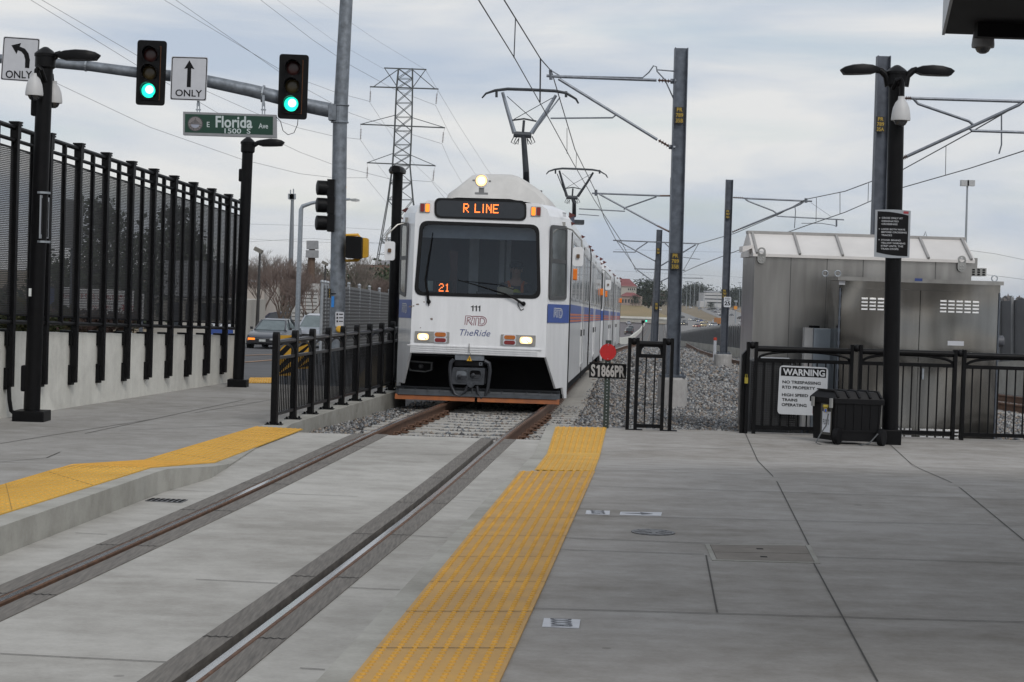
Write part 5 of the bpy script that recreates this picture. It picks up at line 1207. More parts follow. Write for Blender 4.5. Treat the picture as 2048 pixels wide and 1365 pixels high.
def pole_tag(parent, pl, x, y, w_, rows, h):
    """black plate with yellow lettering; x,y centre px"""
    m = MB(); a, b = pl.uv(x, y); n = len(rows); m.prism([(a - w_ / 2, b - h / 2), (a + w_ / 2, b - h / 2), (a + w_ / 2, b + h / 2), (a - w_ / 2, b + h / 2)], pl, .0, .006); m.m = 1
    for k, r in enumerate(rows):
        z1 = b + h / 2 - h * (k + .12) / n; z0 = b + h / 2 - h * (k + .84) / n; hw = w_ * .36 * min(1, len(r) / 2.6); text(m, r, pl, a - hw, a + hw, z0, z1, .009, .012)
    m.build('pole_tag', [TAGB, TAGY], parent)
pole_tag(mast, FY(YT - .17), 659, 587, .07, ('7', '9', '4', '3'), .18 * 1.05)
m = MB(); c0, c1 = FY(YT - .165).uv(663, 593), FY(YT - .165).uv(668, 615); m.prism([(c0[0], c1[1]), (c1[0], c1[1]), (c1[0], c0[1]), (c0[0], c0[1])], FY(YT - .165), 0, .004); m.build('blue_tape', M('blue_tape', (.03, .22, .62), .5), mast)
m = MB(); m.lathe(pt.px(672, 588), [(.163, -.01), (.163, .01)], 20); m.build('strap', BLACK, mast)

# ================================================================== OVERHEAD LINE
POLEM = M('catenary_pole_steel', (.085, .095, .115), .5, .45, var=.3, scale=6, detail=8); FOOT = concrete_mat('pole_footing_concrete', (.42, .41, .40), (.26, .25, .24), .8)
INS = M('insulator_dark', (.09, .045, .035), .4, var=.1); TUBEM = M('cantilever_tube', (.16, .175, .20), .45, .6, var=.2, scale=10)
def hpole(label, Y, top, base, w_, foot, tags, light=False):
    """wide flange pole; px top/base centres; foot: (x0,y0,x1,y1) px of concrete"""
    pl = FY(Y); t_, b_ = pl.px(*top), pl.px(*base)
    if not foot: b_ = b_ + (b_ - t_).normalized() * max(0, b_.z - gz(Y) - .05)
    t = thing('catenary_pole', label, 'overhead line pole', Vector((b_.x, Y, b_.z)), 'overhead line poles')
    m = MB(); ax = t_ - b_; f_ = .25 * w_
    for dx in (-1, 1): m.bar(b_ + Vector((dx * (w_ / 2 - .008), 0, 0)), t_ + Vector((dx * (w_ / 2 - .008), 0, 0)), .016, w_ * 1.0, (0, 1, 0))
    m.bar(b_ + Vector((0, -.02, 0)), t_ + Vector((0, -.02, 0)), w_ - .03, .012, (0, 1, 0)); m.build('pole', GALVD if light else POLEM, t)
    m = MB(); m.bx(b_.x - w_ * .95, b_.x + w_ * .95, Y - w_ * .9, Y + w_ * .9, b_.z - .02, b_.z + .02); 
    for i in (-1, 1):
        for j in (-1, 1): m.tube([(b_.x + i * w_ * .75, Y + j * w_ * .7, b_.z - .04), (b_.x + i * w_ * .75, Y + j * w_ * .7, b_.z + .07)], .014, 6)
    m.build('base_plate', GALVD, t)
    if foot:
        f0, f1 = pl.px(foot[0], foot[1]), pl.px(foot[2], foot[3]); r_ = (f1.x - f0.x) / 2
        m = MB(); m.lathe(Vector(((f0.x + f1.x) / 2, Y, 0)), [(r_, gz(Y) - .15), (r_, b_.z - .06), (r_ * .95, b_.z - .025)], 20); m.build('footing', FOOT, t)
    fp = FY(Y - w_ / 2 - .004)
    for x, y, rows, h in tags: pole_tag(t, fp, x, y, w_ * .76, rows, h)
    return t, pl
def arm_set(t, pl, arms, mat=None):
    """arms: (name, px list, radius)"""
    for nm, pts, r in arms:
        m = MB(); m.tube([pl.px(*p) for p in pts], r, 8); m.build(nm, INS if nm == 'insulator' else (mat or TUBEM), t, smooth=True)
def sheds(t, pl, a, b, r=.045, n=5):
    p, q = pl.px(*a), pl.px(*b); m = MB(); m.tube([p, q], r * .4, 6)
    for i in range(n): m.lathe(p + (q - p) * (i + .5) / n, [(r * .3, -.012), (r, 0), (r * .3, .012)], 10, q - p)
    m.build('insulator', INS, t)
pB, plB = hpole('nearest grey overhead line pole with PR 789 35B tags on a round concrete footing', 33.8, (1362.5, 97), (1345, 752), .235, (1316, 758, 1374, 790), [(1359, 231, ('PR', '789', '35B'), .29), (1350.5, 523, ('PR', '789', '35B'), .29)], True)
arm_set(pB, plB, [('top_arm', [(1093, 152), (1120, 154), (1313, 161)], .026), ('diagonal_arm', [(1117, 158), (1125, 163), (1315, 280)], .026), ('steady_arm', [(1101, 237), (1225, 236), (1231, 231)], .014), ('feeder_cable', [(1105, 143), (1120, 152), (1150, 153), (1285, 156), (1298, 145), (1307, 132), (1313, 134), (1314, 143), (1330, 160), (1348, 200)], .012)])
sheds(pB, plB, (1316, 161), (1346, 163)); sheds(pB, plB, (1317, 281), (1343, 296)); arm_set(pB, plB, [('bracket', [(1341, 163), (1352, 163)], .045), ('bracket', [(1338, 294), (1350, 296)], .04), ('clamp', [(1101, 140), (1102, 160)], .03), ('bracket', [(1314, 140), (1350, 143)], .012)])
pC, plC = hpole('second overhead line pole, mostly hidden right behind the nearest one', 64.0, (1348, 356), (1341, 712), .235, None, [], False)
arm_set(pC, plC, [('top_arm', [(1184, 387), (1320, 392)], .03), ('diagonal_arm', [(1199, 389), (1315, 452)], .03), ('brace', [(1313, 394), (1250, 416), (1248, 420)], .024), ('steady_arm', [(1158, 418), (1250, 423)], .02), ('registration_arm', [(1157, 429), (1198, 432)], .014), ('insulator', [(1320, 392), (1341, 392)], .03), ('insulator', [(1315, 452), (1339, 464)], .03), ('clamp', [(1192, 380), (1192, 392)], .05)])
pD, plD = hpole('grey overhead line pole carrying the white SPEED LIMIT 25 sign', 65.0, (1459, 360), (1447, 707), .24, (1428, 713, 1463, 731), [(1455.5, 429, ('PR', '787', '76A'), .30), (1449, 588, ('PR', '787', '76A'), .30)])
arm_set(pD, plD, [('top_arm', [(1487, 397), (1624, 403)], .03), ('diagonal_arm', [(1483, 457), (1600, 409), (1607, 404)], .03), ('brace', [(1491, 399), (1497, 403), (1546, 422), (1553, 427)], .026), ('steady_arm', [(1549, 430), (1556, 433), (1688, 440)], .022), ('drop', [(1673, 440), (1673, 453)], .03), ('registration_arm', [(1603, 447), (1642, 447), (1668, 451), (1673, 454)], .013), ('jumper', [(1590, 414), (1591, 425), (1589, 457)], .014), ('stay_wire', [(1622, 406), (1664, 435)], .006), ('clamp', [(1612, 397), (1612, 406)], .05)])
for a_, b_ in (((1466, 395.5), (1487, 396.5)), ((1464, 465), (1483, 457))): sheds(pD, plD, a_, b_, .05)
pE, plE = hpole('far overhead line pole between the two tracks, left of the nearest pole', 102.0, (1319, 460), (1310, 683), .30, None, [(1316.5, 503, ('PR', '787'), .34), (1313, 613, ('PR', '787'), .40)])
arm_set(pE, plE, [('top_arm', [(1226, 481), (1398, 488)], .035), ('diagonal_arm', [(1235, 482), (1311, 523)], .035), ('diagonal_arm', [(1320, 533), (1391, 490)], .035), ('brace', [(1295, 485), (1274, 499), (1270, 505)], .028), ('steady_arm', [(1226, 504), (1271, 505)], .025), ('steady_arm', [(1350, 513), (1400, 519)], .02), ('brace', [(1330, 487), (1352, 507)], .028)])
pF, plF = hpole('farthest overhead line pole standing on the descending track', 170.0, (1314, 520), (1306, 655), .34, None, [])
arm_set(pF, plF, [('top_arm', [(1268, 538), (1370, 541)], .05), ('diagonal_arm', [(1274, 540), (1306, 563)], .05), ('diagonal_arm', [(1318, 565), (1364, 543)], .05), ('steady_arm', [(1270, 560), (1312, 560)], .035), ('steady_arm', [(1352, 556), (1406, 557)], .04)])
pA, plA = hpole('grey overhead line pole with PR 789 35A tag behind the twin head lamp post', 35.0, (1767, 113), (1746, 770), .235, None, [(1761, 249, ('PR', '789', '35A'), .28)])
arm_set(pA, plA, [('top_arm', [(1822, 197), (2120, 206)], .028), ('diagonal_arm', [(1812, 314), (2038, 210), (2044, 205)], .03), ('brace', [(1828, 199), (1836, 208), (1938, 243), (1946, 250)], .026), ('steady_arm', [(1936, 254), (1944, 262), (2130, 268)], .026), ('jumper', [(2003, 231), (2003, 290), (1998, 308)], .014), ('bracket', [(1774, 196), (1800, 197)], .03), ('bracket', [(1772, 328), (1800, 320)], .03)])
sheds(pA, plA, (1803, 197), (1822, 197)); sheds(pA, plA, (1800, 319), (1814, 313))
WIRE = M('overhead_wire', (.045, .045, .05), .5, .5, var=.1)
def wire_thing(label, wires, droppers):
    """wires: list of (name, [(x,y,Y,r)])"""
    t = thing('overhead_wire', label, 'overhead wire', P(wires[0][1][-1][0], wires[0][1][-1][1], wires[0][1][-1][2]) * 1.0, 'overhead wires of the two tracks')
    for nm, pts in wires:
        m = MB(); m.tube([P(x, y, Y) for x, y, Y, r in pts], [r for *_, r in pts], 6); m.build(nm, WIRE, t)
    for (x0, y0, Y0), (x1, y1, Y1), r in droppers:
        m = MB(); m.tube([P(x0, y0, Y0), P(x1, y1, Y1)], r, 4); m.build('dropper', WIRE, t)
    return t
wire_thing('pair of overhead wires above the train track', [
    ('contact_wire', [(930, -60, 18.5, .008), (957, 0, 20.5, .008), (1030, 118, 26, .008), (1098, 238, 33.8, .009), (1146, 326, 45, .010), (1189, 401, 62, .012), (1240, 479, 90, .016), (1274, 545, 165, .02)]),
    ('messenger_wire', [(975, -60, 22, .010), (1008, 0, 25, .010), (1081, 118, 30.5, .010), (1103, 143, 33.8, .010), (1150, 300, 45, .011), (1192, 385, 63.5, .013), (1208, 435, 80, .015), (1231, 479, 101, .017), (1272, 537, 168, .022)])],
    [((1081, 118, 30.5), (1080, 205, 30.5), .012), ((1134, 257, 40), (1134, 308, 42.5), .006), ((1153, 307, 46), (1152, 337, 47), .006), ((1031, 38, 27), (1028, 116, 26), .008)])
wire_thing('pair of overhead wires sagging above the right hand track', [
    ('contact_wire', [(2130, 278, 30, .010), (2048, 302, 33, .010), (1940, 337, 38, .010), (1800, 377, 45, .011), (1690, 425, 56, .012), (1606, 454, 63, .014), (1520, 485, 75, .015), (1400, 530, 100, .018), (1366, 545, 165, .02)]),
    ('messenger_wire', [(2130, 160, 31, .012), (2046, 205, 35, .012), (1950, 260, 38, .012), (1803, 341, 46, .012), (1690, 383, 55, .013), (1612, 399, 64, .014), (1560, 428, 70, .014), (1470, 467, 85, .015), (1397, 488, 101, .018), (1367, 541, 168, .022)])],
    [((1892, 293, 41), (1891, 350, 41), .007), ((1805, 340, 46), (1805, 376, 45), .008), ((1737, 367, 51), (1736, 404, 51), .008), ((1680, 385, 56), (1680, 428, 57), .009), ((1633, 396, 62), (1632, 443, 62), .009)])

# ================================================================== NEAR FENCES, SIGNS, CABINETS
# railing on the kerb beside the train
RAILX = [(548, 850), (585, 839), (620, 828), (653, 818), (683, 809), (711, 801), (737, 794), (760, 787), (782, 781)]
ft = [GP(x, y, pzL) for x, y in RAILX]; RD = (ft[-1] - ft[0]); RD.z = 0; RD.normalize(); RP = Pl((ft[0].x, ft[0].y, 0), RD, (0, 0, 1))
if RP.n.x < 0: RP.n = -RP.n
aa = [(q - ft[0]).dot(RD) for q in ft]
sp = (aa[-1] - aa[0]) / (len(aa) - 1); aa = [aa[0] + sp * i for i in range(len(aa))]; aa.append(aa[-1] + sp); aa.append(aa[-1] + sp)
z0 = -.165; RT = 1.04
rail_ = thing('railing', 'black metal railing with arches on the kerb left of the train', 'railing', ft[4])
RAILG = M('railing_painted_highlight', (.030, .030, .032), .35, var=.2, spec=.35)  # lighter black puts the railing's highlight into the colour
for i, a in enumerate(aa):
    m = MB(); pr = [(a - .05, z0), (a + .05, z0), (a + .05, z0 + RT)] + [(a + .05 * math.cos(R_(18 * k)), z0 + RT + .05 * math.sin(R_(18 * k))) for k in range(1, 10)] + [(a - .05, z0 + RT)]
    m.prism(pr, RP, -.035, .035); m.bx(-.1, .1, -.09, .09, 0, .012, Matrix.Translation(RP.at(a, z0)));
    for dx in (-.075, .075):
        for dy in (-.06, .06): m.ball(RP.at(a + dx, z0 + .02, dy), .017, 6, 4)
    m.build('post', BLACK, rail_)
    if i < len(aa) - 1:
        b = aa[i + 1]; m = MB(); m.tube([RP.at(a, z0 + .97), RP.at(b, z0 + .97)], .030, 10); m.build('top_rail', RAILG, rail_, smooth=True)
        m = MB(); m.bar(RP.at(a + .05, z0 + .78), RP.at(b - .05, z0 + .78), .035, .035); m.bar(RP.at(a + .05, z0 + .12), RP.at(b - .05, z0 + .12), .03, .035); m.build('cross_rail', RAILG, rail_)
        c = (a + b) / 2; r = (b - a) / 2 - .09; m = MB(); m.tube([RP.at(c + r * math.cos(R_(15 * k)), z0 + .80 + .135 * math.sin(R_(15 * k))) for k in range(13)], .014, 6); m.build('arch', RAILG, rail_, smooth=True)
        m = MB(); n = max(6, int((b - a) / .085))
        for k in range(1, n): m.bar(RP.at(a + (b - a) * k / n, z0 + .12), RP.at(a + (b - a) * k / n, z0 + .78), .014)
        m.build('balusters', BLACK, rail_)
# yellow and black barricade panels behind the railing
BY = M('barricade_yellow', (.50, .27, .02), .5, var=.08)
for lb, q, Yb in (('left one of two yellow and black striped barrier panels behind the railing', ((557, 671), (592, 671), (588, 752), (552, 752)), 38), ('right one of two yellow and black striped barrier panels behind the railing', ((597, 684), (624, 684), (621, 738), (594, 738)), 44)):
    pl = FY(Yb); t = thing('barrier_panel', lb, 'barrier panel', pl.px((q[2][0] + q[3][0]) / 2, q[2][1]), 'striped barrier panels'); uv = [pl.uv(*p) for p in q]
    m = MB(); m.prism(uv, pl, -.02, 0); m.build('plate', BY, t); x0 = uv[3][0]; x1 = uv[1][0]; y0 = uv[3][1]; y1 = uv[0][1]; m = MB(); hh = (x1 - x0)
    for k in range(-1, 3):
        yb_ = y0 + k * hh * .75; po = [(x0 + .01, yb_), (x1 - .01, yb_ + hh), (x1 - .01, yb_ + hh * 1.4), (x0 + .01, yb_ + hh * .4)]; po = [(a, min(max(b, y0 + .01), y1 - .01)) for a, b in po]
        if max(b for a, b in po) - min(b for a, b in po) > .02: m.flat(po, pl, .003 + .0003 * k)
    m.build('stripes', INK, t); m = MB(); c = pl.px((q[2][0] + q[3][0]) / 2, q[2][1], -.05); m.bx(c.x - .03, c.x + .03, Yb + .03, Yb + .09, gz(Yb) - .1, c.z + .5); m.build('post', GALVD, t)
# fence along the platform end
YF = GP(1490, 867).y; fp = FY(YF); FZ = -.165
fen = thing('platform_fence', 'black platform end fence with long arches carrying the WARNING sign', 'fence', fp.px(1720, 872))
def up(t, x0, x1, yb, yt, ball=True):
    """pair of upright flats with a ball on the top pin; px"""
    for x in (x0, x1):
        a, b = fp.uv(x - (yb - yt) * .0 , yt)[0], fp.uv(x, yt)[1]; m = MB(); m.prism([(a - .02, FZ), (a + .02, FZ), (a + .02, b), (a - .02, b)], fp, -.04, .04); m.build('upright', BLACK, t)
    c = fp.px((x0 + x1) / 2, yt + 7); m = MB(); m.ball(c, .046, 12, 8)
    m.tube([fp.px(x0, yt + 7), fp.px(x1, yt + 7)], .02, 8); m.build('ball', BLACK, t, smooth=True)
def bay(t, x0, x1, y0, y1, ymid0, ymid1, yb0, yb1, nb, full=True):
    """px: top rail from (x0,y0) to (x1,y1)"""
    A = fp.uv(x0, y0); B = fp.uv(x1, y1); zt_ = (A[1] + B[1]) / 2; zm_ = (fp.uv(x0, ymid0)[1] + fp.uv(x1, ymid1)[1]) / 2; zb_ = (fp.uv(x0, yb0)[1] + fp.uv(x1, yb1)[1]) / 2
    m = MB(); m.tube([fp.at(A[0], zt_), fp.at(B[0], zt_)], .036, 12); m.build('top_rail', BLACK, t, smooth=True)
    m = MB(); m.bar(fp.at(A[0], zm_), fp.at(B[0], zm_), .04, .045); m.build('mid_rail', BLACK, t); m = MB(); m.bar(fp.at(A[0], zb_), fp.at(B[0], zb_), .04, .045); m.build('bottom_rail', BLACK, t)
    c = (A[0] + B[0]) / 2; r = (B[0] - A[0]) / 2 * (.94 if full else .86); h = zt_ - zm_ - (.025 if full else -.01)
    m = MB(); m.tube([fp.at(c + r * math.cos(math.pi * k / 16), zm_ + .02 + (h - .02) * math.sin(math.pi * k / 16) ** (.9 if full else .7)) for k in range(17)], .017 if full else .022, 6); m.build('arch', BLACK, t, smooth=True)
    for k in range(1, nb):
        x = A[0] + (B[0] - A[0]) * k / nb; m = MB(); m.bar(fp.at(x, zb_), fp.at(x, zm_), .016); m.build('baluster', BLACK, t)
up(fen, 1497, 1513, 864, 684); up(fen, 1704, 1722, 870, 690); up(fen, 1911, 1929, 878, 700); up(fen, 2118, 2136, 884, 708)
bay(fen, 1513, 1705, 697, 704, 720, 726, 854, 861, 11); bay(fen, 1721, 1912, 702, 710, 726, 733, 862, 868, 11); bay(fen, 1929, 2119, 710, 718, 734, 740, 868, 876, 11)
m = MB(); a = fp.uv(1490, 700); m.prism([(a[0] - .03, FZ), (a[0] + .05, FZ), (a[0] + .05, a[1] - .08), (a[0] + .02, a[1])] + [(a[0] - .03, a[1] - .06)], FY(YF + .05), -.05, .05); m.build('gate_post', BLACK, fen)
MESHB = perforated_mat('black_wire_mesh', (.016, .016, .017), .028, .55, 'XZ')
m = MB(); q = [FY(YF + .03).uv(*p) for p in ((1503, 722), (1592, 724), (1590, 862), (1499, 860))]; m.prism(q, FY(YF + .03), -.002, .002); m.build('mesh_panel', MESHB, fen)
m = MB(); c = fp.px(1491, 760, .06); m.bx(c.x - .02, c.x + .02, c.y - .03, c.y + .01, c.z - .04, c.z + .03); m.tube([c + Vector((-.012, 0, .03)), c + Vector((-.01, 0, .07)), c + Vector((.01, 0, .07)), c + Vector((.012, 0, .03))], .005, 5)
tag(m.build('padlock', M('brass_padlock', (.42, .34, .06), .4, .6)), 'small brass padlock hanging on the left fence post', 'padlock')
gt = thing('gate_frame', 'narrow free standing black gate frame with an arch at the platform end', 'gate frame', fp.px(1302, 860))
up(gt, 1260, 1276, 860, 676); up(gt, 1329, 1345, 862, 677); bay(gt, 1276, 1329, 688, 689, 712, 713, 852, 853, 3, False)
m = MB()
for x in (1260, 1276, 1329, 1345): c = fp.px(x, 860); m.bx(c.x - .05, c.x + .05, YF - .06, YF + .06, FZ, FZ + .012)
m.build('foot_plate', BLACK, gt)
# WARNING sign
ws_ = FY(YF - .06); SW = M('warning_sign_white', (.50, .515, .535), .4, var=.05)
t = thing('warning_sign', 'white WARNING no trespassing sign on the platform end fence', 'sign', ws_.px(1604, 832))
u = lambda x, y: ws_.uv(1480 + x / 5.934, 680 + y / 5.934)
m = MB(); m.prism(rq([u(472, 303), u(1048, 330), u(1022, 905), u(443, 880)], .05, 4), ws_, -.008, 0); m.build('plate', SW, t)
m = MB(); m.prism([u(490, 322), u(1026, 346), u(1020, 452), u(485, 425)], ws_, 0, .003); m.build('header', INK, t)
def text_u(m, sx, x0, y0, x1, y1, sl, off, bold, U, pl):
    vs, fs = glyphs(sx, bold, 0); xa = min(v[0] for v in vs); xb = max(v[0] for v in vs); ya = min(v[1] for v in vs); yb = max(v[1] for v in vs)
    o = []
    for x, y in vs:
        X = x0 + (x - xa) / (xb - xa) * (x1 - x0); o.append(pl.at(*U(X, y1 - (y - ya) / (yb - ya) * (y1 - y0) + (X - x0) * sl), off))
    m.add(o, fs)
m = MB(); text_u(m, 'WARNING', 510, 338, 1008, 418, .044, .005, .03, u, ws_); m.build('title', SW, t)
m = MB()
for sx, x0, y0, x1, y1 in (('NO TRESPASSING', 504, 480, 958, 516), ('RTD PROPERTY', 502, 542, 892, 578), ('HIGH SPEED', 497, 633, 808, 668), ('TRAINS', 498, 692, 682, 726), ('OPERATING', 494, 750, 790, 786)): text_u(m, sx, x0, y0, x1, y1, .045, .003, .022, u, ws_)
m.build('lettering', INK, t)
m = MB(); m.prism([u(862, 822), u(885, 823), u(883, 875), u(860, 874)], ws_, 0, .002); m.build('red_mark', M('sign_mark_red', (.35, .06, .06), .5), t)
# red disc marker with S1866PR plate
yd = GP(1212, 857).y - .02; dp = FY(yd)
t = thing('signal_marker', 'red disc marker over a black S1866PR plate on a perforated post', 'marker', dp.px(1213, 857))
m = MB(); a0, _ = dp.uv(1210, 857); a1, b1 = dp.uv(1216.5, 681); am = (a0 + a1) / 2 
c = dp.uv(1213.5, 800)[0]; m.prism([(c - .035, -.4), (c + .035, -.4), (c + .035, b1), (c - .035, b1)], dp, -.03, -.02); m.m = 1
for k in range(40):
    z = -.2 + k * .04
    if z < b1 - .02: m.flat([(c + .008 * math.cos(i * 1.047), z + .008 * math.sin(i * 1.047)) for i in range(6)], dp, -.019)
m.build('post', [M('green_sign_post', (.022, .035, .03), .6, var=.2), GALVL], t)
m = MB(); cc = dp.uv(1216, 704.5); rr_ = dp.uv(1232.5, 704)[0] - cc[0]; m.prism([(cc[0] + rr_ * math.cos(i * math.pi / 18), cc[1] + rr_ * math.sin(i * math.pi / 18)) for i in range(36)], dp, -.012, -.002); m.m = 1
for dy in (.085, -.085): m.ball(dp.at(cc[0], cc[1] + dy, 0), .006, 6, 4)
m.build('red_disc', [M('reflective_red', (.42, .010, .012), .4, var=.12, scale=20), GALVL], t)
m = MB(); m.prism([dp.uv(*p) for p in ((1179, 724.5), (1253, 729), (1252, 758.5), (1178, 755.5))], dp, -.012, -.002); m.build('plate', INK, t)
m = MB(); PXF = lambda x, y: dp.uv(x, y); text_u(m, 'S', 1182, 728.5, 1190.5, 753, .04, .001, .035, PXF, dp); text_u(m, '866PR', 1202.5, 729.5, 1249.5, 754, .04, .001, .035, PXF, dp)
for po in ([(1196.2, 730.5), (1199.8, 730.7), (1199.4, 753.8), (1195.4, 753.6), (1195.8, 736.5), (1193, 737.5), (1193, 734)],): m.flat([dp.uv(*q_) for q_ in po], dp, .001)
m.m = 0; m.build('lettering', M('plate_lettering_grey', (.36, .35, .345), .5, var=.05), t)
# speed limit sign
sp_ = FY(64.6); t = thing('speed_limit_sign', 'small white SPEED LIMIT 25 sign on an overhead line pole', 'sign', sp_.px(1454, 614))
m = MB(); m.prism(rq([sp_.uv(*p) for p in ((1448, 594), (1462.5, 594.5), (1461.5, 615), (1447.5, 614.5))], .03, 2), sp_, -.02, 0); m.build('plate', WHITE, t)
m = MB(); text_px(m, '25', sp_, (1448.8, 603, 1460.5, 611.5), .004, .03); text_px(m, 'SPEED', sp_, (1450, 596, 1461, 598.5), .004, .01); text_px(m, 'LIMIT', sp_, (1451, 599.5, 1460, 602), .004, .01); m.build('lettering', INK, t)
dl = FY(66); b_ = dl.px(1429.5, 704); m = MB(); t = thing('marker_post', 'white marker post with a red top beside the right hand track', 'marker post', b_)
m.bx(b_.x - .05, b_.x + .05, 65.97, 66.03, b_.z - .3, dl.px(1430, 681)[2]); m.build('post', WHITE, t); m = MB(); m.bx(b_.x - .055, b_.x + .055, 65.96, 66.04, dl.px(1430, 681)[2], dl.px(1430, 675.5)[2]); m.build('red_top', M('marker_red', (.6, .07, .04), .5), t)

# --- stainless cabinets
def steel_mat(name, c, wav, rough):
    if name in MT: return MT[name]
    m = bpy.data.materials.new(name); m.use_nodes = True; nt = m.node_tree; N = nt.nodes; L = nt.links; b = N['Principled BSDF']
    b.inputs['Metallic'].default_value = 1; b.inputs['Base Color'].default_value = (*c, 1); b.inputs['Roughness'].default_value = rough
    tc = N.new('ShaderNodeTexCoord'); mp = N.new('ShaderNodeMapping'); mp.inputs['Scale'].default_value = (1, 1, .8); L.new(tc.outputs['Object'], mp.inputs[0])
    n = N.new('ShaderNodeTexNoise'); n.inputs['Scale'].default_value = .95; n.inputs['Detail'].default_value = .3; L.new(mp.outputs[0], n.inputs[0])
    n3 = N.new('ShaderNodeTexNoise'); n3.inputs['Scale'].default_value = 3; n3.inputs['Detail'].default_value = 8; L.new(tc.outputs['Object'], n3.inputs[0])
    bp = N.new('ShaderNodeBump'); bp.inputs['Strength'].default_value = wav; bp.inputs['Distance'].default_value = .25; L.new(n.outputs[0], bp.inputs['Height']); L.new(bp.outputs[0], b.inputs['Normal'])
    r = N.new('ShaderNodeMapRange'); r.inputs[3].default_value = rough * .75; r.inputs[4].default_value = rough * 1.3; L.new(n3.outputs[0], r.inputs[0]); L.new(r.outputs[0], b.inputs['Roughness'])
    mp4 = N.new('ShaderNodeMapping'); mp4.inputs['Scale'].default_value = (5, 5, .5); L.new(tc.outputs['Object'], mp4.inputs[0]); n4 = N.new('ShaderNodeTexNoise'); n4.inputs['Scale'].default_value = 1.6; n4.inputs['Detail'].default_value = 6; L.new(mp4.outputs[0], n4.inputs[0])
    r4 = N.new('ShaderNodeValToRGB'); r4.color_ramp.elements[0].position = .35; r4.color_ramp.elements[1].position = .65; r4.color_ramp.elements[0].color = (*[k * .84 for k in c], 1); r4.color_ramp.elements[1].color = (*[k * 1.08 for k in c], 1); L.new(n4.outputs[0], r4.inputs[0]); L.new(r4.outputs[0], b.inputs['Base Color'])
    MT[name] = m; return m
STEEL = steel_mat('wavy_stainless_steel', (.215, .208, .197), .75, .15); STEELM = steel_mat('matte_stainless_steel', (.37, .36, .345), .25, .36); ROOFM = M('cabinet_roof_aluminium', (.66, .635, .61), .5, .25, var=.1, scale=1.2)
YC = YF + 1.45; pc = FY(YC); z_ = -.34
x0 = pc.px(1674, 700).x; x1 = pc.px(1996, 700).x; zt_ = pc.px(1835, 566).z; D = .75
cab = thing('signal_cabinet', 'dark wavy stainless steel cabinet with louvred double doors behind the fence', 'cabinet', Vector(((x0 + x1) / 2, YC + D / 2, z_)))
m = MB(); m.bx(x0, x1, YC, YC + D, z_, zt_); m.build('body', STEEL, cab)
m = MB(); m.bx(x0 - .03, x1 + .03, YC - .05, YC + D + .05, zt_, zt_ + .05); m.build('roof', STEELM, cab)
mid = pc.px(1836, 700).x
for a, b in ((x0 + .03, mid - .006), (mid + .006, x1 - .03)):
    m = MB(); m.bx(a, b, YC - .03, YC - .002, z_ + .06, zt_ - .10); dr = m.build('door', STEEL, cab)
    for zz, n_, k_ in ((pc.px(1835, 611).z, 5, 4), (z_ + .17, 5, 3)):
        m = MB()
        cx = (a + b) / 2 if zz > .3 else (a + .3 if a > mid else b - .3)
        for i in range(n_):
            for j in range(k_):
                x = cx + (i - 2) * .105; z = zz + (j - 1.5) * .045; m.loft([[Vector((x + s * .04 * e, YC - .032 - d_, z + h_)) for d_, h_ in ((0, -.014), (.016, -.012), (.012, .006), (0, .012))] for s, e in ((-1, 1), (1, 1))])
        m.build('louvre', M('louvre_bright_steel', (.48, .48, .48), .3, .8, var=.05), dr)
for hx in (x0 + .012, x1 - .012):
    m = MB(); m.tube([(hx, YC - .018, z_ + .08), (hx, YC - .018, zt_ - .10)], .012, 6)
    for k in range(12): m.lathe(Vector((hx, YC - .018, z_ + .15 + k * (zt_ - z_ - .35) / 11)), [(.016, 0), (.016, .05)], 8)
    m.build('hinge', GALVD, cab)
m = MB(); q = pc.px(1844, 745, .04); m.bx(q.x - .012, q.x + .012, q.y - .03, q.y, q.z - .09, q.z + .05); m.build('handle', GALVL, cab)
m = MB(); a = pc.px(1894, 682, .04); b = pc.px(1926, 692, .04); m.bx(a.x, b.x, a.y - .002, a.y, b.z, a.z); m.build('label_plate', WSIGN, cab)
m = MB(); a = pc.px(1678, 562, .02); b = pc.px(1690, 570, .02); m.bx(a.x, b.x, YC - .006, YC - .001, b.z, a.z); m.build('label_plate', WSIGN, cab); m = MB(); a = pc.px(1828, 557, .02); b = pc.px(1843, 563, .02); m.bx(a.x, b.x, YC - .054, YC - .051, b.z, a.z); m.build('blue_label', M('blue_label', (.03, .06, .22), .5), cab)
m = MB()
for x in (1663, 1678, 1993): c = pc.px(x, 548 + (x - 1663) * .02); m.tube([Vector((c.x + .038 * math.sin(i * .5236), YC + (.5 if x < 1670 else .1), zt_ + .088 - .038 * math.cos(i * .5236))) for i in range(13)], .008, 6)
m.build('lifting_eye', GALVL, cab)
m = MB(); a = pc.px(2005, 684); m.lathe(Vector((x1, YC + .25, a.z)), [(.07, 0), (.075, .05), (.075, .12), (.06, .13)], 14, (1, 0, 0)); m.build('vent_hood', M('vent_grey', (.09, .095, .11), .5), cab, smooth=True)
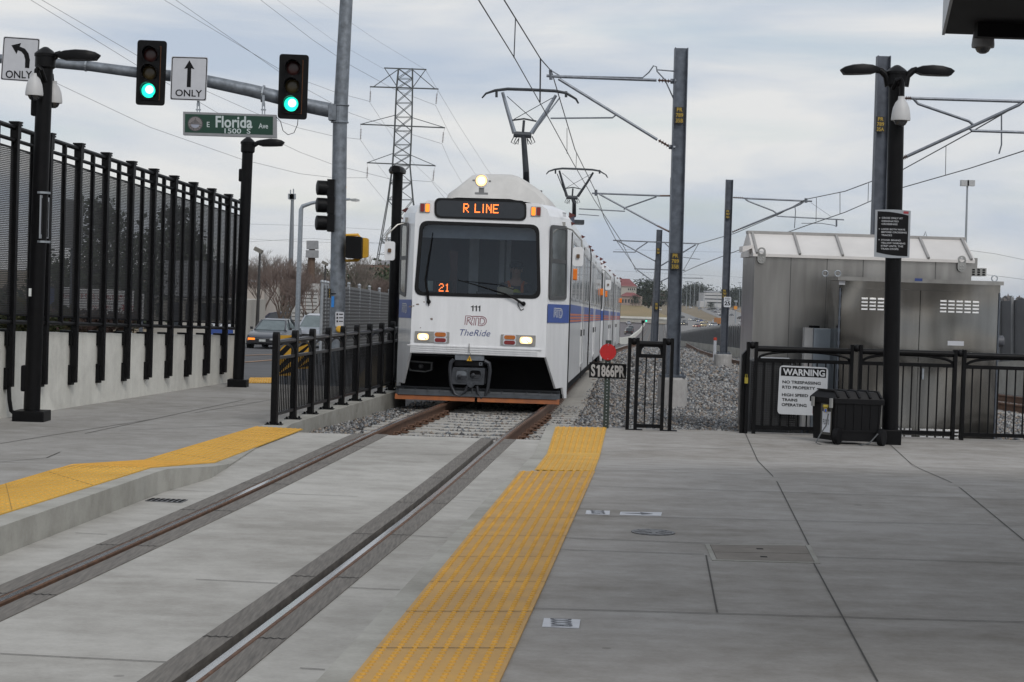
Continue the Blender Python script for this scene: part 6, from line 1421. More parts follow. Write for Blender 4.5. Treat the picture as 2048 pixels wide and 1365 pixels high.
# the large house
YH_ = YF + 2.75; ph = FY(YH_); hx0 = ph.px(1507, 600).x; hx1 = ph.px(1941, 600).x; ze = (ph.px(1507, 513).z + ph.px(1941, 527).z) / 2; zr = (ph.px(1507, 460).z + ph.px(1920, 475).z) / 2 - .02; HDp = 1.35
hs = thing('equipment_house', 'large pale stainless steel equipment house with sloping roof behind the cabinet', 'equipment house', Vector(((hx0 + hx1) / 2, YH_ + HDp / 2, z_)))
m = MB(); m.bx(hx0, hx1, YH_, YH_ + HDp, z_, ze); m.build('wall', STEELM, hs)
m = MB(); yr = YH_ + HDp * .5; zr = ze + (zr - ze) * (1 + 0)
m.loft([[Vector((x, YH_ - .05, ze)), Vector((x, YH_ - .05, ze + .04)), Vector((x, yr - .1, zr)), Vector((x, yr + .1, zr)), Vector((x, YH_ + HDp + .05, ze + .04)), Vector((x, YH_ + HDp + .05, ze))] for x in (hx0 - .03, hx1 + .03)]); rf = m.build('roof', ROOFM, hs)
m = MB()
for k in range(6):
    x = hx0 + .02 + (hx1 - hx0 - .04) * k / 5; m.bar(Vector((x, YH_ - .06, ze + .05)), Vector((x, yr - .1, zr + .015)), .03, .03)
m.bar(Vector((hx0 - .04, yr, zr + .012)), Vector((hx1 + .04, yr, zr + .012)), .24, .04); m.build('roof_seam', M('seam_grey', (.33, .32, .31), .5, .4), rf)
m = MB()
for k in range(1, 6):
    x = hx0 + (hx1 - hx0) * k / 6; m.bx(x - .004, x + .004, YH_ - .005, YH_ - .001, z_, ze)
m.build('panel_joint', M('joint_dark_grey', (.10, .10, .10), .6, .5), hs)  # plain dark grey strips along the panel joints
for x in (1523, 1923):
    c = ph.px(x, 510 + (x - 1523) * .04, .03); pl_ = FY(YH_ - .02); m = MB(); a_, b_ = pl_.uv(x, 504 + (x - 1523) * .042)
    n = 24; outer = rr(a_ - .055, a_ + .055, b_ - .16, b_ + .06, .054, 5); inner = [(a_ + .034 * math.cos(2 * math.pi * (i / len(outer)) + .0), b_ + .005 + .034 * math.sin(2 * math.pi * (i / len(outer)))) for i in range(len(outer))]
    m.ring(outer, inner, pl_, 0, .03)
    for i in (-.02, .02):
        for j in (-.08, -.12): m.ball(pl_.at(a_ + i, b_ + j, .03), .009, 6, 4)
    m.build('lifting_lug', M('lug_steel', (.30, .30, .29), .5, .4), hs)
m = MB(); q = [Pl((hx0, 0, 0), (0, -1, 0), (0, 0, 1))]; z1_ = ph.px(1500, 490).z; m.loft([[Vector((hx0 - .02, y, z1_)), Vector((hx0 - .16, y, z1_ - .02)), Vector((hx0 - .16, y, z1_ - .10)), Vector((hx0 - .02, y, z1_ - .04))] for y in (YH_ + .1, YH_ + .5)]); m.build('vent_hood', ROOFM, hs)
m = MB(); c = ph.px(1959, 545); m.bx(c.x - .09, c.x + .12, YH_ + .1, YH_ + .5, c.z - .05, c.z + .06); m.m = 1
for i in range(3):
    for j in range(3): m.bx(c.x - .075 + i * .07, c.x - .04 + i * .07, YH_ + .095, YH_ + .099, c.z - .04 + j * .032, c.z - .02 + j * .032)
m.build('vent_box', [M('lug_steel', (.30, .30, .29), .5, .4), DARK], hs)
m = MB(); c = ph.px(1872, 465); m.tube([(c.x - .03, yr, zr), (c.x, yr, zr + .10), (c.x + .03, yr, zr)], .006, 5); m.build('lifting_loop', GALVD, hs)
m = MB(); c = ph.px(1945, 530); m.bx(c.x - .05, c.x + .14, YH_ + .3, YH_ + .9, c.z - .05, c.z + .10); m.build('side_duct', STEELM, hs)
pe = FY(YF + 2.0); a = pe.px(1611, 656); b = pe.px(1667, 840); EB = M('electrical_box_grey', (.25, .285, .32), .45, .1, var=.08)
t = thing('electrical_box', 'tall blue grey electrical box between the fence and the steel house', 'electrical box', Vector(((a.x + b.x) / 2, YF + 2.1, z_)))
xm = pe.px(1627, 700).x
m = MB(); m.bx(xm, b.x, YF + 2.0, YF + 2.25, z_ + .1, a.z - .005); m.build('cabinet', EB, t, bevel=.01); m = MB(); m.bx(a.x, xm - .004, YF + 2.04, YF + 2.22, z_ + .1, a.z); m.build('side_box', M('box_pale_grey', (.36, .36, .36), .45, .2, var=.1), t); m = MB(); m.bx(xm - .05, xm + .08, YF + 2.05, YF + 2.15, a.z, a.z + .03); m.build('fitting', DARK, t)
m = MB(); m.bx(a.x + .0, xm - .02, YF + 1.99, YF + 2.035, z_ + .85, z_ + .93); m.build('red_label', M('sign_mark_red', (.35, .06, .06), .5), t)
m = MB()
for x in (a.x + .02, xm - .03): m.tube([(x, YF + 2.1, z_ - .05), (x, YF + 2.1, z_ + .12)], .02, 6)
m.tube([(xm + .12, YF + 2.1, z_ - .05), (xm + .12, YF + 2.1, z_ + .12)], .03, 6); m.build('conduit', GALVD, t)
pu = FY(YF + .8); a = pu.px(1500, 716); b = pu.px(1585, 800); UB = M('utility_box_dark', (.045, .047, .05), .5, .2, var=.15)
t = thing('utility_cabinet', 'low dark utility cabinet with rounded pale top corner behind the mesh panel', 'utility cabinet', Vector(((a.x + b.x) / 2, YF + 1, z_)))
m = MB(); m.bx(a.x, b.x - .03, YF + .8, YF + 1.2, z_, a.z - .02); m.build('body', UB, t, bevel=.03); m = MB(); m.tube([(b.x - .03, YF + .85, a.z - .11), (b.x - .03, YF + .85, a.z - .03), (b.x - .06, YF + .85, a.z - .012), (a.x + .05, YF + .85, a.z - .012)], .025, 8); m.build('trim', M('trim_pale', (.28, .29, .31), .5), t, smooth=True)

# --- tool box on wheels, lock cable
TB = M('tool_box_black_plastic', (.007, .007, .008), .42, var=.15, spec=.2); TBG = M('tool_box_grey_plastic', (.07, .068, .062), .5, var=.15)
c0 = GP(1668, 889); c1 = GP(1757, 889.5); c2 = GP(1632, 877); ex = (c1 - c0); ex.z = 0; ey = (c2 - c0); ey.z = 0; W_ = ex.length * .93; ex.normalize(); ey = Vector((-ex.y, ex.x, 0)) ; Dp = .42
k_ = .26  # turn of the box so its left end shows
ex = Vector((math.cos(-.02), math.sin(-.02), 0)); ey = Vector((-.50, .866, 0)); BT = Matrix(((ex.x, ey.x, 0, c0.x), (ex.y, ey.y, 0, c0.y), (0, 0, 1, -.165), (0, 0, 0, 1)))
t = thing('tool_box', 'black wheeled plastic tool box with yellow latch at the foot of the twin lamp post', 'tool box', BT @ Vector((W_ / 2, Dp / 2, 0)))
def tb(m, x0, x1, y0, y1, z0, z1, tp=0.): m.loft([[BT @ Vector(q) for q in ((x0 + tp, y0 + tp, z0), (x1 - tp, y0 + tp, z0), (x1 - tp, y1 - tp, z0), (x0 + tp, y1 - tp, z0))], [BT @ Vector(q) for q in ((x0, y0, z1), (x1, y0, z1), (x1, y1, z1), (x0, y1, z1))]])
m = MB(); tb(m, 0, W_, 0, Dp, .04, .50, .015)
for k in range(6): x = .03 + k * (W_ - .06) / 5; tb(m, x - .006, x + .006, -.008, 0, .18, .49)
tb(m, .0, W_, -.006, 0, .15, .17); m.build('body', TB, t)
m = MB(); tb(m, -.02, W_ + .02, -.02, Dp + .02, .47, .53); m.loft([[BT @ Vector(q) for q in ((x0, y0, z), (x1, y0, z), (x1, y1, z), (x0, y1, z))] for x0, x1, y0, y1, z in ((-.02, W_ + .02, -.02, Dp + .02, .53), (.03, W_ - .03, .04, Dp - .04, .61), (.05, W_ - .05, .06, Dp - .06, .615))])
for k in range(5):
    x = .02 + k * (W_ - .04) / 4; m.bar(BT @ Vector((x, -.02, .545)), BT @ Vector((x, .05, .62)), .03, .02); m.bar(BT @ Vector((x, .05, .62)), BT @ Vector((x, Dp - .06, .622)), .03, .015)
m.build('lid', TB, t, bevel=.004)
ep = Pl(BT @ Vector((0, Dp, 0)), -ey, (0, 0, 1)); m = MB(); m.prism([(Dp * .42, .10), (Dp * .86, .10), (Dp * .86, .46), (Dp * .42, .46)], ep, 0, .012); m.build('end_panel', TBG, t)
m = MB(); m.prism([(Dp * .50, .13), (Dp * .84, .13), (Dp * .84, .37), (Dp * .50, .37)], ep, .012, .015); m.m = 1; text(m, 'FL010', ep, Dp * .54, Dp * .80, .22, .28, .017, .0); m.build('paper_label', [WHITE, INK], t)
for s in (.14, .93): m = MB(); m.prism([(Dp * s - .02, .42), (Dp * s + .02, .42), (Dp * s + .02, .53), (Dp * s - .02, .53)], ep, .03, .05); m.build('latch', M('latch_grey', (.30, .30, .29), .5), t)
m = MB(); c = BT @ Vector((-.05, .10, .43)); m.bx(c.x - .03, c.x + .03, c.y - .04, c.y + .02, c.z - .012, c.z + .02); m.m = 1; m.bx(c.x - .02, c.x + .015, c.y - .04, c.y + .01, c.z - .07, c.z - .02); m.build('padlock', [M('yellow_plastic', (.34, .26, .03), .5), M('blue_lock', (.02, .07, .32), .4)], t, bevel=.006)
for x in (.02, W_ - .0):
    m = MB(); c = BT @ Vector((x, -.02, .095)); m.lathe(c, [(.04, -.035), (.095, -.03), (.098, 0), (.095, .03), (.06, .035), (.02, .03)], 18, (.85, -.52, 0)); m.build('wheel', BLACK2, t, smooth=True)
m = MB(); pts = [(1657, 826), (1652, 850), (1640, 868), (1632, 884), (1645, 889), (1680, 890), (1715, 891), (1740, 884), (1756, 866)]
zz = [.28, .16, .05, .012, .012, .012, .012, .06, .16]; c_ = [GP(x, min(895, y + 8)) for x, y in pts]
pl_ = FY(c0.y - .12); m.tube([pl_.px(x, y + 2) for x, y in pts], .008, 6); tag(m.build('lock_cable', M('cable_grey', (.12, .125, .13), .4, .3), smooth=True), 'thin grey cable looped round the wheeled tool box', 'cable')
m = MB(); m.tube([GP(1764, 880) + Vector((0, 0, .03)), GP(1780, 888) + Vector((0, -.1, .01)), GP(1798, 884) + Vector((0, 0, .01)), GP(1804, 873) + Vector((0, 0, .03)), GP(1796, 862) + Vector((0, 0, .08))], .008, 6); tag(m.build('lock_cable', MT['cable_grey'], smooth=True), 'thin pale cable curling on the floor at the twin lamp foot', 'cable')
# --- canopy corner with camera (near, top right)
YK = 14.0; pk = FY(YK); ca = pk.px(1890, 68); cb = pk.px(2120, 74)
t = thing('platform_canopy', 'black platform canopy corner overhead at the top right', 'canopy', Vector((ca.x + 2.6, 7, 0)))
hd = R_(11); dirv = Vector((-math.sin(hd), -math.cos(hd), 0)); 
m = MB(); L_ = 10.0; p0 = Vector((ca.x, YK, ca.z)); p1 = p0 + Vector((dirv.x * L_ * 1.0, dirv.y * L_, 0)); z1_ = ca.z
vs = [p0, p1, p1 + Vector((5, 0, 0)), p0 + Vector((5, 0, 0))]
m.loft([vs, [q + Vector((0, 0, .42)) for q in vs]]); m.build('roof', M('canopy_dark_steel', (.006, .006, .007), .6, .0, var=.2, spec=.1), t)
m = MB(); m.bar(p0 + Vector((-.012, .0, .21)), p1 + Vector((-.012, 0, .21)), .02, .44); m.build('fascia', M('canopy_fascia_grey', (.26, .27, .28), .4, .5, var=.1), t)
m = MB(); m.tube([(ca.x + 2.6, 7.0, -.0), (ca.x + 2.6, 7.0, ca.z)], .15, 16); m.build('column', BLACK, t, smooth=True)
m = MB(); 
for k in range(5): m.bar(p0 + dirv * (.6 + k * 2) + Vector((.2, 0, -.05)), p0 + dirv * (.6 + k * 2) + Vector((4.8, 0, -.05)), .10, .10)
m.build('soffit_rib', MT['canopy_dark_steel'], t)
pq = FY(YK - .35); dome_camera('grey dome camera hanging under the black canopy corner', pq.px(1966, 90), .081, [pq.px(1966, 60), pq.px(1967, 48), pq.px(1967, 30)], M('camera_grey', (.16, .16, .165), .45))

# ================================================================== BACKGROUND
def GT(x, y):
    """point on the terrain under a photograph pixel"""
    d = ray(x, y); lo = 5.0
    Y = 5.0
    while Y < 6000:
        z = CAMH + d.z / d.y * Y
        if z < gz(Y): break
        lo = Y; Y *= 1.01
    for _ in range(30):
        mY = (lo + Y) / 2
        if CAMH + d.z / d.y * mY < gz(mY): Y = mY
        else: lo = mY
    return Vector((d.x / d.y * Y, Y, gz(Y)))
ASPH = M('asphalt', (.085, .085, .088), .9, var=.2, scale=.6, detail=10); ASPH2 = M('worn_concrete_road', (.20, .195, .19), .9, var=.12, scale=.05, detail=8)
PAINT = M('road_paint', (.55, .53, .48), .7, var=.15); PAINTY = M('road_paint_faded', (.33, .20, .12), .8, var=.2)
def draped(name, poly, mat, dz, kind='structure', **k):
    """polygon (world x,y) draped over the terrain as a fine grid"""
    ys = [p[1] for p in poly]; y0, y1 = min(ys), max(ys); br = sorted(set([y0 + (y1 - y0) * i / 24 for i in range(25)] + [g[0] for g in GROUND if y0 < g[0] < y1])); m = MB(); pv = None
    for y in br:
        yy = min(max(y, y0 + 1e-4), y1 - 1e-4); xs = []
        for (ax, ay), (bx, by) in zip(poly, poly[1:] + poly[:1]):
            if (ay <= yy < by) or (by <= yy < ay): xs.append(ax + (bx - ax) * (yy - ay) / (by - ay))
        if len(xs) < 2: continue
        m.v += [Vector((min(xs), y, gz(y) + dz)), Vector((max(xs), y, gz(y) + dz))]
        if pv: k_ = len(m.v) - 4; m.f.append((k_, k_ + 1, k_ + 3, k_ + 2)); m.mi.append(0)
        pv = True
    return tag(m.build(name, mat, origin=(0, 0, 0), **k), kind=kind)
YS = eL[-1].y + .05
LEFT = True
draped('street', [(-70, YS), (-2.9, YS), (-4.0, 50), (-6.3, 90), (-70, 90)], ASPH, .02)
draped('avenue', [(-16, 90), (-6.3, 90), (-4.5, 130), (-3.5, 170), (-13, 170), (-13, 130)], ASPH, .03)
m = MB(); g_ = Vector((0, 0, .03))
def stripe(pxs, wd, dz=.035):
    pts = [GT(*p) + Vector((0, 0, dz)) for p in pxs]; m.stroke([(p.x, p.y) for p in pts], Pl((0, 0, 0), (1, 0, 0), (0, 1, 0)), wd, 0)
    k = len(pts)
    for i in range(2 * k): m.v[-2 * k + i].z = gz(m.v[-2 * k + i].y) + dz
stripe([(488, 713), (548, 711)], .25); stripe([(488, 727), (548, 722)], .2)
tag(m.build('street_lane_marking', PAINTY, origin=(0, 0, 0)), kind='structure')
m = MB(); m.bx(-30, -6.4, 90.0, 90.35, gz(90) - .2, gz(90) + .16); tag(m.build('street_kerb', CURB, origin=(0, 0, 0)), kind='structure')
draped('red_parking_lot', [(-60, 112), (-13.5, 112), (-13.5, 150), (-60, 150)], M('pinkish_paving', (.40, .27, .25), .9, var=.1, scale=.5), .04)
# freeway in the valley
LEFT = False
def fr(*px): return [(GT(*p).x, GT(*p).y) for p in px]
draped('freeway', fr((1352, 622), (1362, 624), (1386, 633), (1413, 642), (1432, 645.5), (1450, 652), (1500, 672), (1500, 700), (1340, 690), (1330, 650)), ASPH2, .12)
draped('freeway', fr((1398, 617.5), (1440, 614.5), (1470, 622), (1500, 632), (1500, 672), (1460, 655), (1447, 641), (1432, 634), (1413, 626)), ASPH2, .14)
draped('far_parking_lot', fr((1340, 601), (1500, 606), (1500, 612), (1400, 613), (1340, 610)), ASPH2, .2)
draped('side_road', fr((1240, 643), (1303, 645), (1297, 653), (1281, 670), (1270, 682), (1235, 684)), M('purple_grey_asphalt', (.115, .10, .105), .9, var=.12, scale=.1), .10)
BZ = -6.9
m = MB(); xa, xb = P(1100, 620, 900).x, P(1338, 620, 900).x
m.loft([[(xa, 862, gz(862) - .5), (xa, 1000, BZ), (xa, 1300, BZ + .6), (xa, 1300, -20), (xa, 862, -20)], [(xb - 12, 862, gz(862) - .5), (xb - 6, 1000, BZ), (xb, 1300, BZ + .6), (xb, 1300, -20), (xb, 862, -20)], [(xb + 14, 880, gz(880) - .5), (xb + 12, 1000, gz(1000) + .2), (xb + 14, 1300, gz(1300) - .2), (xb + 14, 1300, -20), (xb + 14, 880, -20)]])
tag(m.build('dry_bank', M('tan_bank_grass', (.27, .195, .10), .95, var2=(.16, .14, .065), scale=.03), origin=(0, 0, 0)), kind='structure')

# --- cars
TYRE = M('tyre_rubber', (.012, .012, .013), .8); CGL = M('car_glass', (.02, .025, .03), .06, var=.1, spec=.8); CGLP = M('car_glass_pale', (.12, .15, .155), .08, var=.2, scale=3, spec=.8)
CHM = M('hub_alloy', (.3, .3, .31), .35, .8, var=.1); PLT = M('number_plate', (.5, .52, .5), .5, var=.1)
BAS = M('car_bumper_trim', (.02, .02, .022), .6)
def paint(name, c, r=.3): return M('car_paint_' + name, c, r, .1, var=.05, coat=.6)
SHAPES = {  # y stations front to rear: (y, half width, sill z, belt z) ; greenhouse: (y, half width, z)
 'sedan': dict(L=[(2.3, .62, .30, .58), (2.2, .80, .22, .68), (1.6, .88, .20, .80), (.8, .90, .20, .92), (-.9, .90, .20, .95), (-1.8, .88, .22, .98), (-2.2, .82, .26, .95), (-2.32, .72, .34, .80)],
               G=[(.95, .70, .92), (.25, .60, 1.36), (-.15, .58, 1.42), (-.8, .58, 1.40), (-1.55, .68, .97)], wb=(1.42, -1.35), wr=.32),
 'suv': dict(L=[(2.3, .70, .36, .80), (2.2, .86, .28, .95), (1.5, .92, .26, 1.06), (.9, .93, .26, 1.10), (-1.2, .93, .26, 1.12), (-2.2, .90, .30, 1.10), (-2.35, .84, .40, 1.0)],
             G=[(1.15, .80, 1.08), (.45, .70, 1.66), (0, .69, 1.74), (-1.6, .70, 1.72), (-2.2, .80, 1.10)], wb=(1.45, -1.4), wr=.37)}
def car_lower(m, sh, T):
    m.loft([[T @ Vector(q) for q in ((-w_, y, zb + .12), (-w_ * .96, y, zb), (w_ * .96, y, zb), (w_, y, zb + .12), (w_, y, zt - .14), (w_ * .93, y, zt), (-w_ * .93, y, zt), (-w_, y, zt - .14))] for y, w_, zb, zt in sh['L']])
def detailed_car(name, label, loc, head, kind, col, lit=(), glass=CGL, grp=None, sc=1.0):
    sh = SHAPES[kind]; T = Matrix.Translation(loc) @ Matrix.Rotation(head, 4, 'Z') @ Matrix.Scale(sc, 4); t = thing(name, label, 'car' if kind == 'sedan' else 'suv', loc, grp, T)
    m = MB(); car_lower(m, sh, T); body = m.build('body', col, t, smooth=True)
    Gs = sh['G']; m = MB(); m.loft([[T @ Vector(q) for q in ((-w_ - (.12 if 0 < i < len(Gs) - 1 else .06), y, Gs[0][2] - .03), (w_ + (.12 if 0 < i < len(Gs) - 1 else .06), y, Gs[0][2] - .03), (w_, y, z), (-w_, y, z))] for i, (y, w_, z) in enumerate(Gs)]); m.build('windows', glass, t)
    m = MB(); m.loft([[T @ Vector(q) for q in ((-w_ - .015, y, z - .02), (w_ + .015, y, z - .02), (w_ - .08, y, z + .03), (-w_ + .08, y, z + .03))] for y, w_, z in Gs[1:-1]])
    for s in (-1, 1):
        m.bar(T @ Vector((s * (Gs[0][1] + .06), Gs[0][0], Gs[0][2] - .02)), T @ Vector((s * Gs[1][1], Gs[1][0], Gs[1][2])), .06); m.bar(T @ Vector((s * (Gs[-1][1] + .05), Gs[-1][0], Gs[-1][2])), T @ Vector((s * Gs[-2][1], Gs[-2][0], Gs[-2][2])), .08)
        y = -.25; m.bar(T @ Vector((s * (Gs[2][1] + .12), y, Gs[0][2])), T @ Vector((s * (Gs[2][1] + .01), y, Gs[2][2])), .05)
    m.build('roof', col, t)
    for y in sh['wb']:
        for s in (-1, 1):
            m = MB(); m.lathe(T @ Vector((s * .72, y, sh['wr'])), [(sh['wr'] * .98, 0), (sh['wr'], s * .05), (sh['wr'] * .97, s * .19), (sh['wr'] * .7, s * .20)], 18, T.to_3x3() @ Vector((1, 0, 0))); w_ = m.build('wheel', TYRE, t, smooth=True)
            m = MB(); m.lathe(T @ Vector((s * .72, y, sh['wr'])), [(sh['wr'] * .62, s * .195), (sh['wr'] * .3, s * .215), (.02, s * .21)], 14, T.to_3x3() @ Vector((1, 0, 0))); m.build('rim', CHM, w_)
    f = sh['L'][0]; z = f[3] - .10
    for s in (-1, 1):
        m = MB(); m.loft([[T @ Vector((s * x, y + .015, z + dz)) for x, dz in ((x0, -.07), (x1, -.07), (x1, .06), (x0, .06))] for x0, x1, y in ((.38, .66, 2.31), (.45, .74, 2.22))]); m.build('headlight', (AMBL if s in lit else M('headlamp_glass', (.45, .46, .47), .1, var=.05)), t)
        m = MB(); m.bx(-.05, .05, -.07, .07, -.06, .06, T @ Matrix.Translation((s * (.98), .75, sh['G'][0][2] + .06))); m.build('mirror', BAS, t)
        m = MB(); m.bx(-.12, .12, -.02, .02, -.07, .07, T @ Matrix.Translation((s * .66, sh['L'][-1][0] - .0, sh['L'][-1][3] - .08))); m.build('tail_light', REDL, t)
    m = MB(); m.bx(-.36, .36, -.02, .02, -.05, .05, T @ Matrix.Translation((0, 2.31, f[3] - .10))); m.m = 1; m.bx(-.33, .33, -.005, .022, -.035, .035, T @ Matrix.Translation((0, 2.31, f[3] - .10))); m.build('grille', [CHM, BAS], t)
    m = MB(); m.bx(-.70, .70, -.10, .03, -.10, .05, T @ Matrix.Translation((0, 2.30, .40))); m.build('bumper', BAS if kind == 'sedan' else col, t); m = MB(); m.bx(-.16, .16, -.01, .01, -.055, .055, T @ Matrix.Translation((0, 2.345, .43))); m.build('number_plate', PLT, t)
    return t
LEFT = True
detailed_car('parked_car', 'dark grey sedan with one amber lamp lit, coming round the street corner', Vector((P(549, 697, 80).x, 80, gz(80) + .02)), math.pi - .13, 'sedan', paint('dark_slate', (.040, .044, .056)), (1,), CGLP, None, .86)
detailed_car('parked_car', 'silver grey car with its windscreen showing behind the dark sedan', Vector((P(640, 690, 84).x, 84, gz(84) + .02)), math.pi - .16, 'suv', paint('silver', (.33, .35, .39)), (), CGLP, None, .84)
detailed_car('parked_car', 'dark blue SUV seen from the side in the lot behind the dark sedan', Vector((P(553, 650, 128).x, 128, gz(128) + .05)), math.pi / 2 + .15, 'suv', paint('navy', (.014, .018, .045)))
LEFT = False
SIMPLE = {}
def simple_car(kind, col, lit):
    k = (kind, col.name, lit)
    if k in SIMPLE: return SIMPLE[k]
    sh = SHAPES[kind]; T = Matrix(); m = MB(); car_lower(m, sh, T); m.m = 1; Gs = sh['G']
    m.loft([[Vector(q) for q in ((-w_ - .08, y, Gs[0][2] - .03), (w_ + .08, y, Gs[0][2] - .03), (w_, y, z), (-w_, y, z))] for y, w_, z in Gs]); m.m = 0; m.loft([[Vector(q) for q in ((-w_ - .02, y, z - .03), (w_ + .02, y, z - .03), (w_ - .08, y, z + .04), (-w_ + .08, y, z + .04))] for y, w_, z in Gs[1:-1]])
    m.m = 2
    for y in sh['wb']:
        for s in (-1, 1): m.lathe(Vector((s * .74, y, sh['wr'])), [(sh['wr'], 0), (sh['wr'], s * .18)], 10, (1, 0, 0))
    m.m = 3
    for s in (-1, 1): m.bx(s * .55 - .14, s * .55 + .14, 2.24, 2.34, .52 if kind == 'sedan' else .72, .66 if kind == 'sedan' else .88)
    m.m = 4
    for s in (-1, 1): m.bx(s * .66 - .12, s * .66 + .12, -2.37, -2.28, .70, .86)
    SIMPLE[k] = (m, [col, CGL, TYRE, LITD if lit else MT['headlamp_glass'], REDL]); return SIMPLE[k]
M('headlamp_glass', (.45, .46, .47), .1, var=.05)
PC = {'dark': paint('black', (.018, .018, .022)), 'white': paint('white', (.62, .62, .64)), 'silver': paint('silver', (.33, .35, .39)), 'red': paint('dark_red', (.17, .02, .02)), 'blue': paint('blue', (.03, .06, .2)), 'grey': paint('grey', (.12, .125, .135)), 'gold': paint('gold', (.38, .30, .16))}
PROTO = {}
def far_car(x, y, col, kind, away, lit, group, label, turn=0., sc=1.0):
    g = GT(x, y); key = (kind, col, lit)
    if key not in PROTO:
        mb, mats = simple_car(kind, PC[col], lit); o = bpy.data.objects.new('far_car', None); me_o = mb.build('distant_car', mats, origin=(0, 0, 0)); PROTO[key] = me_o; bpy.data.objects.remove(o); o = me_o
    else: o = PROTO[key].copy(); COL.objects.link(o)
    hd_ = math.atan2(-g.x, g.y) + turn; o.location = g + Vector((0, 0, .16)); o.rotation_euler = (0, 0, hd_ if away else hd_ + math.pi); o.scale = (sc,) * 3
    return tag(o, label, 'car', group)
FW1 = 'cars coming towards the camera on the distant freeway'
for x, y, c_, k, lit, tn in ((1363.5, 637, 'dark', 'sedan', False, -.5), (1368.5, 652, 'dark', 'suv', True, -.3), (1369, 648.5, 'grey', 'suv', False, -.3), (1384, 642, 'silver', 'sedan', True, -.5), (1392.5, 643, 'dark', 'sedan', False, -.5), (1400, 645, 'blue', 'sedan', True, -.5), (1408.5, 648, 'gold', 'sedan', True, -.5), (1393.5, 656, 'red', 'sedan', True, -.4), (1405, 654.5, 'gold', 'suv', True, -.4), (1426.5, 654.5, 'silver', 'suv', True, -.5), (1381, 617, 'white', 'suv', False, -.5), (1399, 619, 'grey', 'suv', False, -.5)):
    far_car(x, y, c_, k, False, lit, FW1, 'tiny %s %s coming towards us on the near freeway side%s' % (c_, 'van' if k == 'suv' else 'car', ' with lit headlights' if lit else ''), tn)
FW2 = 'cars driving away on the far side of the distant freeway'
for x, y, c_, k, tn in ((1417, 621, 'grey', 'suv', .4), (1424, 619.5, 'dark', 'sedan', .4), (1429, 620, 'dark', 'suv', .4), (1434, 621.5, 'silver', 'sedan', .4), (1425, 625, 'silver', 'sedan', .4), (1430, 626, 'dark', 'sedan', .4), (1435.5, 630, 'white', 'suv', .4), (1442, 633, 'dark', 'sedan', .4), (1463, 632.5, 'grey', 'sedan', .4), (1479.5, 639, 'dark', 'suv', .4), (1483.5, 651, 'white', 'suv', .4), (1467, 621, 'grey', 'suv', .5), (1473, 622, 'silver', 'suv', .5), (1440, 621, 'grey', 'sedan', .4), (1456, 620, 'blue', 'suv', .4)):
    far_car(x, y, c_, k, True, False, FW2, 'tiny %s %s driving away on the far freeway side' % (c_, 'van' if k == 'suv' else 'car'), tn)
SRD = 'cars on the side road behind the train'
far_car(1257, 671, 'dark', 'suv', True, False, SRD, 'nearest dark car on the side road right of the train', .1); far_car(1260.5, 664.5, 'grey', 'suv', True, False, SRD, 'grey car just ahead of the dark car on the side road', .1); far_car(1257, 650.5, 'silver', 'sedan', True, False, SRD, 'farthest silver car on the side road right of the train', .1)
for i, (x, c_) in enumerate(((1322, 'white'), (1321, 'silver'))): far_car(x, 614 + i * 8, c_, 'suv', False, True, 'cars between the poles far away', 'tiny %s car with lit headlights seen between two overhead line poles' % c_)
for x in range(1345, 1500, 9):
    c_ = rnd.choice(['white', 'silver', 'grey', 'dark', 'red']); far_car(x + rnd.uniform(-2, 2), 605.5 + (x - 1345) * .022 + rnd.uniform(-1, 1), c_, rnd.choice(['sedan', 'suv']), True, False, 'cars parked in the far lot', 'tiny %s car parked in the far lot below the trees' % c_, rnd.choice([0, 1.57]))
m = MB(); g = GT(1436, 652); T = Matrix.Translation(g) @ Matrix.Rotation(math.atan2(-g.x, g.y) + .5, 4, 'Z'); t = thing('delivery_truck', 'tiny orange and white box truck on the distant freeway', 'truck', g, None, T)
m.bx(-1.2, 1.2, -4, 1.6, .9, 3.4, T); m.build('box', M('truck_orange', (.5, .2, .05), .5, var=.2, scale=1), t); m = MB(); m.bx(-1.1, 1.1, 1.7, 3.2, .5, 2.5, T); m.build('cab', PC['white'], t); m = MB()
for y in (-2.5, 2.4):
    for s in (-1, 1): m.lathe(T @ Vector((s * .9, y, .5)), [(.5, 0), (.5, s * .3)], 10, T.to_3x3() @ Vector((1, 0, 0)))
m.build('wheels', TYRE, t)

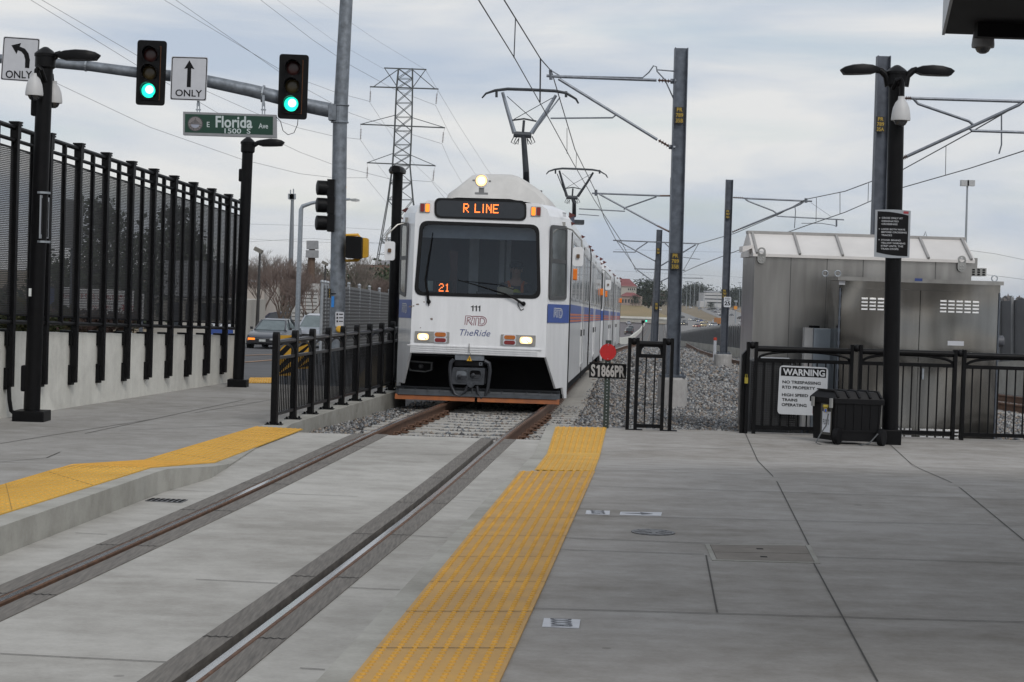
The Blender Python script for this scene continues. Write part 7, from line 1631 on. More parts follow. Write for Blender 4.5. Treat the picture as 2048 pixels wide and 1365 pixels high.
# --- vegetation
BARK = M('bark_grey_brown', (.10, .08, .065), .9, var=.25); TWIG = M('bare_twigs_reddish', (.165, .125, .108), .9, var=.2); TWIGG = M('bare_twigs_grey', (.19, .165, .145), .9, var=.2)
NEED = M('pine_needles', (.035, .05, .026), .8, var=.35, scale=.6); NEED2 = M('pine_needles_pale', (.06, .078, .042), .8, var=.3, scale=.6); FARG = M('far_conifer', (.022, .032, .024), .9, var=.3, scale=.2); FARB = M('far_brown_crown', (.10, .08, .07), .9, var=.3, scale=.2)
def bare_tree(label, x, Y, top_y, spread, seed, twig=TWIG, grp='bare winter trees', depth=7):
    g = Vector((P(x, 600, Y).x, Y, gz(Y))); h = P(x, top_y, Y).z - g.z; r = random.Random(seed); t = thing('bare_tree', label, 'tree', g, grp); tr = MB(); cr = MB()
    def grow(p, d, ln, rad, k):
        q = p + d * ln * .5 + Vector((r.uniform(-1, 1), r.uniform(-1, 1), 0)) * ln * .05; e = p + d * ln
        (tr if k < 2 else cr).tube([p, q, e], [rad, rad * .85, rad * .7], 5 if k < 2 else 3, False)
        if k >= depth: return
        for i in range(3 if k else 4):
            a = r.uniform(0, 6.28); s = r.uniform(.28, .62) * spread
            u = Vector((math.cos(a), math.sin(a), 0)); nd = (d + u * s + Vector((0, 0, .12))).normalized(); grow(e if i else p + d * ln * r.uniform(.6, .95), nd, ln * r.uniform(.62, .84), rad * .62, k + 1)
    grow(g - Vector((0, 0, .1)), Vector((0, 0, 1)), h * .27, h * .021, 0)
    tr.build('trunk', BARK, t, fix=False); cr.build('crown', twig, t, fix=False); return t
def leaf_mesh(name, C, S, mats, parent, seed, asp=1.0):
    """C centres (n,3), S sizes: small tilted quads"""
    g = np.random.default_rng(seed); n = len(C); a = g.normal(0, 1, (n, 3)); a /= np.linalg.norm(a, axis=1)[:, None]; b = np.cross(a, g.normal(0, 1, (n, 3))); b /= np.linalg.norm(b, axis=1)[:, None]
    S = np.asarray(S).reshape(-1, 1); v = np.stack([C - a * S, C + b * S * asp * .6, C + a * S, C - b * S * asp * .6], 1).reshape(-1, 3)
    inv = np.array(WM[parent].inverted()); v = v @ inv[:3, :3].T + inv[:3, 3]
    me = bpy.data.meshes.new(name); me.vertices.add(4 * n); me.vertices.foreach_set('co', v.reshape(-1)); me.loops.add(4 * n); me.loops.foreach_set('vertex_index', np.arange(4 * n, dtype=np.int32)); me.polygons.add(n)
    me.polygons.foreach_set('loop_start', np.arange(0, 4 * n, 4, dtype=np.int32)); me.polygons.foreach_set('loop_total', np.full(n, 4, np.int32))
    for q in mats: me.materials.append(q)
    me.polygons.foreach_set('material_index', g.integers(0, len(mats), n).astype(np.int32)); me.update(); me.validate(); o = bpy.data.objects.new(name, me); COL.objects.link(o); o.parent = parent; WM[o] = WM[parent]; return o
def conifer(label, x, Y, top_y, wd, seed, n=2600, mats=None, grp='evergreen trees', rounded=.0, bz=None):
    g0 = Vector((P(x, 600, Y).x, Y, gz(Y) if bz is None else bz)); h = P(x, top_y, Y).z - g0.z; g = np.random.default_rng(seed); t = thing('pine_tree', label, 'tree', g0, grp)
    m = MB(); m.tube([g0 - Vector((0, 0, .2)), g0 + Vector((0, 0, h * .5)), g0 + Vector((0, 0, h * .96))], [h * .022, h * .014, h * .004], 6); m.build('trunk', BARK, t)
    nb = 70; C = []
    for i in range(nb):
        f = g.uniform(.10, .99) ** .85; rad = wd * ((1 - f) ** (.75 if not rounded else .45)) * g.uniform(.45, 1.12) * (1 if not rounded else min(1, f * 3 + .3)); th = g.uniform(0, 6.28); z = h * f
        k = n // nb; s = g.uniform(.15, 1, k) ** .7; sp = wd * .13 + rad * .10
        C.append(np.stack([g0.x + np.cos(th) * rad * s + g.normal(0, sp, k), g0.y + np.sin(th) * rad * s + g.normal(0, sp, k), g0.z + z + (s - .5) * rad * .12 + g.normal(0, sp * .55, k)], 1))
    C = np.concatenate(C); leaf_mesh('crown', C, g.uniform(.5, 1.2, len(C)) * max(h, wd * 2) * .022, mats or [NEED, NEED2], t, seed); return t
LEFT = True
for i, (x, Y, ty, wd_, lb) in enumerate(((203, 72, 402, 2.6, 'tallest pine behind the perforated fence'), (172, 80, 470, 3.2, 'pine behind the perforated fence left of the tallest one'), (258, 85, 452, 3.4, 'bushy pine behind the perforated fence just right of the tallest one'), (305, 95, 440, 3.6, 'pine behind the fence above the pale building'), (345, 100, 415, 2.8, 'tall slim pine behind the right half of the perforated fence'), (372, 98, 425, 2.6, 'right hand neighbour of the tall slim pine behind the fence'), (110, 70, 500, 3.0, 'low pine behind the fence near the left lamp post'), (395, 110, 470, 3.0, 'low pine behind the right end of the fence'))): conifer(lb, x, Y, ty + (0 if i in (0, 4) else 22), wd_ * .66, 40 + i, 2600, rounded=1)
for i, (x, Y, ty, sp_, lb, tw) in enumerate(((527, 130, 492, 1.0, 'large bare tree right of the lamp at the fence end', TWIGG), (560, 115, 515, 1.15, 'bare tree above the dark blue SUV', TWIG), (573, 96, 505, 1.1, 'bare tree with forked trunk behind the curved street light', TWIG), (618, 92, 535, 1.0, 'small bare tree in front of the white board wall', TWIG), (600, 140, 520, 1.1, 'bare reddish tree behind the white board wall', TWIG), (548, 150, 525, 1.2, 'wide bare tree behind the dark blue SUV', TWIG), (708, 165, 505, .8, 'slim bare tree right of the signal pole', TWIGG), (640, 170, 515, 1.0, 'far bare tree left of the signal pole', TWIGG), (395, 130, 495, 1.0, 'bare tree seen through the right end of the perforated fence', TWIG), (440, 135, 505, 1.0, 'bare tree through the fence beside the lamp', TWIG), (770, 150, 525, 1.0, 'bare tree left of the train behind the slatted fence', TWIG), (510, 160, 505, 1.0, 'bare tree partly hidden by the far lamp post', TWIGG), (588, 165, 500, 1.1, 'tall far bare tree between the antenna pole and the street light', TWIGG), (632, 135, 528, 1.1, 'bare tree above the white board wall beside the signal pole', TWIG), (740, 190, 522, 1.0, 'far bare tree in front of the brown building', TWIGG))): bare_tree(lb, x, Y, ty, sp_, 70 + i, tw)
for i, (x, Y, ty, wd_, lb) in enumerate(((640, 190, 540, 4.5, 'round dark evergreen left of the signal pole'), (695, 180, 545, 4.0, 'round dark evergreen right of the signal pole'), (782, 170, 536, 4.5, 'dark evergreen beside the left edge of the train'))): conifer(lb, x, Y, ty, wd_, 100 + i, 2400, rounded=1)
LEFT = False
for i, (x, Y, ty, wd_, lb) in enumerate(((1272, 995, 592, 5, 'dark tree below the red roofs'), (1290, 1060, 567, 17, 'broad dark tree left of the far poles'), (1304, 1030, 566, 12, 'dark tree right behind the far poles'), (1345, 2250, 580, 26, 'brown green tree behind the nearest overhead line pole'), (1377, 2300, 575, 24, 'slim dark tree right of the nearest overhead line pole'), (1390, 2250, 574, 34, 'dark round tree left of the white office building'), (1400, 2260, 578, 28, 'dark round tree touching the white office building'), (1467, 2200, 583, 32, 'dark tree right of the speed limit sign'), (1457, 2300, 589, 26, 'lower dark tree right of the speed limit sign'), (1490, 2200, 581, 32, 'dark tree beside the steel house'), (1423, 1750, 606, 7, 'small lone tree on the freeway bank'))): conifer(lb, x, Y, ty, wd_, 130 + i, 1500, [FARG, FARG, NEED], rounded=1, grp='dark trees across the valley', bz=BZ if Y < 1100 else None)
def woods(name, x0, x1, Y, ytop, n, mats, seed, sz, bz=None):
    g = np.random.default_rng(seed); t = bpy.data.objects.new('x', None); W_ = P(x1, 560, Y).x - P(x0, 560, Y).x; X0 = P(x0, 560, Y).x; f = g.uniform(0, 1, n); zt_ = P((x0 + x1) / 2, ytop, Y).z
    zb_ = gz(Y) if bz is None else bz; hh = (zt_ - zb_) * (.62 + .25 * np.sin(f * W_ / 17) * np.sin(f * W_ / 7 + 1) + .13 * np.sin(f * W_ / 2.7)); z = zb_ + hh * g.uniform(0, 1, n) ** .6
    C = np.stack([X0 + W_ * f, Y + g.normal(0, 6, n), z], 1); bpy.data.objects.remove(t); WM['w'] = Matrix()
    e = bpy.data.objects.new(name, None); WM[e] = Matrix(); o = leaf_mesh(name, C, g.uniform(.6, 1.4, n) * sz, mats, e, seed); o.parent = None; bpy.data.objects.remove(e); return tag(o, kind='stuff')
woods('distant_woods', 470, 830, 420, 540, 9000, [FARG, FARG, NEED], 7, 1.0)
woods('distant_woods', -300, 480, 300, 520, 9000, [FARG, FARB, NEED], 8, 1.0)
woods('distant_woods', 1225, 1520, 2650, 589, 9000, [FARB, FARG, FARB], 9, 4.0)
woods('distant_woods', 1150, 1325, 1120, 580, 5000, [FARB, FARB, FARG], 10, 2.0, BZ)
woods('distant_woods', 1500, 2600, 2650, 592, 12000, [FARB, FARG, FARB], 12, 4.5)
HEDG = M('hedge_green', (.045, .055, .018), .85, var=.4, scale=2); HEDB = M('shrub_red_brown', (.085, .05, .042), .9, var=.4, scale=2)
def hedge(label, x0, x1, mats, seed, n):
    g = np.random.default_rng(seed); a0, a1 = WP.uv(x0, 655)[0], WP.uv(x1, 655)[0]; t = thing('hedge', label, 'hedge', WP.at((a0 + a1) / 2, .2, -1.6), 'hedges behind the retaining wall')
    a = g.uniform(a0, a1, n); d_ = g.uniform(-2.4, -.7, n); zz_ = g.uniform(0, 1, n) ** .5; top = wtop((a0 + a1) / 2) + .16 + .1 * np.sin(a * 3) + .06 * np.sin(a * 7.7)
    C = np.array([WP.at(0, 0)] * n) + np.outer(a, WP.v) + np.outer(d_, WP.n); C[:, 2] = .0 + zz_ * (top + .05); leaf_mesh('foliage', C, g.uniform(.03, .07, n), mats, t, seed)
    m = MB(); 
    for k in range(9): q = WP.at(a0 + (a1 - a0) * (k + .5) / 9, -.3, -1.6); m.tube([q, q + Vector((0, 0, 1.0))], .02, 5)
    m.build('stems', BARK, t)
hedge('long green hedge behind the concrete wall', -160, 248, [HEDG, HEDG, M('hedge_olive', (.075, .07, .022), .85, var=.3)], 21, 16000)
hedge('short reddish brown shrub row behind the concrete wall', 256, 372, [HEDB, M('shrub_brown', (.11, .08, .055), .9, var=.3)], 22, 6000)

# --- buildings, banners and signs behind the fence
BEIGE = M('pale_stucco', (.42, .40, .36), .85, var=.08, scale=.6); STEELW = M('grey_metal_wall', (.30, .31, .33), .7, var=.08); BRN = M('brown_brick_wall', (.16, .105, .085), .9, var=.12, scale=.4); RROOF = M('red_tile_roof', (.20, .055, .055), .8, var=.12, scale=.3); OFFW = M('office_white_concrete', (.46, .46, .46), .8, var=.05, scale=.1); DGL = M('dark_window_band', (.035, .042, .05), .25, var=.15)
def block(t, nm, x0, y0, x1, y1, Y, dep, mat, toground=False, bz=None):
    pl = FY(Y); a = pl.px(x0, y0); b = pl.px(x1, y1); m = MB(); m.bx(a.x, b.x, Y, Y + dep, ((gz(Y) if bz is None else bz) - .3) if toground else b.z, a.z); return m.build(nm, mat, t)
def windows(t, Y, rects, par=None):
    for x0, y0, x1, y1 in rects: pl = FY(Y - .05); a = pl.px(x0, y0); b = pl.px(x1, y1); m = MB(); m.bx(a.x, b.x, Y - .06, Y - .01, b.z, a.z); m.build('window', DGL, par or t)
LEFT = True
t = thing('commercial_building', 'pale low building behind the fence with a higher grey block', 'building', Vector((P(390, 640, 88).x, 88, gz(88))))
block(t, 'upper_wall', 322, 520, 405, 594, 88, 8, STEELW); block(t, 'lower_wall', 300, 596, 478, 655, 86, 9, BEIGE, True); windows(t, 86, [(312, 606, 318, 628), (345, 604, 360, 655), (372, 606, 386, 640), (398, 606, 412, 640), (425, 606, 440, 640), (450, 608, 466, 640)]); block(t, 'parapet', 298, 592, 480, 598, 85.8, .3, WHITE)
t = thing('storefront', 'pale shop building with dark base right of the far lamp post', 'building', Vector((P(500, 640, 140).x, 140, gz(140))))
block(t, 'wall', 440, 562, 527, 650, 140, 10, BEIGE, True); windows(t, 140, [(505, 615, 512, 645)]); block(t, 'roof_edge', 438, 558, 529, 565, 139.5, 11, STEELW)
BAN = M('banner_white', (.55, .55, .55), .7, var=.06); BRD = M('banner_red', (.30, .04, .04), .7); BDK = M('banner_dark', (.10, .10, .10), .7)
by = FY(60); t = thing('shop_banner', 'wide white shop banner with red lettering and red burst behind the fence', 'banner', by.px(194, 634)); m = MB(); m.prism([by.uv(*p) for p in ((118, 574), (268, 582), (266, 636), (116, 630))], by, -.03, 0); m.build('panel', BAN, t)
m = MB(); text_u(m, 'GRANITE SLAB COUNTERTOPS', 127, 586, 262, 596, .05, .003, .0, lambda x, y: by.uv(x, y), by); text_u(m, 'INSTALLED', 183, 610, 222, 616, .05, .003, .0, lambda x, y: by.uv(x, y), by); c = by.uv(254, 617); m.flat([(c[0] + (.22 if i % 2 else .11) * math.cos(i * math.pi / 11), c[1] + (.22 if i % 2 else .11) * math.sin(i * math.pi / 11)) for i in range(22)], by, .003); m.build('red_print', BRD, t)
m = MB(); text_u(m, 'ONE DAY', 180, 619, 236, 629, .05, .003, .0, lambda x, y: by.uv(x, y), by); text_u(m, 'Custom', 203, 603, 232, 608, .05, .003, .0, lambda x, y: by.uv(x, y), by); m.build('dark_print', BDK, t)
m = MB(); [m.bar(Vector((by.px(x, 630).x, 60.05, gz(60) - .2)), Vector((by.px(x, 580).x, 60.05, by.px(x, 580).z)), .08) for x in (122, 262)]; m.build('posts', GALVD, t)
for nm, lb, q, mt_ in (('shop_sign', 'small dark blue sign behind the fence left of the white banner', ((88, 575), (108, 576), (107, 622), (87, 621)), M('sign_navy', (.04, .06, .14), .6)), ('shop_sign', 'narrow upright white sign behind the fence right of the banner', ((278, 588), (288, 589), (286, 641), (276, 640)), BAN), ('shop_sign', 'grey blank sign back high behind the fence', ((128, 398), (167, 404), (163, 500), (124, 496)), M('sign_back_grey', (.16, .165, .17), .6, var=.1))):
    pl = FY(58); t = thing(nm, lb, 'sign', pl.px(q[3][0], q[3][1])); m = MB(); m.prism([pl.uv(*p) for p in q], pl, -.06, 0); m.build('panel', mt_, t); m = MB(); c = pl.px((q[2][0] + q[3][0]) / 2, q[2][1]); m.tube([Vector((c.x, 58.1, gz(58) - .2)), Vector((c.x, 58.1, c.z + .3))], .06, 8); m.build('post', GALVD, t)
pl = FY(57.95); o = [q for q in COL.objects if q.get('label', '').startswith('narrow upright')][0]
m = MB(); c0, c1 = pl.uv(280, 594), pl.uv(285, 637); text(m, 'FURNITURE', Pl(pl.at((c0[0] + c1[0]) / 2, (c0[1] + c1[1]) / 2), (0, 0, 1), (-1, 0, 0)), -(c0[1] - c1[1]) / 2, (c0[1] - c1[1]) / 2, -.035, .035, .03, .0); m.build('lettering', BDK, o)
pl = FY(70); t = thing('address_sign', 'low white number sign with a blue band under the right end of the fence', 'sign', pl.px(440, 672)); m = MB(); m.prism([pl.uv(*p) for p in ((414, 646), (466, 648), (466, 660), (414, 658))], pl, -.05, 0); m.m = 1; m.prism([pl.uv(*p) for p in ((414, 658.5), (466, 660.5), (466, 672), (414, 670))], pl, -.05, 0); m.build('panel', [WHITE, M('address_blue', (.03, .07, .26), .6)], t)
m = MB(); text_px(m, '376', pl, (417, 648, 455, 657), .01, .01); m.build('lettering', BDK, t)
m = MB(); [m.bar(Vector((pl.px(x, 660).x, 70.06, gz(70) - .2)), Vector((pl.px(x, 660).x, 70.06, pl.px(x, 655).z)), .1) for x in (420, 460)]; m.build('posts', GALVD, t)
pl = FY(100); t = thing('board_wall', 'white horizontal board wall sign with I-225 in dark letters', 'sign', pl.px(615, 660)); m = MB(); m.prism([pl.uv(*p) for p in ((598, 566), (638, 568), (637, 664), (583, 662), (583, 624), (598, 600))], pl, -.3, 0); m.m = 1
for k in range(11): y = 582 + k * 7.4; m.stroke([pl.uv(600 if y < 620 else 584, y), pl.uv(634, y + .8)], pl, .05, .004)
text_px(m, 'I-225', pl, (602, 569, 621, 577), .006, .01); text_px(m, '16001', pl, (601, 655, 620, 661), .006, .01); m.build('panel', [M('board_white', (.46, .455, .44), .7, var=.1), M('board_gap', (.09, .085, .08), .8)], t)
m = MB(); m.bx(pl.px(600, 640).x, pl.px(636, 640).x, 100.3, 100.6, gz(100) - .2, pl.px(600, 572).z); m.build('frame', BEIGE, t)
t = thing('office_building', 'brown brick office building far behind the slatted fence', 'building', Vector((P(745, 575, 260).x, 260, gz(260))))
block(t, 'wall', 712, 529, 790, 580, 260, 18, BRN, True); block(t, 'upper_block', 752, 521, 800, 531, 264, 14, STEELW); windows(t, 260, [(717, 536, 722, 543), (725, 536, 730, 543), (733, 536, 738, 543), (741, 536, 746, 543), (717, 552, 738, 557), (742, 552, 765, 557)])
LEFT = False
t = thing('red_roof_building', 'pale building with dark red hipped roofs across the valley right of the train', 'building', Vector((P(1258, 610, 1040).x, 1040, BZ)))
block(t, 'wall', 1238, 572, 1272, 606, 1040, 40, BEIGE, True, BZ); block(t, 'wall', 1240, 592, 1284, 612, 1010, 22, M('pinkish_stucco', (.30, .24, .215), .9, var=.08), True, BZ)
for x0, x1, ye, yr, Y, d_ in ((1234, 1275, 573, 557, 1040, 40), (1243, 1282, 593, 585, 1010, 22)):
    pl = FY(Y); a = pl.px(x0, ye); b = pl.px(x1, ye); z1_ = pl.px(x0, yr).z; w_ = b.x - a.x; m = MB(); m.add([(a.x, Y - .5, a.z), (b.x, Y - .5, a.z), (b.x, Y + d_, a.z), (a.x, Y + d_, a.z), (a.x + w_ * .3, Y + d_ / 2, z1_), (b.x - w_ * .3, Y + d_ / 2, z1_)], [(0, 1, 5, 4), (1, 2, 5), (2, 3, 4, 5), (3, 0, 4), (3, 2, 1, 0)]); m.build('roof', RROOF, t)
windows(t, 1040, [(1256 + k * 4, 577, 1258 + k * 4, 581) for k in range(4)]); windows(t, 1010, [(1244 + k * 6, 599, 1247 + k * 6, 606) for k in range(6)])
t = thing('office_building', 'white office building with dark window bands across the valley', 'building', Vector((P(1430, 612, 2150).x, 2150, gz(2150))))
block(t, 'wall', 1408, 586, 1450, 612, 2150, 60, OFFW, True); windows(t, 2150, [(1409, 590, 1449, 593), (1409, 597, 1449, 600.5), (1414, 604, 1449, 607.5)]); block(t, 'side_wing', 1400, 603, 1410, 612, 2140, 40, OFFW, True); block(t, 'roof_plant', 1412, 582, 1440, 586, 2165, 30, STEELW)
# overpass and retaining walls by the tracks
m = MB(); a = P(1225, 638, 800); b = P(1352, 645, 800); m.bx(a.x, b.x, 800, 815, b.z - .6, b.z + 1.0); t = thing('overpass', 'low grey concrete overpass where the tracks disappear', 'bridge', Vector((a.x, 800, gz(800)))); m.build('deck', CURB, t); m = MB(); m.bx(a.x, b.x, 799.6, 799.98, b.z + 1.0, b.z + 1.9); m.build('parapet', WALLC, t)
m = MB()
for x in (a.x + 2, a.x + 9, b.x - 2): m.bx(x - .5, x + .5, 801, 814, gz(800) - 2, b.z - .6)
m.build('pier', CURB, t)
t = thing('barrier_wall', 'pale concrete barrier along the left side of the descending tracks', 'barrier', Vector((2, 90, gz(90)))); m = MB(); pp = [p for p in PTHL if 108 < p.y < 780]; sweep(m, [(-2.6, -.5), (-2.2, -.5), (-2.25, .9), (-2.55, .9)], pp); m.build('wall', WALLC, t)
CORR = M('grey_fence_panel', (.115, .118, .122), .6, .2, var=.12, scale=2); 
t = thing('track_wall', 'grey ribbed fence on a concrete base curving behind the right hand track', 'fence', P(1495, 712, 77))
STN = [(2140, 592, 716, 775, 43.5), (2000, 603, 726, 765, 47), (1800, 626, 718, 752, 55), (1600, 645, 706, 730, 68), (1495, 652, 700, 714, 77), (1445, 653, 693, 707, 84), (1400, 659, 687, 698, 96), (1360, 666, 682, 690, 112), (1336, 666, 676, 683, 135)]
def sx(k): return [(P(s[0], s[k], s[4])) for s in STN]
tp_, md_, bt_ = sx(1), sx(2), sx(3)
m = MB(); n = len(STN); m.v += tp_ + md_
for i in range(n - 1): m.f.append((i, i + 1, n + i + 1, n + i)); m.mi.append(0)
m.v += [q + Vector((.08, .08, 0)) for q in tp_ + md_]
for i in range(n - 1): m.f += [(2 * n + i, 2 * n + i + 1, 3 * n + i + 1, 3 * n + i), (i, i + 1, 2 * n + i + 1, 2 * n + i)]; m.mi += [0, 0]
m.build('panels', CORR, t)
m = MB(); RIBS = M('fence_rib', (.24, .245, .25), .5, .3, var=.1)
for i in range(n - 1):
    a, b, c, d_ = tp_[i], tp_[i + 1], md_[i], md_[i + 1]; ln = (Vector((a.x, a.y)) - Vector((b.x, b.y))).length; k = max(2, int(ln / .62))
    for j in range(k): s = j / k; m.bar(c + (d_ - c) * s + Vector((-.03, -.03, 0)), a + (b - a) * s + Vector((-.03, -.03, .06)), .055)
m.build('ribs', RIBS, t)
m = MB(); m.v += [q + Vector((-.08, -.08, .02)) for q in md_] + [q + Vector((-.08, -.08, -1.0)) for q in bt_] + [q + Vector((.2, .2, .02)) for q in md_]
for i in range(n - 1): m.f += [(i, i + 1, n + i + 1, n + i), (i, i + 1, 2 * n + i + 1, 2 * n + i)]; m.mi += [0, 0]
m.build('concrete_base', CURB, t)

# --- slatted chain fence left of the train
LEFT = True
SLAT = M('grey_fence_slats', (.20, .205, .21), .7, .2, var2=(.12, .122, .125), scale=5, stretch=(2, 2, 9)); SLH = M('galvanised_post', (.34, .36, .38), .5, .5, var=.15)
PXS = [(645, 565, 676, 60), (698, 568, 672, 65), (719, 571, 670, 68), (739, 574, 668, 71), (759, 578, 667, 74.5), (779, 581, 666, 78), (799, 584, 665, 82)]
t = thing('slat_fence', 'grey galvanised slatted fence between the signal pole and the train', 'fence', P(739, 668, 71))
for (x0, a0, b0, Y0), (x1, a1, b1, Y1) in zip(PXS, PXS[1:]):
    if x0 < 650: n = 2
    m = MB(); q = [P(x0, a0 + 6, Y0), P(x1, a1 + 6, Y1), P(x1, b1, Y1), P(x0, b0, Y0)]; q[2].z = gz(Y1); q[3].z = gz(Y0); m.add(q + [p + Vector((.02, .02, 0)) for p in q], [(0, 1, 2, 3), (7, 6, 5, 4)])
    k = 22; m.m = 1
    for i in range(1, k):
        s = i / k; m.bar(q[0] + (q[3] - q[0]) * s + Vector((.03, -.01, 0)), q[1] + (q[2] - q[1]) * s + Vector((.03, -.01, 0)), .012, .045)
    m.build('slat_panel', [SLAT, M('slat_gap', (.065, .066, .07), .8)], t)
for x, a0, b0, Y in [(645, 564, 676, 60), (651, 565, 676, 60.5), (656, 566, 676, 61)] + PXS[1:]:
    p = P(x, a0 + 2, Y); m = MB(); b_ = Vector((p.x, p.y - .06, gz(Y) - .1)); m.tube([b_, p + Vector((0, -.06, 0))], .05, 8); m.ball(p + Vector((0, -.06, .03)), .065, 8, 6); m.build('post', SLH, t, smooth=True)

# --- tall light and antenna poles
def pole_px(name, label, cat, Y, pts, r, extra=None, mat=GALV, grp=None):
    pl = FY(Y); b = pl.px(*pts[0]); b.z = gz(Y); P_ = [b] + [pl.px(*p) for p in pts[1:]]; t = thing(name, label, cat, b, grp)
    m = MB(); k = len(P_); m.tube(P_, [r * (1 - .5 * i / max(1, k - 1)) for i in range(k)], 8); m.build('pole', mat, t, smooth=True)
    for nm, fn, mt_ in (extra or []): m = MB(); fn(m, pl); m.build(nm, mt_, t)
    return t
def cobra(m, pl): c = [pl.px(x, y) for x, y in ((699, 399), (706, 398), (716, 402), (719, 400), (712, 397))]; m.loft([[pl.px(x, y + dy, o_) for dy, o_ in ((-2 * s, -.12 * s), (-2 * s, .12 * s), (3 * s, .1 * s), (3 * s, -.1 * s))] for x, y, s in ((698, 399, .5), (704, 400, 1), (712, 400, 1.2), (719, 401, .6))])
pole_px('street_light', 'pale curved arm street light left of the signal pole', 'street light', 75, [(594, 655), (602, 420), (605, 413), (622, 407), (650, 401), (700, 399)], .10, [('lamp_head', cobra, M('cobra_pale', (.45, .46, .46), .5))], GALVL)
def antennas(m, pl):
    for x, y in ((581, 388), (584, 389), (587, 388)): m.bar(pl.px(x, y), pl.px(x, y + 11), .5)
    m.bar(pl.px(579, 396), pl.px(589, 396), .3); m.bar(pl.px(581, 380), pl.px(581.2, 390), .12); m.bar(pl.px(587, 378), pl.px(587, 390), .12)
pole_px('antenna_pole', 'tall thin grey antenna pole left of the curved street light', 'antenna pole', 210, [(579, 600), (583, 480), (585, 392)], .33, [('antenna', antennas, GALVL)])
def brownant(m, pl): m.bar(pl.px(625, 482), pl.px(625, 499), .75); m.bar(pl.px(624.5, 501), pl.px(624.3, 516), .8)
pole_px('antenna_pole', 'brown wooden antenna pole with two grey cylinders beside the signal pole', 'antenna pole', 130, [(620, 610), (623, 520), (625, 482)], .33, [('antenna', brownant, M('antenna_grey', (.25, .26, .27), .6))], M('brown_wood', (.11, .075, .055), .9, var=.2))
for lb, Y, b_, tp_2, hd_ in (('lot lamp with a tilted square head right of the fence end lamp post', 90, (514, 655), (520, 504), (517, 501)), ('second lot lamp just left of the signal pole', 120, (648, 590), (651, 530), (650, 527))):
    pole_px('lot_lamp', lb, 'lot lamp', Y, [b_, tp_2], .10, [('lamp_head', lambda m, pl, h=hd_, Y=Y: m.bx(-.20, .20, -.25, .25, -.09, .09, Matrix.Translation(pl.px(*h)) @ Matrix.Rotation(.45, 4, 'Y')), M('lot_lamp_head', (.16, .15, .13), .6))], M('lot_lamp_bronze', (.035, .033, .032), .6))
LEFT = False
def stad(m, pl):
    for x in (1929, 1941): m.bx(-.30, .30, -.25, .25, -.26, .2, Matrix.Translation(pl.px(x, 366)))
    m.bar(pl.px(1926, 362), pl.px(1945, 363), .1)
pole_px('high_mast_light', 'tall thin light mast with twin heads above the steel house', 'light mast', 150, [(1928, 640), (1935, 362)], .14, [('lamp_head', stad, M('mast_head_grey', (.42, .43, .44), .5, var=.1))], GALVL)
for i, (x, yt_, yb_, Y) in enumerate(((1373, 564, 612, 1900), (1380, 564, 611, 1900), (1388, 566, 610, 1900), (1398, 569, 612, 1700), (1409, 573, 608, 2000), (1434, 574, 608, 2000), (1478.5, 566, 608, 1800), (1483, 577, 608, 1950), (1471, 603, 640, 900))):
    pole_px('high_mast_light', 'thin light mast across the valley, number one of the row seen over the freeway' if False else ('thin light mast standing over the freeway, ' + ['just right of the nearest pole', 'second right of the nearest pole', 'in front of the slim dark tree', 'with a round top left of the white office', 'at the left end of the white office', 'in front of the white office', 'tallest right of the speed limit sign', 'lower one right of the speed limit sign', 'with an orange sign on it'][i]), 'light mast', Y, [(x, yb_), (x + 1.2, yt_)], .30, [('lamp_head', lambda m, pl, x=x, yt_=yt_: m.bar(pl.px(x - 2.2, yt_), pl.px(x + 4.2, yt_), .8), GALVL)], GALVL, 'light masts across the valley')
o = [q for q in COL.objects if 'orange sign' in q.get('label', '')][0]; pl = FY(899); m = MB(); a, b = pl.uv(1471, 616); m.prism([(a - .8, b - .8), (a + .8, b - .8), (a + .8, b + .8), (a - .8, b + .8)], pl, 0, .1); m.build('orange_panel', M('orange_sign', (.62, .24, .02), .5), o)
pl = FY(230); t = thing('track_signal', 'small track signal with a lit green lamp beside the side road', 'track signal', Vector((pl.px(1290, 650).x, 230, gz(230)))); m = MB(); m.bar(pl.px(1286, 641), pl.px(1286, 647), .38); m.tube([Vector((pl.px(1286, 650).x, 230, gz(230))), pl.px(1286, 645)], .06, 6); m.build('head', SIGB, t); m = MB(); m.lathe(pl.px(1292.5, 642.5), [(.12, 0), (.09, .03)], 12, (0, -1, 0)); m.build('green_lamp', M('far_green_lamp', (.05, .85, .55), .4, var=0, emit=.9), t)

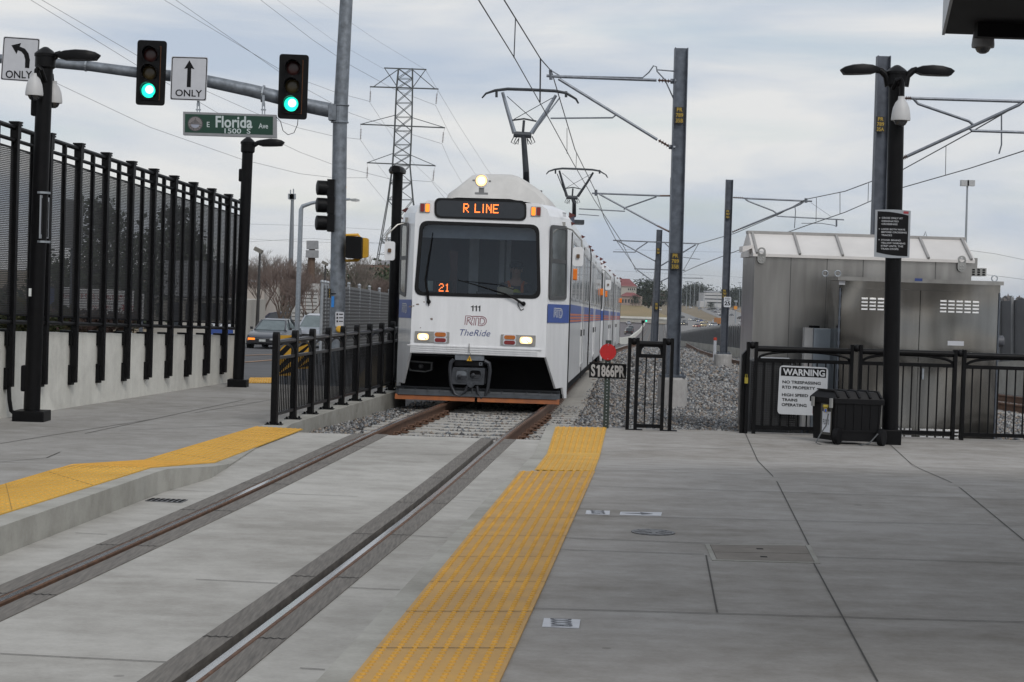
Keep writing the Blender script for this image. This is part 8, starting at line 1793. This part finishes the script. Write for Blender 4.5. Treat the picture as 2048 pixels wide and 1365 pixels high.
# --- power pylon and its lines
PYL = M('pylon_steel', (.085, .095, .10), .6, .4, var=.15)
def pylon(label, Y, sc, ox, oy, dep, r):
    pl = FY(Y); X = lambda x, y: (ox + (x - 808) * sc, oy + (y - 138) * sc); b = pl.px(*X(800, 640)); t = thing('power_pylon', label, 'pylon', Vector((b.x, Y, gz(Y))), 'power pylons')
    prof = [(138, 797, 825), (178, 793, 825), (235, 790.5, 824), (290, 788, 822), (332, 785, 820), (400, 776, 826), (480, 762, 838), (560, 748, 852), (640, 733, 867)]
    m = MB()
    for o_ in (-dep, dep):
        e = lambda y: o_ * (.30 if y < 335 else .30 + .7 * (y - 335) / 305)
        for (y0, l0, r0), (y1, l1, r1) in zip(prof, prof[1:]):
            m.bar(pl.px(*X(l0, y0), e(y0)), pl.px(*X(l1, y1), e(y1)), r); m.bar(pl.px(*X(r0, y0), e(y0)), pl.px(*X(r1, y1), e(y1)), r)
            ks = 2 if y0 < 400 else 1
            for k in range(ks):
                f0, f1 = k / ks, (k + 1) / ks; Lx = lambda f: l0 + (l1 - l0) * f; Rx = lambda f: r0 + (r1 - r0) * f; yy = lambda f: y0 + (y1 - y0) * f
                m.bar(pl.px(*X(Lx(f0), yy(f0)), e(y0)), pl.px(*X(Rx(f1), yy(f1)), e(y1)), r * .6); m.bar(pl.px(*X(Rx(f0), yy(f0)), e(y0)), pl.px(*X(Lx(f1), yy(f1)), e(y1)), r * .6)
                m.bar(pl.px(*X(Lx(f1), yy(f1)), e(y1)), pl.px(*X(Rx(f1), yy(f1)), e(y1)), r * .5)
    for y0, l0, r0 in prof[1::2]:
        for x in (l0, r0): m.bar(pl.px(*X(x, y0), -dep * .3), pl.px(*X(x, y0), dep * .3), r * .5)
    m.build('tower', PYL, t)
    arms = [((740, 174), (877, 178.5), 178, (793, 170), (823, 172)), ((721, 249), (890, 256), 252, (790, 231), (822, 235)), ((734, 326), (871, 332), 329, (787, 307), (820, 310))]
    m = MB(); m.bar(pl.px(*X(768, 136.5)), pl.px(*X(853, 139.5)), r * 1.2)
    for a, b2 in (((770, 138), (793, 172)), ((851, 140), (826, 175)), ((747, 174), (797, 139)), ((870, 178), (825, 140))): m.bar(pl.px(*X(*a)), pl.px(*X(*b2)), r * .8)
    for a, b2, yc, u, v in arms:
        for o_ in (-.3, .3): m.bar(pl.px(*X(*a), o_ * dep * .3), pl.px(*X(*b2), o_ * dep * .3), r)
        if yc > 200: m.bar(pl.px(*X(*a)), pl.px(*X(*u)), r * .7); m.bar(pl.px(*X(*b2)), pl.px(*X(*v)), r * .7)
    m.build('crossarm', PYL, t)
    for a, b2, *_ in arms:
        for (x, y), dx in ((a, -1), (b2, -5)):
            m = MB(); p0, p1 = pl.px(*X(x + (1 if dx == -1 else -3), y + 9)), pl.px(*X(x + (0 if dx == -1 else -5), y + 30)); m.tube([p0, p1], r * .25, 5); [m.lathe(p0 + (p1 - p0) * (i + .5) / 7, [(r * .3, -.05), (r * 1.25, 0), (r * .3, .05)], 8, p1 - p0) for i in range(7)]; m.bar(pl.px(*X(x, y)), p0, r * .2); m.build('insulator', INS, t)
    return t
pylon('tall steel lattice power pylon behind the train', 340, 1.0, 808, 138, 3.0, .17)
pylon('smaller distant lattice pylon seen left of the train mirror', 900, .30, 781, 476, 3.5, .22)
PW = M('power_line_dark', (.10, .105, .115), .6, var=0)
def pline(label, pts, y0, y1, r0=.017, r1=.03):
    k = len(pts); m = MB(); m.tube([P(x, y, y0 + (y1 - y0) * i / (k - 1)) for i, (x, y) in enumerate(pts)], [r0 + (r1 - r0) * i / (k - 1) for i in range(k)], 5); return tag(m.build('power_line', PW), label, 'power line', 'power lines strung from the pylon')
pline('lowest left power line, passing behind the left lamp post to the pylon', [(-60, 80), (105, 163), (300, 255), (483, 319), (600, 348), (670, 356), (733, 356)], 130, 340)
pline('power line from the top left corner to the lowest right pylon arm', [(-40, -62), (61, 0), (275, 132), (433, 225), (600, 305), (667, 330), (778, 358), (864, 364)], 130, 340)
pline('power line from the top left corner to the middle left pylon arm', [(-20, -56), (83, 0), (275, 112), (416, 184), (512, 227), (600, 257), (668, 273), (720, 279)], 130, 340)
pline('power line crossing behind the straight ahead sign to the middle right pylon arm', [(290, -45), (351, 0), (557, 143), (617, 181), (701, 227), (800, 262), (884, 288)], 150, 340)
pline('power line running to the top left pylon arm', [(255, -45), (328, 0), (557, 138), (617, 165), (674, 186), (738, 203)], 150, 340)
pline('power line running to the top right pylon arm', [(470, -40), (521, 0), (625, 80), (701, 131), (790, 180), (871, 211)], 170, 340)
pline('faint ground wire to the left peak of the pylon', [(520, -25), (554, 0), (665, 80), (767, 138)], 190, 340, .010, .018); pline('faint ground wire to the right peak of the pylon', [(590, -30), (752, 80), (851, 140)], 190, 340, .010, .018)
for lb, pts in (('power line leaving the top left pylon arm to the right', [(738, 203), (785, 274), (830, 330), (905, 400)]), ('power line leaving the top right pylon arm to the right', [(871, 211), (905, 280), (948, 345), (985, 390)]), ('power line leaving the middle left pylon arm', [(720, 279), (752, 325), (795, 380)]), ('power line leaving the middle right pylon arm', [(884, 288), (900, 325), (935, 385)]), ('power line leaving the lowest left pylon arm', [(733, 357), (770, 402), (800, 430)]), ('power line leaving the lowest right pylon arm', [(864, 364), (895, 405), (930, 440)]), ('ground wire leaving the right pylon peak', [(851, 140), (917, 250), (975, 340), (1010, 385)])): pline(lb, pts, 340, 640, .026, .032)
for lb, pts, Y in (('thin far wire crossing the sky right of the steel house, upper one', [(1930, 500), (1990, 508), (2048, 520), (2100, 532)], 160), ('thin far wire crossing the sky right of the steel house, lower one', [(1930, 545), (1990, 552), (2100, 566)], 160), ('far horizontal wire behind the overhead line poles, upper one', [(1230, 499), (1370, 503), (1500, 506)], 300), ('far horizontal wire behind the overhead line poles, lower one', [(1230, 542), (1370, 549), (1500, 556)], 300), ('far horizontal wire above the brown building, upper one', [(480, 448), (620, 452), (800, 462)], 240), ('far horizontal wire above the brown building, middle one', [(480, 485), (620, 477), (800, 490)], 240), ('far horizontal wire above the brown building, lower one', [(480, 477), (560, 482), (700, 487), (800, 486)], 260)): pline(lb, pts, Y, Y + 5, .014, .014)

# --- thin winter haze over the valley
hz = MB(); hz.bx(-9200, 9200, -100, 9200, -22, 75)
HZ = bpy.data.materials.new('haze_air'); HZ.use_nodes = True; hn = HZ.node_tree
hn.nodes.remove(hn.nodes['Principled BSDF']); pv = hn.nodes.new('ShaderNodeVolumePrincipled'); pv.inputs['Color'].default_value = (.86, .89, .93, 1); pv.inputs['Density'].default_value = .00006; pv.inputs['Anisotropy'].default_value = .2
hn.links.new(pv.outputs[0], hn.nodes['Material Output'].inputs['Volume'])
tag(hz.build('haze', HZ, origin=(0, 0, 0)), kind='stuff')
